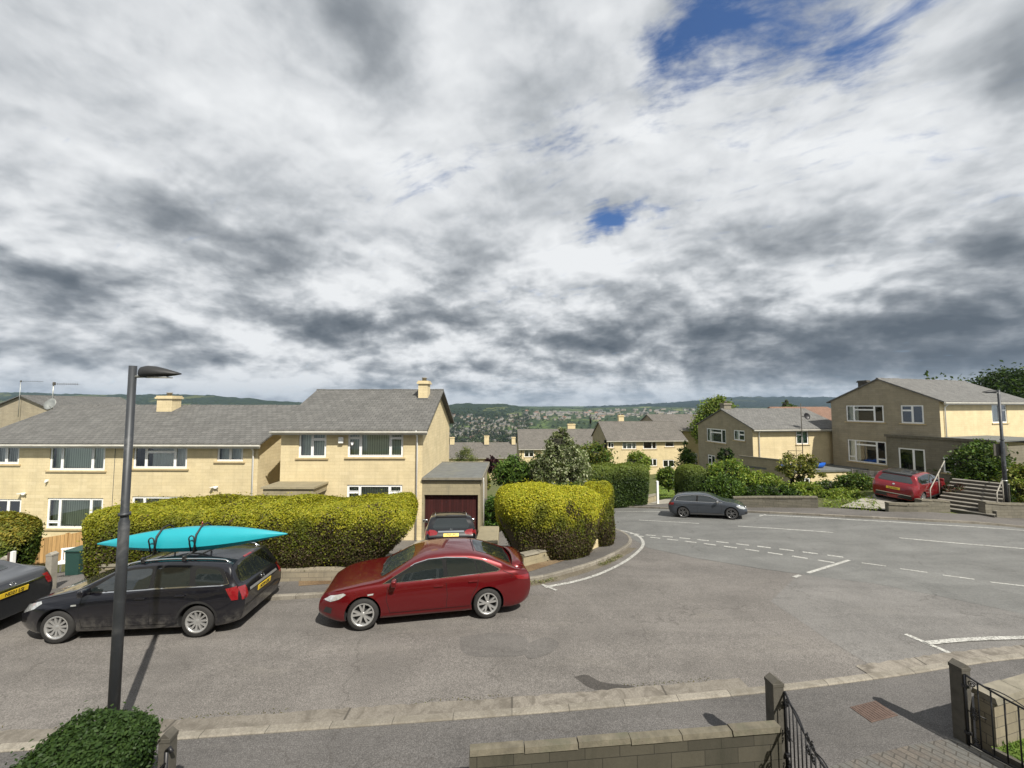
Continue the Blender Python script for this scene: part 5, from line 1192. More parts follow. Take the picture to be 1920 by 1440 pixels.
def by_wheels(root, fuv, ruv, S):
    A, B = GP(*fuv), GP(*ruv); hd = Vector((A.x-B.x, A.y-B.y)).normalized(); mid = Vector(((A.x+B.x)/2, (A.y+B.y)/2)); n = Vector((-hd.y, hd.x)); n = n if n.y > 0 else -n
    place_car(root, mid+n*(S['W']/2-.06), hd, S)
# red hatchback
S = dict(paint='p_red', W=1.795, ax=(1.3625, -1.3625), tyre=.325, rim=.68, spokes=5, nose=.70, nf=.30, tail=.55, nr=.20,
 top=[(2.32, .66), (2.27, .745), (2.0, .835), (1.5, .92), (1.06, .985), (.75, 1.13), (.35, 1.325), (.05, 1.41), (-.4, 1.445), (-.9, 1.42), (-1.3, 1.34), (-1.7, 1.19), (-2.0, 1.06), (-2.2, 1.005), (-2.36, .97), (-2.42, .86)],
 belt=[(2.32, .60), (2.0, .755), (1.5, .84), (1.0, .885), (0, .925), (-1.2, .965), (-2.0, .965), (-2.42, .84)],
 dlo=[(.99, .915), (.30, 1.275), (.0, 1.345), (-.40, 1.362), (-.85, 1.335), (-1.25, 1.255), (-1.68, 1.05), (-1.60, 1.005), (-1.2, .985), (0, .940)],
 dlo_in=[(.95, .925), (.30, 1.262), (.0, 1.332), (-.40, 1.348), (-.85, 1.321), (-1.24, 1.243), (-1.64, 1.055), (-1.58, 1.018), (-1.2, .998), (0, .953)],
 side=[[(.80, .945), (.26, 1.238), (-.02, 1.312), (-.31, 1.33), (-.36, .96)], [(-.45, .965), (-.40, 1.332), (-.84, 1.306), (-1.04, 1.268), (-1.12, 1.005)], [(-1.155, 1.008), (-1.075, 1.26), (-1.22, 1.225), (-1.27, 1.015)], [(-1.34, 1.02), (-1.28, 1.20), (-1.60, 1.055), (-1.55, 1.032)]],
 seams=[[(.86, .86), (.88, .60), (.80, .33)], [(-.40, .945), (-.44, .6), (-.42, .31)], [(-1.16, .965), (-1.12, .75), (-1.0, .55), (-.98, .34)], [(.80, .315), (-.95, .315)], [(-1.72, 1.01), (-1.95, .93), (-1.92, .86)]],
 handles=[(-.24, .80), (-1.02, .845)], mirror=(.72, .93), skirt=[(.95, .20), (.95, .30), (-.95, .30), (-.95, .20)], skirt_mat='p_red',
 head=[(2.20, .64), (2.05, .735), (1.78, .79), (1.72, .765), (1.86, .68), (2.05, .62)], ind=[(1.28, .745), (1.15, .755), (1.16, .725), (1.27, .715)],
 tail_side=[(-2.36, .86), (-2.10, .90), (-1.98, .905), (-2.08, .82), (-2.37, .755)],
 wind=[(1.04, .60), (1.07, 0), (1.04, -.60), (.36, -.50), (.33, 0), (.36, .50)], back=[(-1.12, .46), (-1.09, 0), (-1.12, -.46), (-1.95, -.56), (-2.0, 0), (-1.95, .56)],
 extra=[('grille', [(-.45, .40), (.45, .40), (.55, .56), (-.55, .56)], 'front', 'trim', .006), ('bumper_intake', [(2.02, .38), (2.0, .50), (2.14, .52), (2.2, .40)], 'left', 'trim', .004), ('bumper_intake', [(2.02, .38), (2.0, .50), (2.14, .52), (2.2, .40)], 'right', 'trim', .004), ('roof_gap', [(-1.055, .47), (-1.075, .47), (-1.075, -.47), (-1.055, -.47)], 'top', 'gap', .005)],
 plates=[('front', '', 0, .46, 'plate_w')], badges=[('rear', 0, .88, 'disc', .05)])
car = build_car('red_hatchback', 'deep red five door hatchback with rear spoiler parked at the kerb', S); by_wheels(car, (680, 1183), (913, 1160), S)
# its spoiler and wipers
mb = MB()
sp = [(-.02, 0), (.10, .035), (.24, .03), (.26, .015), (.1, .0)]
n = 14; rows = []
for k in range(n+1):
    y = -.70+1.4*k/n; e = abs(y)/.70; zz = 1.10-.03*e**2-.085*max(0, (e-.8)/.2)**2; xx = -2.17+.10*e**2
    rows.append([mb.bm.verts.new((xx-(.26-p[0])+.12, y, zz+p[1]*(1 if e < .9 else .8))) for p in sp])
for a, b in zip(rows, rows[1:]):
    for j in range(len(sp)): f = mb.bm.faces.new((a[j], a[(j+1) % len(sp)], b[(j+1) % len(sp)], b[j])); f.smooth = True
mb.bm.faces.new(rows[0]); mb.bm.faces.new(rows[-1][::-1]); bmesh.ops.recalc_face_normals(mb.bm, faces=mb.bm.faces[:])
for sy in (-.63, .63): mb.box((-2.24, sy-.035, .96), (-2.10, sy+.035, 1.06))
mb.build('rear_spoiler', M['p_red'], car, False)
for a, b in (((1.02, .50), (.92, -.05)), ((1.04, -.05), (.93, -.58))):
    mb = MB(); f = lambda x: float(interp(S['top'], np.array([x]))[0]); mb.tube([(a[0]+.03, a[1], f(a[0]+.03)+.03), (b[0], b[1], f(b[0])+.035)], .013, 6); mb.build('wiper', M['trim'], car)
# black estate
S = dict(paint='p_black', W=1.753, ax=(1.3515, -1.3515), tyre=.318, rim=.66, spokes=11, split=False, spw=(.018, .021), nose=.66, nf=.26, tail=.45, nr=.13, rake_r=.10,
 top=[(2.25, .58), (2.20, .70), (1.95, .83), (1.5, .94), (1.12, 1.02), (.8, 1.18), (.42, 1.37), (.1, 1.455), (-.5, 1.49), (-1.2, 1.475), (-1.70, 1.435), (-1.86, 1.405), (-1.93, 1.34), (-2.05, 1.13), (-2.14, .98), (-2.20, .93), (-2.24, .78)],
 belt=[(2.25, .54), (1.95, .76), (1.3, .90), (.6, .945), (-.6, .985), (-1.6, 1.01), (-2.0, 1.0), (-2.24, .76)],
 dlo=[(1.02, .955), (.42, 1.325), (.1, 1.395), (-.45, 1.42), (-1.2, 1.40), (-1.62, 1.36), (-1.74, 1.32), (-1.93, 1.045), (-1.80, 1.015), (-.6, .995), (.5, .955)],
 dlo_in=[(1.02, .97), (.42, 1.325), (.1, 1.395), (-.45, 1.42), (-1.2, 1.40), (-1.62, 1.36), (-1.74, 1.32), (-1.915, 1.05), (-1.80, 1.032), (-.6, 1.012), (.5, .972)],
 side=[[(.86, .985), (.40, 1.285), (.1, 1.355), (-.30, 1.375), (-.34, 1.01)], [(-.42, 1.012), (-.38, 1.378), (-.8, 1.378), (-1.06, 1.362), (-1.14, 1.03)], [(-1.25, 1.035), (-1.18, 1.355), (-1.55, 1.325), (-1.68, 1.29), (-1.85, 1.06)]],
 seams=[[(.92, .90), (.95, .62), (.88, .30)], [(-.38, .99), (-.42, .6), (-.40, .29)], [(-1.18, 1.02), (-1.10, .78), (-.98, .55), (-.96, .30)], [(.88, .295), (-.96, .295)]],
 handles=[(-.22, .83), (-1.0, .86)], mirror=(.80, .985), skirt=[(.92, .46), (.92, .50), (-.96, .50), (-.96, .46)], skirt_mat='p_black',
 head=[(2.20, .60), (2.05, .74), (1.70, .84), (1.66, .80), (1.80, .70), (2.10, .585)], ind=[(1.10, .76), (1.0, .765), (1.0, .735), (1.10, .73)],
 tail_side=[(-2.10, .985), (-1.88, .96), (-2.02, .72), (-2.13, .715)],
 wind=[(1.10, .60), (1.12, 0), (1.10, -.60), (.44, -.52), (.40, 0), (.44, .52)], back=[(-.50, 1.355), (.50, 1.355), (.66, 1.02), (.60, .985), (-.60, .985), (-.66, 1.02)], back_dir='rear',
 extra=[('tail_light', [(-.775, .96), (-.62, .94), (-.65, .715), (-.785, .70)], 'rear', 'lamp_red', .009), ('tail_light', [(.775, .96), (.62, .94), (.65, .715), (.785, .70)], 'rear', 'lamp_red', .009),
        ('tailgate_strip', [(-.56, .80), (.56, .80), (.54, .85), (-.54, .85)], 'rear', 'alloy', .010), ('brake_light', [(-.20, 1.385), (.20, 1.385), (.20, 1.41), (-.20, 1.41)], 'rear', 'lamp_red', .008), ('bumper_strip', [(-.74, .50), (.74, .50), (.74, .55), (-.74, .55)], 'rear', 'trim', .008)],
 archtrim=[(-1.35+.43*math.cos(R(a)), .318+.43*math.sin(R(a))) for a in range(8, 173, 12)]+[(-1.35+.385*math.cos(R(a)), .318+.385*math.sin(R(a))) for a in range(172, 7, -12)],
 plates=[('rear', 'MT09 LBE', 0, .72, 'plate_y')], badges=[('rear', 0, .90, 'bolt', .055)])
est = build_car('black_estate', 'dusty black estate car with silver roof rails carrying the turquoise kayak', S); by_wheels(est, (107, 1207), (370, 1195), S)
f = lambda x: float(interp(S['top'], np.array([x]))[0])
for sy in (1, -1):
    mb = MB(); mb.tube([(x, sy*.555, f(x)-.045+(.065 if -1.75 < x < .35 else .0)) for x in np.linspace(.42, -1.82, 16)], .019, 8); mb.build('roof_rail', M['chrome'], est)
bars = (.02, -.82)
for bx in bars:
    mb = MB(); mb.tube([(bx, -.62, f(bx)+.075), (bx, .62, f(bx)+.075)], .018, 8)
    for sy in (1, -1): mb.box((bx-.035, sy*.56-.03, f(bx)-.02), (bx+.035, sy*.56+.03, f(bx)+.10), bevel=.012)
    mb.build('roof_bar', M['trim'], est)
# the kayak lies on its side in the roof bars
kay = empty('kayak', (0, 0, 0)); tag(kay, 'turquoise kayak strapped on edge along the roof of the black estate', 'kayak')
def kayak_bm(L, B, H, n=48, m=14):
    mb = MB(); rows = []
    for i in range(n+1):
        t = -1+2*i/n; e = max(1-abs(t)**1.85, 0); b = B/2*e**1.05+.016; h = H*(e**.8)+.05; z0 = .10*abs(t)**3*H*2.2
        row = []
        sec = [(0, .36), (.45, .31), (.85, .16), (1.0, .0), (.93, -.24), (.76, -.50), (.36, -.60), (0, -.64), (-.36, -.60), (-.76, -.50), (-.93, -.24), (-1.0, .0), (-.85, .16), (-.45, .31)]
        for sy, sz in sec: row.append(mb.bm.verts.new((t*L/2, sy*b, sz*h+z0)))
        rows.append(row)
    for a, b in zip(rows, rows[1:]):
        for j in range(m): f2 = mb.bm.faces.new((a[j], a[(j+1) % m], b[(j+1) % m], b[j])); f2.smooth = True
    mb.bm.faces.new(rows[0]); mb.bm.faces.new(rows[-1][::-1]); bmesh.ops.recalc_face_normals(mb.bm, faces=mb.bm.faces[:]); return mb
M['turq'] = plain('turquoise_plastic', (.016, .31, .37), .38, var=.06, scale=3, coat=.2)
M['blue_boat'] = plain('blue_plastic', (.01, .09, .42), .35, var=.1)
KM = est.matrix_world @ Matrix.Translation((-.62, .06, 1.79)) @ Matrix.Rotation(R(1.6), 4, 'Y') @ Matrix.Rotation(R(112), 4, 'X')
mb = kayak_bm(4.15, .52, .31); hull = mb.build('hull', M['turq'], kay, True); hull.data.set_sharp_from_angle(angle=R(22))
kay.matrix_world = KM
mb = MB(); mb.lathe([(.27, 0), (.30, .02), (.27, .05)], 24, M=Matrix.Translation((.0, 0, .125)) @ Matrix.Scale(1.5, 4, (1, 0, 0)) @ Matrix.Scale(.75, 4, (0, 1, 0))); mb.build('cockpit_rim', M['trim'], kay)
for bx in bars:
    mb = MB(); y0 = .36
    pts = []
    for k in range(7): a = math.pi*k/6; pts.append((bx+.055*math.cos(a)*1.0, y0+.03, f(bx)+.40+.06*math.sin(a)))
    mb.tube([(bx+.055, y0-.06, f(bx)+.09)]+pts+[(bx-.055, y0-.06, f(bx)+.09)], .014, 6); mb.build('kayak_cradle', M['trim'], est)
KI = KM.inverted() @ est.matrix_world
for bx in bars:
    mb = MB(); pts = [Vector((bx-.03, y, z)) for y, z in ((-.27, f(bx)+.09), (-.26, f(bx)+.30), (-.20, f(bx)+.53), (-.06, f(bx)+.625), (.12, f(bx)+.605), (.29, f(bx)+.46), (.35, f(bx)+.09))]
    mb.tube([KI @ p for p in pts], .019, 6); mb.build('strap', M['trim'], kay)
mb = MB(); p0 = Vector((bars[1]+.02, .04, f(bars[1])+.62)); mb.tube([KI @ (p0+Vector((0, 0, .06))), KI @ p0, KI @ (p0+Vector((.02, -.03, -.10)))], .014, 5); s_ = mb.build('strap', M['lamp_red'], kay); s_['label'] = 'red strap end'
# black crossover in front of the garage
S = dict(paint='p_glc', W=1.80, ax=(1.35, -1.35), tyre=.345, rim=.68, zb=.24, nose=.6, tail=.40, nr=.12, rake_r=.10,
 top=[(2.2, .70), (2.1, .88), (1.5, 1.01), (1.12, 1.07), (.42, 1.40), (.0, 1.485), (-.6, 1.505), (-1.4, 1.475), (-1.66, 1.445), (-1.76, 1.38), (-1.92, 1.17), (-2.03, 1.06), (-2.12, .99), (-2.19, .80)],
 belt=[(2.2, .64), (1.6, .88), (.6, .97), (-.8, 1.02), (-1.6, 1.04), (-1.95, 1.0), (-2.19, .76)],
 dlo=[(1.0, 1.0), (.4, 1.36), (-.4, 1.42), (-1.3, 1.38), (-1.75, 1.10), (0, 1.0)],
 side=[[(.9, 1.02), (.38, 1.33), (-.30, 1.39), (-.36, 1.04)], [(-.44, 1.04), (-.38, 1.39), (-1.0, 1.38), (-1.15, 1.06)], [(-1.22, 1.07), (-1.1, 1.36), (-1.35, 1.32), (-1.66, 1.12)]],
 seams=[[(.9, .9), (.85, .35)], [(-.4, 1.0), (-.42, .35)], [(-1.2, 1.0), (-1.0, .4)]], handles=[(-.2, .9), (-1.0, .93)], mirror=(.75, 1.03), mirror_mat='chrome', handle_mat='chrome',
 head=[(2.08, .66), (1.9, .80), (1.6, .88), (1.65, .78), (1.9, .66)], tail_side=[(-2.06, .99), (-1.78, 1.0), (-1.80, .92), (-2.06, .83)],
 wind=[(1.08, .62), (1.1, 0), (1.08, -.62), (.45, -.54), (.42, 0), (.45, .54)], back=[(-.50, 1.37), (.50, 1.37), (.64, 1.10), (.58, 1.045), (-.58, 1.045), (-.64, 1.10)], back_dir='rear',
 extra=[('tail_light', [(.46, .95), (.55, 1.01), (.74, 1.03), (.80, .92), (.70, .85), (.48, .87)], 'rear', 'lamp_red', .008), ('tail_light', [(-.46, .95), (-.55, 1.01), (-.74, 1.03), (-.80, .92), (-.70, .85), (-.48, .87)], 'rear', 'lamp_red', .008),
        ('tailgate_strip', [(-.44, .94), (.44, .94), (.44, .985), (-.44, .985)], 'rear', 'chrome', .014), ('spoiler', [(-.56, 1.40), (.56, 1.40), (.54, 1.44), (-.54, 1.44)], 'rear', 'gap', .02), ('bumper', [(-.76, .34), (.76, .34), (.80, .60), (-.80, .60)], 'rear', 'trim', .006)],
 plates=[('rear', 'LP68 UPC', 0, .855, 'plate_y')], badges=[('rear', 0, 1.025, 'star', .04)])
car = build_car('black_crossover', 'black crossover parked nose in against the dark red garage door', S); place_car(car, (-2.48, 15.35), (-.19, 1), S)
f = lambda x: float(interp(S['top'], np.array([x]))[0])
for sy in (1, -1):
    mb = MB(); mb.tube([(x, sy*.56, f(x)-.05+(.06 if -1.4 < x < .25 else .0)) for x in np.linspace(.3, -1.5, 12)], .018, 8); mb.build('roof_rail', M['chrome'], car)
# grey hatchback on the main road
S = dict(paint='p_grey', W=1.785, ax=(1.30, -1.30), tyre=.322, rim=.74, spokes=5, rim_mat='alloy_dk', nose=.62, nf=.24, tail=.45, nr=.16,
 top=[(2.12, .60), (2.06, .72), (1.8, .84), (1.4, .935), (1.0, 1.0), (.65, 1.17), (.3, 1.33), (-.05, 1.41), (-.5, 1.43), (-1.1, 1.40), (-1.55, 1.33), (-1.72, 1.27), (-1.92, 1.06), (-2.02, .98), (-2.1, .90), (-2.13, .78)],
 belt=[(2.12, .56), (1.8, .77), (1.2, .88), (0, .925), (-1.2, .96), (-1.8, .97), (-2.13, .75)],
 dlo=[(.92, .925), (.28, 1.275), (-.1, 1.345), (-.7, 1.36), (-1.3, 1.31), (-1.60, 1.22), (-1.74, 1.02), (-1.2, .985), (0, .945)], dlo_mat='alloy',
 dlo_in=[(.88, .94), (.28, 1.262), (-.1, 1.332), (-.7, 1.346), (-1.3, 1.297), (-1.58, 1.21), (-1.70, 1.03), (-1.2, 1.0), (0, .96)],
 side=[[(.74, .96), (.26, 1.24), (-.08, 1.31), (-.36, 1.325), (-.42, .97)], [(-.52, .975), (-.46, 1.33), (-.75, 1.33), (-1.3, 1.28), (-1.54, 1.20), (-1.66, 1.035), (-1.2, 1.005)]],
 seams=[[(.80, .86), (.82, .6), (.74, .32)], [(-.46, .95), (-.50, .6), (-.48, .31)], [(.74, .315), (-.9, .315)]], handles=[(-.30, .82)], mirror=(.64, .955), mirror_mat='chrome', skirt=[(.9, .24), (.9, .30), (-.9, .30), (-.9, .24)], skirt_mat='alloy_dk',
 head=[(2.06, .60), (1.95, .72), (1.62, .79), (1.58, .74), (1.72, .64), (1.95, .585)], tail_side=[(-2.06, .90), (-1.76, .92), (-1.80, .78), (-2.1, .76)],
 wind=[(.98, .60), (1.0, 0), (.98, -.60), (.34, -.53), (.31, 0), (.34, .53)], back=[(-.5, 1.24), (.5, 1.24), (.62, 1.02), (-.62, 1.02)], back_dir='rear',
 extra=[('grille', [(-.36, .40), (.36, .40), (.40, .66), (-.40, .66)], 'front', 'trim', .006), ('bumper_intake', [(.46, .30), (.76, .34), (.76, .44), (.5, .42)], 'front', 'trim', .006), ('bumper_intake', [(-.46, .30), (-.76, .34), (-.76, .44), (-.5, .42)], 'front', 'trim', .006), ('splitter', [(-.7, .24), (.7, .24), (.7, .275), (-.7, .275)], 'front', 'alloy', .008)],
 plates=[('front', '', 0, .50, 'plate_w')], badges=[('front', 0, .615, 'rings', .05)])
car = build_car('grey_hatchback', 'dark grey hatchback standing on the main road before the overgrown garden', S); place_car(car, (10.62, 21.2), (.885, -.465), S); car.scale = (.88, .88, .88)
# red crossover with a black roof on the raised drive
S = dict(paint='p_red2', W=1.80, ax=(1.30, -1.30), tyre=.34, rim=.68, rim_mat='alloy', zb=.24, nose=.6, tail=.42, nr=.14,
 top=[(2.08, .70), (2.0, .88), (1.5, 1.0), (1.1, 1.07), (.4, 1.43), (.0, 1.52), (-.6, 1.55), (-1.3, 1.53), (-1.58, 1.50), (-1.66, 1.43), (-1.84, 1.20), (-1.93, 1.09), (-2.02, 1.02), (-2.08, .82)],
 belt=[(2.08, .64), (1.5, .90), (.6, .99), (-.8, 1.04), (-1.5, 1.07), (-1.85, 1.03), (-2.08, .78)],
 dlo=[(1.0, 1.0), (.4, 1.40), (-.4, 1.47), (-1.3, 1.44), (-1.50, 1.40), (-1.62, 1.22), (-1.35, 1.08), (0, 1.02)], dlo_mat='p_roof',
 side=[[(.9, 1.03), (.38, 1.36), (-.30, 1.43), (-.36, 1.06)], [(-.44, 1.06), (-.38, 1.43), (-1.0, 1.42), (-1.08, 1.08)], [(-1.14, 1.09), (-1.06, 1.41), (-1.3, 1.36), (-1.4, 1.14)]],
 seams=[[(.9, .9), (.85, .35)], [(-.4, 1.0), (-.42, .35)], [(-1.12, 1.0), (-1.0, .45)]], handles=[(-.2, .93), (-.95, .96)], mirror=(.75, 1.06),
 head=[(2.0, .66), (1.8, .80), (1.55, .88), (1.6, .78), (1.85, .66)], tail_side=[(-2.0, .97), (-1.72, 1.0), (-1.76, .88), (-2.02, .84)],
 wind=[(1.06, .62), (1.08, 0), (1.06, -.62), (.45, -.54), (.42, 0), (.45, .54)], back=[(-.52, 1.41), (.52, 1.41), (.66, 1.16), (.62, 1.11), (-.62, 1.11), (-.66, 1.16)], back_dir='rear',
 extra=[('tail_light', [(.50, .98), (.80, .98), (.82, .86), (.54, .88)], 'rear', 'lamp_red', .008), ('tail_light', [(-.50, .98), (-.80, .98), (-.82, .86), (-.54, .88)], 'rear', 'lamp_red', .008), ('bumper', [(-.72, .34), (.72, .34), (.66, .52), (-.66, .52)], 'rear', 'trim', .007), ('bumper_trim', [(-.68, .52), (.68, .52), (.66, .55), (-.66, .55)], 'rear', 'alloy', .010), ('spoiler', [(-.58, 1.44), (.58, 1.44), (.56, 1.50), (-.56, 1.50)], 'rear', 'gap', .03)],
 roofmat='p_roof', roofpoly=[(.36, .52), (.36, -.52), (-.4, -.56), (-1.55, -.55), (-1.6, 0), (-1.55, .55), (-.4, .56)],
 skirt=[(1.0, .26), (1.0, .38), (-.95, .38), (-.95, .26)], plates=[('rear', 'FJ19 NGU', 0, .80, 'plate_y')], badges=[('rear', 0, .99, 'disc', .05)])
car = build_car('red_crossover', 'bright red crossover with black roof parked on the raised drive by the steps', S); place_car(car, (22.75, 22.3), (.89, .455), S); car.scale = (1.07, 1.07, 1.07)
# grey saloon, only its tail in view
S = dict(paint='p_merc', W=1.81, ax=(1.42, -1.42), tyre=.33, rim=.70, nose=.7, nf=.26, tail=.55, nr=.17,
 top=[(2.2, .62), (2.12, .72), (1.8, .84), (1.2, .98), (.5, 1.30), (.1, 1.41), (-.4, 1.44), (-.9, 1.39), (-1.35, 1.25), (-1.75, 1.09), (-2.0, 1.055), (-2.3, 1.035), (-2.42, 1.0), (-2.48, .88)],
 belt=[(2.2, .56), (1.6, .82), (.6, .91), (-.8, .96), (-1.8, .985), (-2.2, .96), (-2.48, .80)],
 dlo=[(1.0, .93), (.4, 1.25), (-.3, 1.36), (-.9, 1.31), (-1.35, 1.17), (-1.55, 1.03), (0, .95)],
 side=[[(.9, .95), (.38, 1.22), (-.30, 1.33), (-.36, .97)], [(-.44, .97), (-.38, 1.33), (-.9, 1.28), (-1.1, 1.0)], [(-1.16, 1.0), (-1.0, 1.26), (-1.3, 1.17), (-1.5, 1.04)]],
 seams=[[(.9, .9), (.85, .3)], [(-.4, .95), (-.42, .3)], [(-1.15, .95), (-1.0, .35)]], handles=[(-.2, .82), (-1.0, .85)], mirror=(.72, .95),
 head=[(2.1, .62), (1.8, .76), (1.6, .80), (1.7, .70), (2.0, .6)], tail_side=[(-2.42, .94), (-2.05, .92), (-2.15, .80), (-2.45, .68)],
 wind=[(1.12, .6), (1.14, 0), (1.12, -.6), (.5, -.52), (.47, 0), (.5, .52)], back=[(-.98, .48), (-.95, 0), (-.98, -.48), (-1.70, -.58), (-1.74, 0), (-1.70, .58)],
 extra=[('tail_light', [(.56, .93), (.82, .95), (.84, .68), (.66, .70)], 'rear', 'lamp_red', .006), ('tail_light', [(-.56, .93), (-.82, .95), (-.84, .68), (-.66, .70)], 'rear', 'lamp_red', .006),
        ('boot_strip', [(-.55, .855), (.55, .855), (.60, .885), (.52, .89), (-.52, .89), (-.60, .885)], 'rear', 'chrome', .012), ('boot_strip', [(.55, .86), (.60, .885), (.62, .76), (.58, .74)], 'rear', 'chrome', .012), ('bumper', [(-.7, .28), (.7, .28), (.74, .42), (-.74, .42)], 'rear', 'trim', .006)],
 plates=[('rear', 'ND21 LSJ', 0, .775, 'plate_y')], badges=[('rear', 0, .935, 'star', .05)])
car = build_car('grey_saloon', 'dark grey saloon at the left edge showing its boot and yellow number plate', S)
place_car(car, (-13.32, 8.42), (-1, -.08), S)
# ------------------------------------------------------------------ walls, fences, gates
def wall_run(name, label, pts, h, th, mat='wall_stone', cop='coping', cop_h=.07, zb=None, cat='wall', over=.03, parent=None, tops=None, seg=.6, group=None):
    """a low wall along ground points, following the ground, with a coping of separate slabs"""
    root = empty(name, (0, 0, 0)); tag(root, label, cat, group)
    L = resample(pts, .8); body = MB(); n = len(L); hs = [h]*n if not isinstance(h, (list, tuple)) else list(np.interp(np.linspace(0, 1, n), np.linspace(0, 1, len(h)), h))
    rows = []
    for k, p in enumerate(L):
        a, b = L[max(k-1, 0)], L[min(k+1, n-1)]; d = (b-a).normalized(); nr = Vector((-d.y, d.x)); g = G(p.x, p.y)
        rows.append((p-nr*th/2, p+nr*th/2, g-.3, g+hs[k]))
    vr = [[body.bm.verts.new((a.x, a.y, z0)), body.bm.verts.new((a.x, a.y, z1)), body.bm.verts.new((b.x, b.y, z1)), body.bm.verts.new((b.x, b.y, z0))] for a, b, z0, z1 in rows]
    for r0, r1 in zip(vr, vr[1:]):
        for j in range(3): body.bm.faces.new((r0[j], r1[j], r1[j+1], r0[j+1]))
    body.bm.faces.new(vr[0]); body.bm.faces.new(vr[-1][::-1]); bmesh.ops.recalc_face_normals(body.bm, faces=body.bm.faces[:])
    body.build('wall_face', M[mat], root)
    if cop:
        c = MB(); C = resample(pts, seg); m = len(C)
        for k in range(m-1):
            p, q = C[k], C[k+1]; d = (q-p).normalized(); nr = Vector((-d.y, d.x)); gap = .006; p2, q2 = p+d*gap, q-d*gap; w = th/2+over+random.uniform(-.006, .008); dz = random.uniform(-.006, .008)
            hp, hq = np.interp([k/(m-1), (k+1)/(m-1)], np.linspace(0, 1, n), hs); zp, zq = G(p.x, p.y)+hp+dz+.002, G(q.x, q.y)+hq+dz+.002
            vs = [c.bm.verts.new((v.x, v.y, z)) for v, z in ((p2-nr*w, zp), (q2-nr*w, zq), (q2+nr*w, zq), (p2+nr*w, zp), (p2-nr*(w-.02), zp+cop_h), (q2-nr*(w-.02), zq+cop_h), (q2+nr*(w-.02), zq+cop_h), (p2+nr*(w-.02), zp+cop_h))]
            for f in ((0, 3, 2, 1), (4, 5, 6, 7), (0, 1, 5, 4), (1, 2, 6, 5), (2, 3, 7, 6), (3, 0, 4, 7)): c.bm.faces.new([vs[i] for i in f])
        bmesh.ops.recalc_face_normals(c.bm, faces=c.bm.faces[:]); c.build('coping', M[cop], root)
    return root
def post(name, label, x, y, h, w, d, mat, cat='gate post', yaw=0.0, cap=True, lean=0.0, group=None):
    root = empty(name, (x, y, G(x, y)), yaw, 0, lean); tag(root, label, cat, group)
    mb = MB(); mb.box((-w/2, -d/2, -.4), (w/2, d/2, h-.10), bevel=.008); mb.build('shaft', M[mat], root)
    mb = MB(); mb.box((-w/2-.006, -d/2-.006, h-.098), (w/2+.006, d/2+.006, h-.05), bevel=.006); mb.prism([(-w/2, h-.05), (w/2, h-.05), (0, h)], 'y', -d/2, d/2); mb.build('cap', M[mat], root); return root
# near garden wall
wa, wb_ = Vector((-.515, 4.89)), Vector((3.46, 5.235))
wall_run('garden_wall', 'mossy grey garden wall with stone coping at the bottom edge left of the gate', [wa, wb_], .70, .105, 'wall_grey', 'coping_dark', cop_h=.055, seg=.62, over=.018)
post('gate_post', 'dark square gate post at the end of the mossy garden wall', 3.60, 5.50, 1.17, .155, .155, 'conc_dark', yaw=R(5))
post('gate_post', 'dark square gate post at the right edge by the lawn wall', 6.56, 5.86, 1.14, .15, .15, 'conc_dark', yaw=R(8))
wall_run('lawn_wall', 'sunlit pale stone wall with coping beyond the right hand gate', [(6.70, 5.70), (7.9, 6.02), (10.2, 6.6)], .72, .20, 'wall_stone', cop_h=.08)
def scroll(mb, c, r, u, w, turns=1.6, start=0.0, rad=.007, sgn=1):
    pts = []
    for k in range(30):
        t = k/29; a = start+sgn*t*turns*2*math.pi; rr = r*(1-.85*t); pts.append(c+u*math.cos(a)*rr+w*math.sin(a)*rr)
    mb.tube(pts, rad, 5)
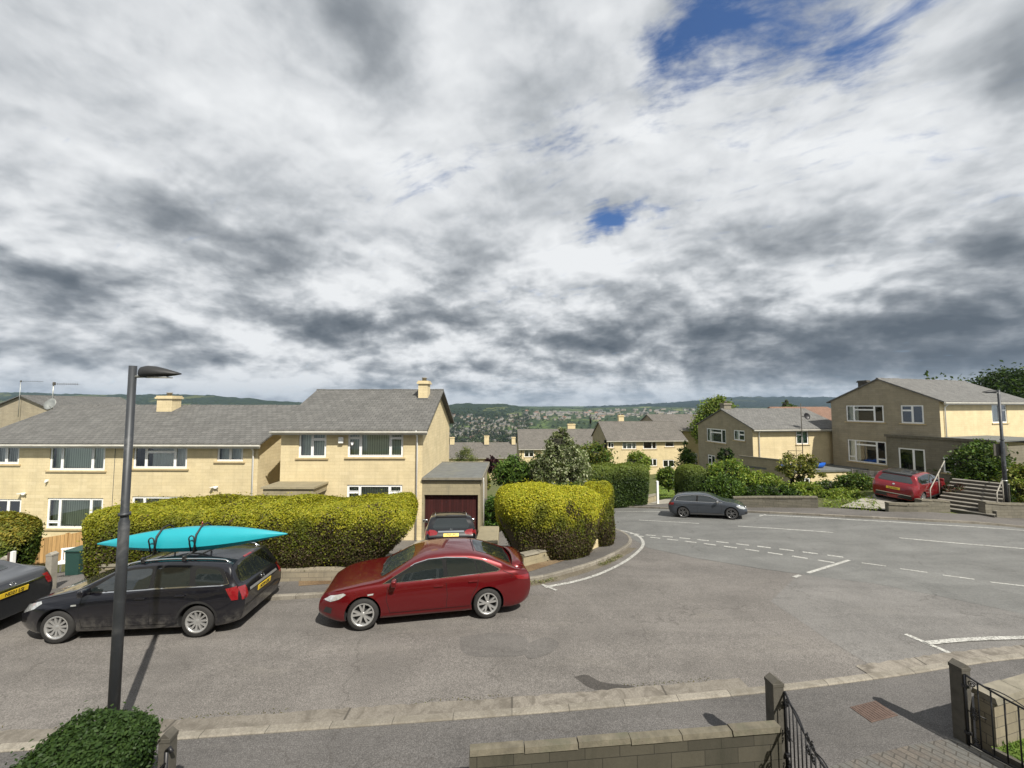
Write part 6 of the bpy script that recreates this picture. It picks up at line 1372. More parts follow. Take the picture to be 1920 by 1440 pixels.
def iron_gate(name, label, hinge, dirv, length, h, zb, taper):
    root = empty(name, (hinge.x, hinge.y, G(hinge.x, hinge.y)+zb)); tag(root, label, 'gate')
    u = Vector((dirv[0], dirv[1], 0)).normalized(); w = Vector((0, 0, 1)); O = Vector((0, 0, 0)); top = lambda t: h-taper*(1-abs(2*t-1)**1.6)*1.0 if False else h-taper*math.sin(math.pi*min(max(t, 0), 1))**.9
    fr = MB(); fr.tube([O, O+w*h], .016, 6); fr.tube([O+u*length, O+u*length+w*h], .016, 6)
    fr.tube([O+w*.04, O+u*length+w*.04], .014, 6); fr.tube([O+u*length*t+w*top(t) for t in np.linspace(0, 1, 22)], .014, 6)
    fr.tube([O+w*h*.5, O+u*length*.13+w*h*.5], .008, 5); fr.build('gate_frame', M['black_metal'], root)
    for k in range(1, 12):
        t = k/12
        if k == 6: continue
        b = MB(); b.tube([O+u*length*t+w*.04, O+u*length*t+w*top(t)], .009, 5); b.build('gate_bar', M['black_metal'], root)
    s = MB()
    for t, z, r, sg in ((.045, h-.10, .045, 1), (.05, h*.55, .04, -1), (.05, h*.44, .04, 1), (.05, .12, .045, -1), (.955, h-.10, .045, -1), (.95, h*.55, .04, 1), (.95, .12, .045, 1)): scroll(s, O+u*length*t+w*z, r, u, w, 1.7, .5, .007, sg)
    for dz in (.02, -.12): 
        for sg in (-1, 1): scroll(s, O+u*(length*.5+sg*.07)+w*(top(.5)+dz), .055, u, w, 1.8, math.pi/2, .008, sg)
    for dz in (.30, .42):
        for sg in (-1, 1): scroll(s, O+u*(length*.5+sg*.055)+w*dz, .05, u, w, 1.8, -math.pi/2, .008, sg)
    s.tube([O+u*length*.5+w*.04, O+u*length*.5+w*top(.5)], .010, 5)
    for t0, t1 in ((.12, .42), (.58, .88)): s.tube([O+u*length*t+w*(top(t)+.055*math.sin(math.pi*(t-t0)/(t1-t0))) for t in np.linspace(t0, t1, 10)], .008, 5)
    s.build('scrollwork', M['black_metal'], root)
    for z in (.18, h-.16):
        hb = MB(); hb.box((-.03, -.03, z-.02), (.03, .03, z+.02), bevel=.006); hb.build('hinge', M['black_metal'], root)
    return root
iron_gate('iron_gate', 'black wrought iron gate swung open beside the mossy garden wall', Vector((3.69, 5.42)), (-.27, -.96), 1.42, .98, .04, .10)
iron_gate('iron_gate', 'black wrought iron gate with scrolls swung open against the small lawn', Vector((6.52, 5.76)), (.41, -.91), 1.42, .98, .04, .13)
# path, pavers and lawn by the gate
tag(drape('lawn', [(6.66, 5.62), (7.15, 4.6), (7.6, 2.6), (11, 2.6), (11, 6.6)], .15, M['lawn'], .4), kind='structure')
def paver_mat():
    m, N, out = new_mat('brick_pavers'); P = obj_co(N); q = N.n('ShaderNodeMapping', i={'Vector': P, 'Rotation': (0, 0, R(52))}).outputs[0]
    br = N.n('ShaderNodeTexBrick', i={'Vector': q, 'Color1': (.105, .092, .08, 1), 'Color2': (.14, .122, .102, 1), 'Mortar': (.05, .045, .035, 1), 'Scale': 1.0, 'Mortar Size': .008, 'Brick Width': .21, 'Row Height': .105})
    g = N.mix(N.smooth(N.noise(P, 2.2, 5, .6), .36, .56), br.outputs[0], (.11, .108, .10)); g = N.mix(1.0, g, N.ramp(N.noise(P, 30, 4, .7), [(.3, .75), (.7, 1.2)]), 'MULTIPLY')
    g = N.mix(br.outputs['Fac'], g, (.065, .06, .052)); bsdf(N, out, g, .9, 0, .3, 0, N.m('MULTIPLY', br.outputs['Fac'], -1.0), .6, .01); return m
M['paver'] = paver_mat()
tag(drape('brick_path', GPS([(1500, 1460), (1640, 1420), (1700, 1405), (1760, 1394), (1800, 1390), (1810, 1394)])+[(6.66, 5.62), (7.1, 4.6), (7.5, 3.0), (2.9, 3.0), (3.5, 5.0)], .046, M['paver'], .4), kind='structure')
tag(drape('garden_soil', [(-9, 2.0), (2.9, 2.0), (3.5, 5.2), (-.5, 4.85), (-9, 4.2)], .035, M['soil'], .5), kind='structure')
grass('lawn_grass', [(6.70, 5.60), (7.15, 4.6), (7.5, 3.4), (9.5, 3.4), (9.5, 6.1)], 1500, .06, [(.07, .13, .02), (.11, .19, .03), (.15, .22, .05)], .03, .14)
mb = MB()
for a_, b_ in (((6.66, 5.60), (7.15, 4.6)), ((7.15, 4.6), (7.6, 2.6))):
    a_, b_ = Vector(a_), Vector(b_); d_ = (b_-a_).normalized(); n_ = Vector((-d_.y, d_.x))*.03; mb.prism([(a_+n_)[:], (b_+n_)[:], (b_-n_)[:], (a_-n_)[:]], 'z', -.1, .17)
o = mb.build('lawn_edging', M['conc_dark']); tag(o, kind='structure')
mb = MB(); mb.box((-.26, -.19, -.03), (.26, .19, .006), bevel=.004)
for i in range(9): mb.box((-.23+i*.052, -.17, .006), (-.205+i*.052, .17, .011))
M['rust'] = plain('rusty_iron', (.10, .066, .052), .8, var=.35, scale=14, bump=.5)
p = GP(1638, 1334, .03); r_ = empty('manhole_cover', (p.x, p.y, G(p.x, p.y)+.034), R(14)); tag(r_, 'rusty brown ribbed inspection cover set in the pavement before the gate', 'manhole cover'); mb.build('cover_plate', M['rust'], r_); r_.scale = (1.08, .80, 1)
# bottom left post and gate
post('gate_post', 'short concrete post at the right end of the near corner hedge', -3.97, 4.66, 1.14, .12, .12, 'conc_dark', yaw=R(4))
root = empty('iron_gate', (-3.93, 4.60, 0)); tag(root, 'small black iron gate cut off at the bottom edge by the near corner hedge', 'gate')
mb = MB(); mb.tube([(0, 0, 0), (0, 0, .98)], .022, 8); mb.tube([(.07, -.9, .0), (.07, -.9, .9)], .018, 8); mb.tube([(0, 0, .86), (.07, -.9, .86)], .014, 6); mb.tube([(0, 0, .1), (.07, -.9, .1)], .014, 6); mb.tube([(0, 0, .98), (.05, -.02, 1.03), (.09, -.03, .99)], .02, 6); mb.build('gate_frame', M['black_metal'], root)
for k in range(1, 8):
    mb = MB(); mb.tube([(.07*k/8, -.9*k/8, .1), (.07*k/8, -.9*k/8, .86)], .009, 5); mb.build('gate_bar', M['black_metal'], root)
# lamp posts
def street_lamp(label, x, y, top, r0, r1, arm, yawd, sleeve=False, off=.0):
    root = empty('street_lamp', (x, y, G(x, y)+off), yawd); tag(root, label, 'street lamp')
    H = top-G(x, y)-off; mb = MB(); mb.tube([(0, 0, -.3), (0, 0, H*.58), (0, 0, H*.585), (0, 0, H)], [r0, r0*.93, r1, r1*.96], 18); mb.build('column', M['grey_metal'], root)
    mb = MB(); mb.tube([(0, 0, H*.60-.02), (0, 0, H*.60+.02)], r0*1.03, 18); mb.build('joint_collar', M['grey_metal'], root)
    ll = empty('lamp_head', (0, 0, H-.06)); ll.parent = root
    mb = MB(); mb.tube([(r1*.6, 0, -.10), (.16, 0, -.095)], .022, 8); mb.build('arm', M['galv'], ll)
    mb = MB(); rows = []; prof = [(.10, .05, .065), (.13, .09, .105), (.20, .115, .122), (.32, .12, .112), (.45, .105, .078), (.57, .072, .040), (.65, .02, .012)]
    for px, hw, hh in [(a*arm, b, c) for a, b, c in prof]:
        rows.append([mb.bm.verts.new((px, hw*math.cos(t), -.085+(hh*math.sin(t) if math.sin(t) > 0 else hh*.55*math.sin(t))+.03)) for t in np.linspace(0, 2*math.pi, 16, endpoint=False)])
    for a, b in zip(rows, rows[1:]):
        for j in range(16): f = mb.bm.faces.new((a[j], a[(j+1) % 16], b[(j+1) % 16], b[j])); f.smooth = True
    mb.bm.faces.new(rows[0]); mb.bm.faces.new(rows[-1][::-1]); bmesh.ops.recalc_face_normals(mb.bm, faces=mb.bm.faces[:]); mb.build('housing', M['trim'], ll)
    mb = MB(); mb.box((.24*arm, -.07, -.118), (.50*arm, .07, -.100), bevel=.006); mb.build('lens', M['lamp_clear'], ll)
    return root, H
p = GP(209, 1404, .03); street_lamp('tall grey steel street lamp with black head in front of the parked estate car', p.x, p.y, ray(245, 686, p.y).z, .068, .050, 1.0, R(8), off=.03)
p = GP(1889, 966, .1); lr, H = street_lamp('slim dark street lamp with pale base standing before the stone steps wall', p.x, p.y, ray(1868, 731, p.y).z, .085, .06, 1.15, R(172), off=.1)
mb = MB(); mb.tube([(.0, 0, .0), (.0, 0, .42)], .125, 16); mb.build('base_band', M['upvc'], lr)
mb = MB(); mb.tube([(0, 0, 1.72), (0, 0, 1.78)], .097, 16); mb.build('collar_band', M['galv'], lr)
mb = MB(); mb.box((-.30, -.13, 3.0), (.30, -.105, 3.62), bevel=.005); mb.box((-.03, -.11, 3.1), (.03, -.06, 3.16)); mb.build('notice_board', M['conc_dark'], lr)
# walls across the road
w1 = GPS([(112, 1096), (200, 1091)]); wall_run('garden_wall', 'low weathered stone wall beside the left gateway behind the estate car', [(-11.15, 10.75), (-9.5, 10.95)], .62, .24, 'wall_stone')
wall_run('garden_wall', 'low stone retaining wall under the long clipped hedge', [(-9.45, 10.9), (-6.0, 11.05), (-3.3, 11.2)], .40, .24, 'wall_stone', None)
for (u, vb, vt, dd, lab) in ((118, 1096, 1028, 10.65, 'concrete gate post on the right of the path opening behind the estate car'), (36, 1100, 1034, 11.0, 'concrete gate post with red stripe near the grey saloon')):
    x = (u-960)/FOC*dd; post('gate_post', lab, x, dd, EYE-(vt-761)*dd/FOC-G(x, dd), .16, .16, 'conc')
x = (46-960)/FOC*10.98; mb = MB(); mb.box((-.03, -.04, -.1), (.05, .03, 1.0)); r_ = empty('white_post', (x, 10.98, G(x, 10.98))); tag(r_, 'white painted post beside the red striped gate post', 'post'); mb.build('shaft', M['upvc'], r_)
mb = MB(); mb.box((-.025, -.045, -.1), (.015, .0, .98)); r2 = mb.build('painted_strip', M['rust'], r_); r2.location = (-.075, 0, 0)
tag(drape('garden_path', [(-11.5, 10.6), (-11.3, 10.9), (-11.6, 13.0), (-13.6, 16), (-14.6, 16), (-12.6, 12.2)], .012, M['conc'], .5), kind='structure')
tag(drape('lawn', [(-11.3, 11), (-11.2, 12.6), (-12.4, 15.5), (-13.4, 16), (-11.6, 13)], .01, M['lawn'], .5), kind='structure')
def fence(name, label, pts, h, mat, cat='fence', post_every=1.8, cap=False, hs=None):
    root = empty(name, (0, 0, 0)); tag(root, label, cat); L = resample(pts, post_every); n = len(L)
    for k in range(n-1):
        p, q = L[k], L[k+1]; d = (q-p).normalized(); nr = Vector((-d.y, d.x))*.02; mb = MB()
        h0, h1 = (h, h) if hs is None else np.interp([k/(n-1), (k+1)/(n-1)], [0, 1], hs)
        z0, z1 = G(p.x, p.y), G(q.x, q.y); a, b = p+d*.05, q-d*.05
        vs = [mb.bm.verts.new(c) for c in ((a.x-nr.x, a.y-nr.y, z0-.1), (b.x-nr.x, b.y-nr.y, z1-.1), (b.x+nr.x, b.y+nr.y, z1-.1), (a.x+nr.x, a.y+nr.y, z0-.1), (a.x-nr.x, a.y-nr.y, z0+h0), (b.x-nr.x, b.y-nr.y, z1+h1), (b.x+nr.x, b.y+nr.y, z1+h1), (a.x+nr.x, a.y+nr.y, z0+h0))]
        for f in ((0, 3, 2, 1), (4, 5, 6, 7), (0, 1, 5, 4), (1, 2, 6, 5), (2, 3, 7, 6), (3, 0, 4, 7)): mb.bm.faces.new([vs[i] for i in f])
        mb.build('fence_panel', M[mat], root)
    for k, p in enumerate(L):
        hh = h if hs is None else float(np.interp(k/(n-1), [0, 1], hs)); mb = MB(); mb.box((p.x-.045, p.y-.045, G(p.x, p.y)-.2), (p.x+.045, p.y+.045, G(p.x, p.y)+hh+.04)); mb.build('fence_post', M[mat], root)
    return root
fence('board_fence', 'weathered grey board fence between the garage and the variegated tree', [(-1.55, 20.3), (1.4, 20.1)], 1.62, 'fence_grey')
fence('board_fence', 'new tan board fence sloping up beside the left hedge', [(-18.8, 14.9), (-15.2, 15.1)], 1.05, 'fence_tan', hs=(.80, 1.25))
fence('board_fence', 'grey board fence at the left corner of the gabled house', [(17.2, 36.6), (19.3, 36.6)], 1.6, 'fence_grey')
fence('board_fence', 'silvery board fence in front of the row house garden', [(14.6, 35.6), (17.1, 36.4)], 1.5, 'fence_pale')
wall_run('garden_wall', 'low pale stone wall with coping under the square cut hedge', GPS([(1090, 946), (1150, 945.5), (1201, 946), (1231, 938)], .1), .50, .25, 'stone_dirty')
x = (1229-960)/FOC*25.6; post('gate_post', 'slim white gate post at the right end of the square cut hedge', x, 25.6, 1.62, .13, .13, 'upvc')
sheet('garden_lawn', [(1233, 941), (1268, 934), (1262, 905), (1232, 908)], 'lawn', .02)
sheet('drive', [(1205, 951), (1262, 947), (1262, 936), (1236, 941)], 'conc', .12)
wall_run('garden_wall', 'long weathered grey stone wall before the overgrown garden', GPS([(1375, 951), (1430, 950.5), (1533, 951.5)], .1), .62, .28, 'wall_mid', 'coping_dark')
sheet('concrete_drive', [(1575, 954), (1660, 960), (1690, 957), (1672, 945), (1770, 925), (1760, 900), (1690, 905), (1640, 930), (1600, 944)], 'conc', .115)
wr = wall_run('garden_wall', 'broken low stone wall with loose slabs in front of the red crossover', GPS([(1663, 957.5), (1700, 958.5), (1738, 959)], .1), [.42, .40, .42], .25, 'wall_mid', 'coping_dark', cop_h=.09, seg=.85)
wall_run('garden_wall', 'short length of raised stone wall beside the foot of the steps', GPS([(1722, 953), (1775, 953.5)], .1), [.50, .45], .3, 'wall_mid', 'coping_dark', cop_h=.06, seg=.35)
wall_run('garden_wall', 'grey stone wall right of the steps behind the slim street lamp', GPS([(1842, 966), (1920, 970), (2060, 978)], .1), .72, .28, 'wall_mid', 'coping_dark', seg=.9)
# the steps with their rails
M['conc_mid'] = plain('step_concrete', (.20, .185, .155), .92, var=.35, scale=5, bump=.4, dirt=((.10, .095, .075), .6))
c = GP(1806, 959, .1); st = empty('garden_steps', (c.x, c.y, G(c.x, c.y)+.0), R(-54)); tag(st, 'flight of concrete garden steps with pale edges rising to the porch house', 'steps')
for k in range(9):
    mb = MB(); mb.box((-1.05+.06*k, .36*k, -.4), (1.0+.05*k, .36*(k+1)+.05, .15*(k+1)-.045)); mb.build('riser', M['conc_dark'], st)
    mb = MB(); mb.box((-1.07+.06*k, .36*k-.03, .15*(k+1)-.043), (1.02+.05*k, .36*(k+1)-.035, .15*(k+1)), bevel=.008); mb.build('tread', M['conc_mid'], st)
for nm, lab, x, pts in (('handrail', 'long pale metal handrail on the left of the steps', -1.12, [(0, .0, .95), (.0, .15, 1.05), (.32, 2.6, 2.35)]), ('handrail', 'bent pale metal handrail on the right of the steps', 1.08, [(0, .75, .95), (.0, .9, 1.12), (.25, 2.6, 2.05), (.3, 3.1, 2.1)])):
    hr = empty(nm, st.location, R(-54)); tag(hr, lab, 'handrail', None)
    mb = MB(); mb.tube([(x+pts[0][0], pts[0][1], pts[0][2]-.95)]+[(x+a, b, c_) for a, b, c_ in pts], .026, 8); mb.build('rail', M['conc'], hr)
    mb = MB(); mb.tube([(x+.17, 1.5, .4), (x+.17, 1.5, 1.72)], .022, 8); mb.build('upright', M['conc'], hr)
# bench by the porch house
p = ray(1621, 880, 28.2); b = empty('garden_bench', (p.x, p.y, G(p.x, p.y)-.0), R(-50)); tag(b, 'grey slatted garden bench under the porch house window', 'bench')
for k in range(4): 
    mb = MB(); mb.box((-.75, .04+.05, .46+.11*k), (.75, .07+.05, .54+.11*k)); mb.build('back_slat', M['fence_pale'], b)
mb = MB(); mb.box((-.75, -.40, .42), (.75, .05, .45)); mb.build('seat', M['fence_pale'], b)
for sx in (-.7, .7):
    for sy in (-.36, .06):
        mb = MB(); mb.box((sx-.03, sy-.03, -.3), (sx+.03, sy+.03, .42 if sy < 0 else .9)); mb.build('leg', M['fence_pale'], b)
# kayaks on the flat roof
gh = Matrix.Translation((20.55, 33.0, 0)) @ Matrix.Rotation(R(8), 4, 'Z')
for (x, y, L, rot, lab) in ((1.9, -2.2, 3.0, 3, 'blue kayak lying on the flat roof of the outhouse, the longer and nearer one'), (4.3, -1.8, 1.9, 10, 'dark blue boat on the flat roof of the outhouse, the one nearer the black pipe')):
    k = empty('kayak', (0, 0, 0)); tag(k, lab, 'kayak'); mb = kayak_bm(L, .62, .42); mb.build('hull', M['blue_boat'], k, True); k.matrix_world = gh @ Matrix.Translation((x, y, .10)) @ Matrix.Rotation(R(rot), 4, 'Z')
    mb = MB(); mb.lathe([(.24, 0), (.27, .02), (.24, .05)], 20, M=Matrix.Translation((0, 0, .15)) @ Matrix.Scale(1.5, 4, (1, 0, 0)) @ Matrix.Scale(.75, 4, (0, 1, 0))); mb.build('cockpit_rim', M['trim'], k)
# bin and chair in the left garden
p = ray(150, 1050, 12.2); b = empty('wheelie_bin', (-13.62, 12.4, G(-13.62, 12.4))); tag(b, 'dark green bin behind the low wall at the left end of the long hedge', 'bin'); M['bin'] = plain('dark_green_plastic', (.02, .06, .05), .5)
mb = MB(); mb.prism([(-.24, 0), (.24, 0), (.30, 1.0), (-.30, 1.0)], 'y', -.28, .28); mb.build('bin_body', M['bin'], b); mb = MB(); mb.box((-.32, -.32, 1.0), (.32, .34, 1.07), bevel=.02); mb.build('lid', M['bin'], b); b.scale = (.78, .78, .74)
b = empty('garden_chair', (-14.35, 12.6, G(-14.35, 12.6)), R(20)); b.scale = (.8, .8, .8); tag(b, 'white plastic garden chair behind the left gate post', 'chair')
mb = MB(); mb.box((-.22, -.22, .42), (.22, .22, .45)); mb.build('seat', M['upvc'], b)
mb = MB()
for k in range(5): mb.box((-.20+k*.09, .20, .47), (-.15+k*.09, .23, .86))
mb.box((-.22, .195, .86), (.22, .235, .92)); mb.build('backrest', M['upvc'], b)
for sx in (-.2, .2):
    for sy in (-.2, .2): mb = MB(); mb.box((sx-.02, sy-.02, 0), (sx+.02, sy+.02, .42)); mb.build('leg', M['upvc'], b)
# aerials above the terrace
def aerial(label, x, y, zb, zt, L, dish=False, yaw=0.0):
    root = empty('tv_aerial', (x, y, zb), yaw); tag(root, label, 'aerial'); H = zt-zb
    mb = MB(); mb.tube([(0, 0, 0), (0, 0, H)], .028, 6); mb.build('mast', M['galv'], root)
    mb = MB(); mb.tube([(-.1, 0, H-.12), (L, 0, H-.14)], .012, 5)
    for k in range(13): mb.tube([(.12+k*(L-.15)/12, -.14, H-.13), (.12+k*(L-.15)/12, .14, H-.13)], .006, 4); mb.tube([(.12+k*(L-.15)/12, 0, H-.20), (.12+k*(L-.15)/12, 0, H-.06)], .006, 4)
    mb.box((.0, -.05, H-.2), (.08, .05, H-.02)); mb.build('yagi', M['conc_dark'], root)
    if dish:
        mb = MB(); mb.lathe([(0, 0), (.14, .012), (.26, .05), (.34, .10), (.33, .11), (.2, .045), (0, .012)], 22, M=Matrix.Translation((.12, -.12, .35)) @ Matrix.Rotation(R(72), 4, 'X') ); mb.tube([(0, 0, .3), (.12, -.1, .33)], .02, 5); mb.tube([(.12, -.15, .2), (.38, -.45, .25)], .012, 5); mb.build('dish', M['galv'], root)
    return root
aerial('tall tv aerial on the gable at the far left', (37-960)/FOC*44.6, 44.6, 3.6, EYE+(761-713)*44.6/FOC, 2.6)
aerial('tv aerial with a satellite dish standing on the terrace ridge at the left', (99-960)/FOC*22.6, 22.6, EYE+(761-760)*22.6/FOC-.3, EYE+(761-716)*22.6/FOC, 1.45, True)
# weeds and turf along kerbs and verges
M['dirt_pale'] = turf('gritty_gutter', (.12, .10, .075), (.16, .14, .105), (.20, .175, .13))
FKs = [p for p in FK if p.x > .3 and p.y < 15.2]
wp = [p+Vector((random.uniform(.10, .30), -random.uniform(.12, .32))) for p in resample(FKs, .035) for _ in range(6) if wob(np.array([[p.x, p.y, 0]]), 3.0)[0] > -.45]
P = np.array([(p.x, p.y, G(p.x, p.y)+random.uniform(.01, .07)) for p in wp]); o = leaves('kerb_weeds', P, rng.normal(size=P.shape), rng.uniform(.02, .055, len(P)), pal(len(P), [(.14, .17, .05), (.10, .14, .035), (.22, .21, .10), (.26, .23, .14)]), None, asp=.25); tag(o, kind='stuff')
tag(strip('dirt_strip', [p+Vector((.0, 0)) for p in FKs], .42, .007, .007, M['dirt_pale'], side=-1, wob=.03), kind='structure')
nk = resample([p for p in NK if p.x < 4.2], .05); wp = [p+Vector((random.uniform(-.02, .02), random.uniform(.26, .36))) for p in nk if wob(np.array([[p.x*1.3, p.y, 3.]]), 2.0)[0] > .15 for _ in range(3)]
P = np.array([(p.x, p.y, G(p.x, p.y)+random.uniform(.005, .025)) for p in wp]); o = leaves('gutter_moss', P, rng.normal(size=P.shape), rng.uniform(.008, .02, len(P)), pal(len(P), [(.10, .11, .04), (.14, .12, .06)]), None, asp=.4); tag(o, kind='stuff')
tag(drape('lawn', [(-1.42, 13.2), (-.6, 13.0), (-.9, 17.5), (-1.3, 20), (-1.5, 19)], .012, M['lawn'], .4), kind='structure')
grass('lawn_grass', [(-1.40, 13.0), (-.8, 12.9), (-.9, 17.5), (-1.3, 19)], 700, .05, [(.09, .15, .025), (.13, .2, .04)], .04)
tag(drape('drive', [(-4.4, 11.1), (-1.5, 11.6), (-1.42, 13.2), (-1.5, 18), (-4.3, 18.1), (-4.3, 13)], .016, M['conc'], .5), kind='structure')
c2 = MB(); c2.box((-.45, -1.1, -.5), (.45, 1.1, .42), bevel=.02); o = empty('low_wall', (-1.05, 17.2, G(-1.05, 17.2))); tag(o, 'low grey brown concrete block at the right of the drive beside the black crossover', 'wall'); c2.build('block', M['stone_dirty'], o)
wall_run('garden_wall', 'low rendered wall with pale top under the corner hedge', GPS([(978, 1061), (1060, 1042), (1092, 1035)], .1), .42, .2, 'stone_dirty', 'coping', cop_h=.05)
wall_run('garden_wall', 'short pale wall end between the two corner hedges', GPS([(1098, 1033), (1132, 1019)], .1), .40, .18, 'stone_pale', None)
grass('verge_grass', [(p.x, p.y) for p in GPS([(1545, 951), (1655, 961), (1640, 935), (1600, 915), (1540, 925)], .1)], 60, .25, LIGHT, .09)
grass('verge_grass', [(p.x, p.y) for p in GPS([(1232, 942), (1268, 934), (1262, 905), (1232, 908)])], 120, .06, LIGHT, .05)
# ------------------------------------------------------------------ hills, far town
def wood_mat(name, dark, mid, light, field, famt, scale):
    m, N, out = new_mat(name); P = obj_co(N)
    tree = N.ramp(N.noise(P, scale, 6, .78), [(.34, dark), (.5, mid), (.66, light)])
    vo = N.n('ShaderNodeTexVoronoi', i={'Vector': N.v('MULTIPLY', P, (1, .5, 1.5)), 'Scale': .0042}); cell = N.n('ShaderNodeSeparateColor', i={0: vo.outputs['Color']}).outputs[0]
    fld = N.mix(cell, field, tuple(x*.6 for x in field)); fm = N.m('MULTIPLY', N.m('GREATER_THAN', cell, 1-famt), N.smooth(N.noise(P, .012, 5, .6), .40, .48))
    col = N.mix(fm, tree, fld); bsdf(N, out, col, .95, 0, .1, 0, N.noise(P, scale*1.4, 5, .75), 1.0, 7); return m
M['wood_near'] = wood_mat('mixed_hillside', (.008, .015, .008), (.018, .031, .013), (.042, .060, .022), (.12, .14, .045), .22, .045)
M['wood_far'] = wood_mat('wooded_ridge', (.006, .012, .009), (.011, .020, .012), (.022, .034, .018), (.05, .065, .028), .08, .03)
def ridge(name, prof, D, depth, zbase, mat, amp, seed):
    """a hillside whose crest runs through the given skyline bearings at distance D"""
    r = np.random.default_rng(seed); us = np.linspace(prof[0][0], prof[-1][0], 420); vs = np.interp(us, [p[0] for p in prof], [p[1] for p in prof])
    tn = (us-960)/FOC; rows = 36; V = []
    for i, (t, v) in enumerate(zip(tn, vs)):
        crest = EYE+(761-v)*D/FOC
        for j in range(rows):
            f = j/(rows-1); y = D-depth*(1-f)+0.0
            if j == rows-1: y = D+depth*.15
            s = min(1, f*1.04); z = zbase+(crest-zbase)*(s**.8)
            V.append((t*(D-depth*(1-min(f, .98))), y, z if j < rows-1 else crest-12))
    V = np.array(V).reshape(len(us), rows, 3); P = V.reshape(-1, 3).copy()
    n1 = wob(P*np.array([1, 1, .3]), .035)*amp*.55+wob(P, .09)*amp*.45+r.normal(0, amp*.16, len(P))
    f = np.tile(np.linspace(0, 1, rows), len(us)); P[:, 2] += n1*np.clip(f*2, .2, 1)
    o = grid_mesh(name, P, len(us), rows, M[mat]); return tag(o, kind='structure')
ridge('hills', [(-700, 739), (-200, 737), (0, 736.5), (60, 736), (110, 739), (250, 740), (310, 739), (400, 742), (470, 748), (560, 755), (640, 759), (760, 760), (830, 759), (860, 757.5), (900, 756.5), (945, 757), (965, 760), (985, 765), (1005, 770), (1030, 778), (1060, 790)], 2600, 1150, -72, 'wood_near', 5, 3)
ridge('hills', [(880, 764), (985, 764.5), (1025, 763), (1090, 764.5), (1110, 761.5), (1170, 760), (1245, 756), (1275, 754.5), (1316, 750.5), (1359, 745), (1410, 745), (1500, 745.5), (1560, 745), (1700, 744), (1900, 742), (2300, 745)], 4300, 2000, -60, 'wood_far', 8, 5)
# houses of the far town: one of each shape, then copies
def far_house(name, W, D, h, rr, wall, roof):
    mb = MB(); mb.box((-W/2, -D/2, -6), (W/2, D/2, h)); mb.prism([(-D/2-.5, h+.01), (D/2+.5, h+.01), (0, h+rr)], 'x', -W/2-.4, W/2+.4, 1)
    for k in range(max(2, int(W/3.5))):
        x = -W/2+W*(k+.5)/max(2, int(W/3.5)); mb.box((x-.6, -D/2-.06, h*.55), (x+.6, -D/2-.005, h*.82), 2); mb.box((x-.6, -D/2-.06, h*.1), (x+.6, -D/2-.005, h*.4), 2)
    mb.box((W*.3, -.4, h+rr*.5), (W*.3+.9, .4, h+rr+1.1)); me = bpy.data.meshes.new(name); mb.bm.to_mesh(me); mb.bm.free()
    for m in (wall, roof, 'dark_in'): me.materials.append(M[m])
    return me
M['far_pale'] = plain('far_pale_wall', (.33, .29, .215), .9, var=.1, scale=.2); M['far_white'] = plain('far_white_wall', (.44, .41, .35), .9, var=.1, scale=.2); M['far_roof'] = plain('far_grey_roof', (.125, .12, .112), .9, var=.2, scale=.2); M['far_red'] = plain('far_red_roof', (.22, .12, .08), .9, var=.2, scale=.2); M['far_lt'] = plain('far_pale_roof', (.20, .185, .165), .9, var=.2, scale=.2)
kinds = [far_house('town_house', 9, 8, 5.2, 3, 'far_pale', 'far_roof'), far_house('town_house', 26, 8.5, 5.4, 2.8, 'far_pale', 'far_lt'), far_house('town_house', 11, 9, 5.5, 3.4, 'far_white', 'far_red'), far_house('town_house', 18, 8, 5.0, 2.6, 'far_white', 'far_roof'), far_house('town_house', 32, 9, 5.6, 2.6, 'far_pale', 'far_roof')]
KL = [('pale detached house with grey roof among the trees of the far town', 'pale detached houses of the far town'), ('long pale terrace with pale roof on the slope of the far town', 'pale roofed terraces of the far town'), ('white house with reddish roof on the slope of the far town', 'red roofed houses of the far town'), ('white semi detached pair with grey roof in the far town', 'white pairs of the far town'), ('long pale terrace with grey roof on the slope of the far town', 'grey roofed terraces of the far town')]
OBJV = None
def hill_point(u, v):
    p = pix_dir(u, v); o = Vector((0, 0, EYE)); dg = bpy.context.evaluated_depsgraph_get(); d = p.normalized(); cur = o+d*140
    hit = scene.ray_cast(dg, cur, d)
    return hit[1] if hit[0] else None
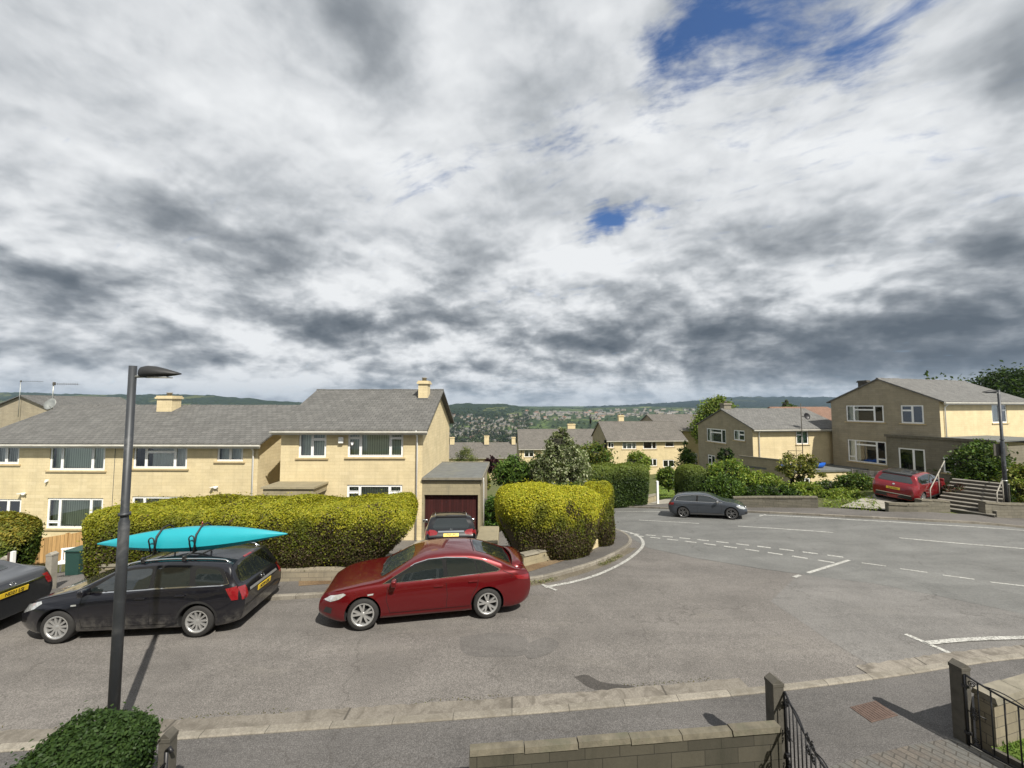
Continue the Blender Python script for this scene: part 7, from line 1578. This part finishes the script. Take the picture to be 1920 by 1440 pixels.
def build_town():
    bpy.context.view_layer.update(); r = random.Random(5); pts = []; tries = 0
    rows = [v for v in np.arange(781, 838, 3.1)]
    while len(pts) < 300 and tries < 6000:
        tries += 1
        if r.random() < .72: u, v = r.uniform(826, 992), r.choice(rows)+r.uniform(-.5, .5)+.0
        elif r.random() < .6: u, v = r.uniform(985, 1135), r.uniform(773, 788)
        else: u, v = r.uniform(1120, 1305), r.uniform(768, 782)
        if v < 792 and u < 940 and r.random() < .55: continue
        p = hill_point(u, v)
        if p is None or p.y < 350: continue
        if any((p-q[0]).length < 15 for q in pts): continue
        pts.append((p, u, v))
    pts.sort(key=lambda q: q[0].y); first = {}
    for p, u, v in pts:
        k = r.choices(range(5), [3, 3, 1.2, 2.4, 2])[0]
        o = bpy.data.objects.new('town_house', kinds[k]); COL.objects.link(o); o.location = p; o.rotation_euler = (0, 0, R(r.choice([0, 0, 8, -10, 18, 80])+r.uniform(-6, 6))); s = r.uniform(.85, 1.15)*(1.0 if p.y < 1700 else 1.25); o.scale = (s, s, s)
        tag(o, KL[k][0], 'house', KL[k][1])
    # the trees between them read as one wood
    bm = bmesh.new(); n = 0; PP = []; SS = []; CC = []
    for _ in range(1700):
        if r.random() < .68: u, v = r.uniform(822, 995), r.uniform(776, 842)
        elif r.random() < .7: u, v = r.uniform(985, 1320), r.uniform(766, 806)
        else: u, v = r.uniform(822, 1000), r.uniform(766, 782)
        p = hill_point(u, v)
        if p is None or p.y < 250: continue
        k = 26; s = r.uniform(2.6, 6.5); c = np.array([(p.x, p.y, p.z+s*.6)]); q = rng.normal(size=(k, 3)); q /= np.linalg.norm(q, axis=1)[:, None]
        PP.append(c+q*np.array([s, s, s*.85])*rng.uniform(.4, 1, (k, 1))); SS.append(np.full(k, s*.36)); tone = r.choice([(.020, .036, .014), (.032, .052, .020), (.05, .072, .024), (.07, .095, .035)]); CC.append(np.tile(tone, (k, 1))*rng.uniform(.7, 1.3, (k, 1)))
    P = np.concatenate(PP); tag(leaves('town_trees', P, rng.normal(size=P.shape), np.concatenate(SS), np.concatenate(CC)), kind='stuff')
build_town()
# woods standing on the near side of the valley, below the houses
PP = []; SS = []; CC = []
r2 = random.Random(9)
for _ in range(420):
    y = r2.uniform(95, 330); u = r2.uniform(-200, 2100); x = (u-960)/FOC*y; s = r2.uniform(2.5, 5.5); k = 60; z = G(x, y)+s*.7
    q = rng.normal(size=(k, 3)); q /= np.linalg.norm(q, axis=1)[:, None]; PP.append(np.array([(x, y, z)])+q*np.array([s, s, s])*rng.uniform(.4, 1, (k, 1))); SS.append(np.full(k, s*.22)); tone = r2.choice([(.022, .042, .014), (.036, .062, .02), (.06, .09, .028)]); CC.append(np.tile(tone, (k, 1))*rng.uniform(.7, 1.3, (k, 1)))
P = np.concatenate(PP); tag(leaves('valley_wood', P, rng.normal(size=P.shape), np.concatenate(SS), np.concatenate(CC)), kind='stuff')
# the air between here and the far ridge
hz = MB(); hz.box((-7000, -60, -130), (7000, 5600, 175)); m, N, out = new_mat('pale_air')
pv = N.n('ShaderNodeVolumePrincipled', i={'Color': (.52, .70, .95, 1), 'Density': .000065, 'Anisotropy': .2}); N.l(pv.outputs[0], out.inputs['Volume']); M['air'] = m
tag(hz.build('haze', m), kind='stuff')
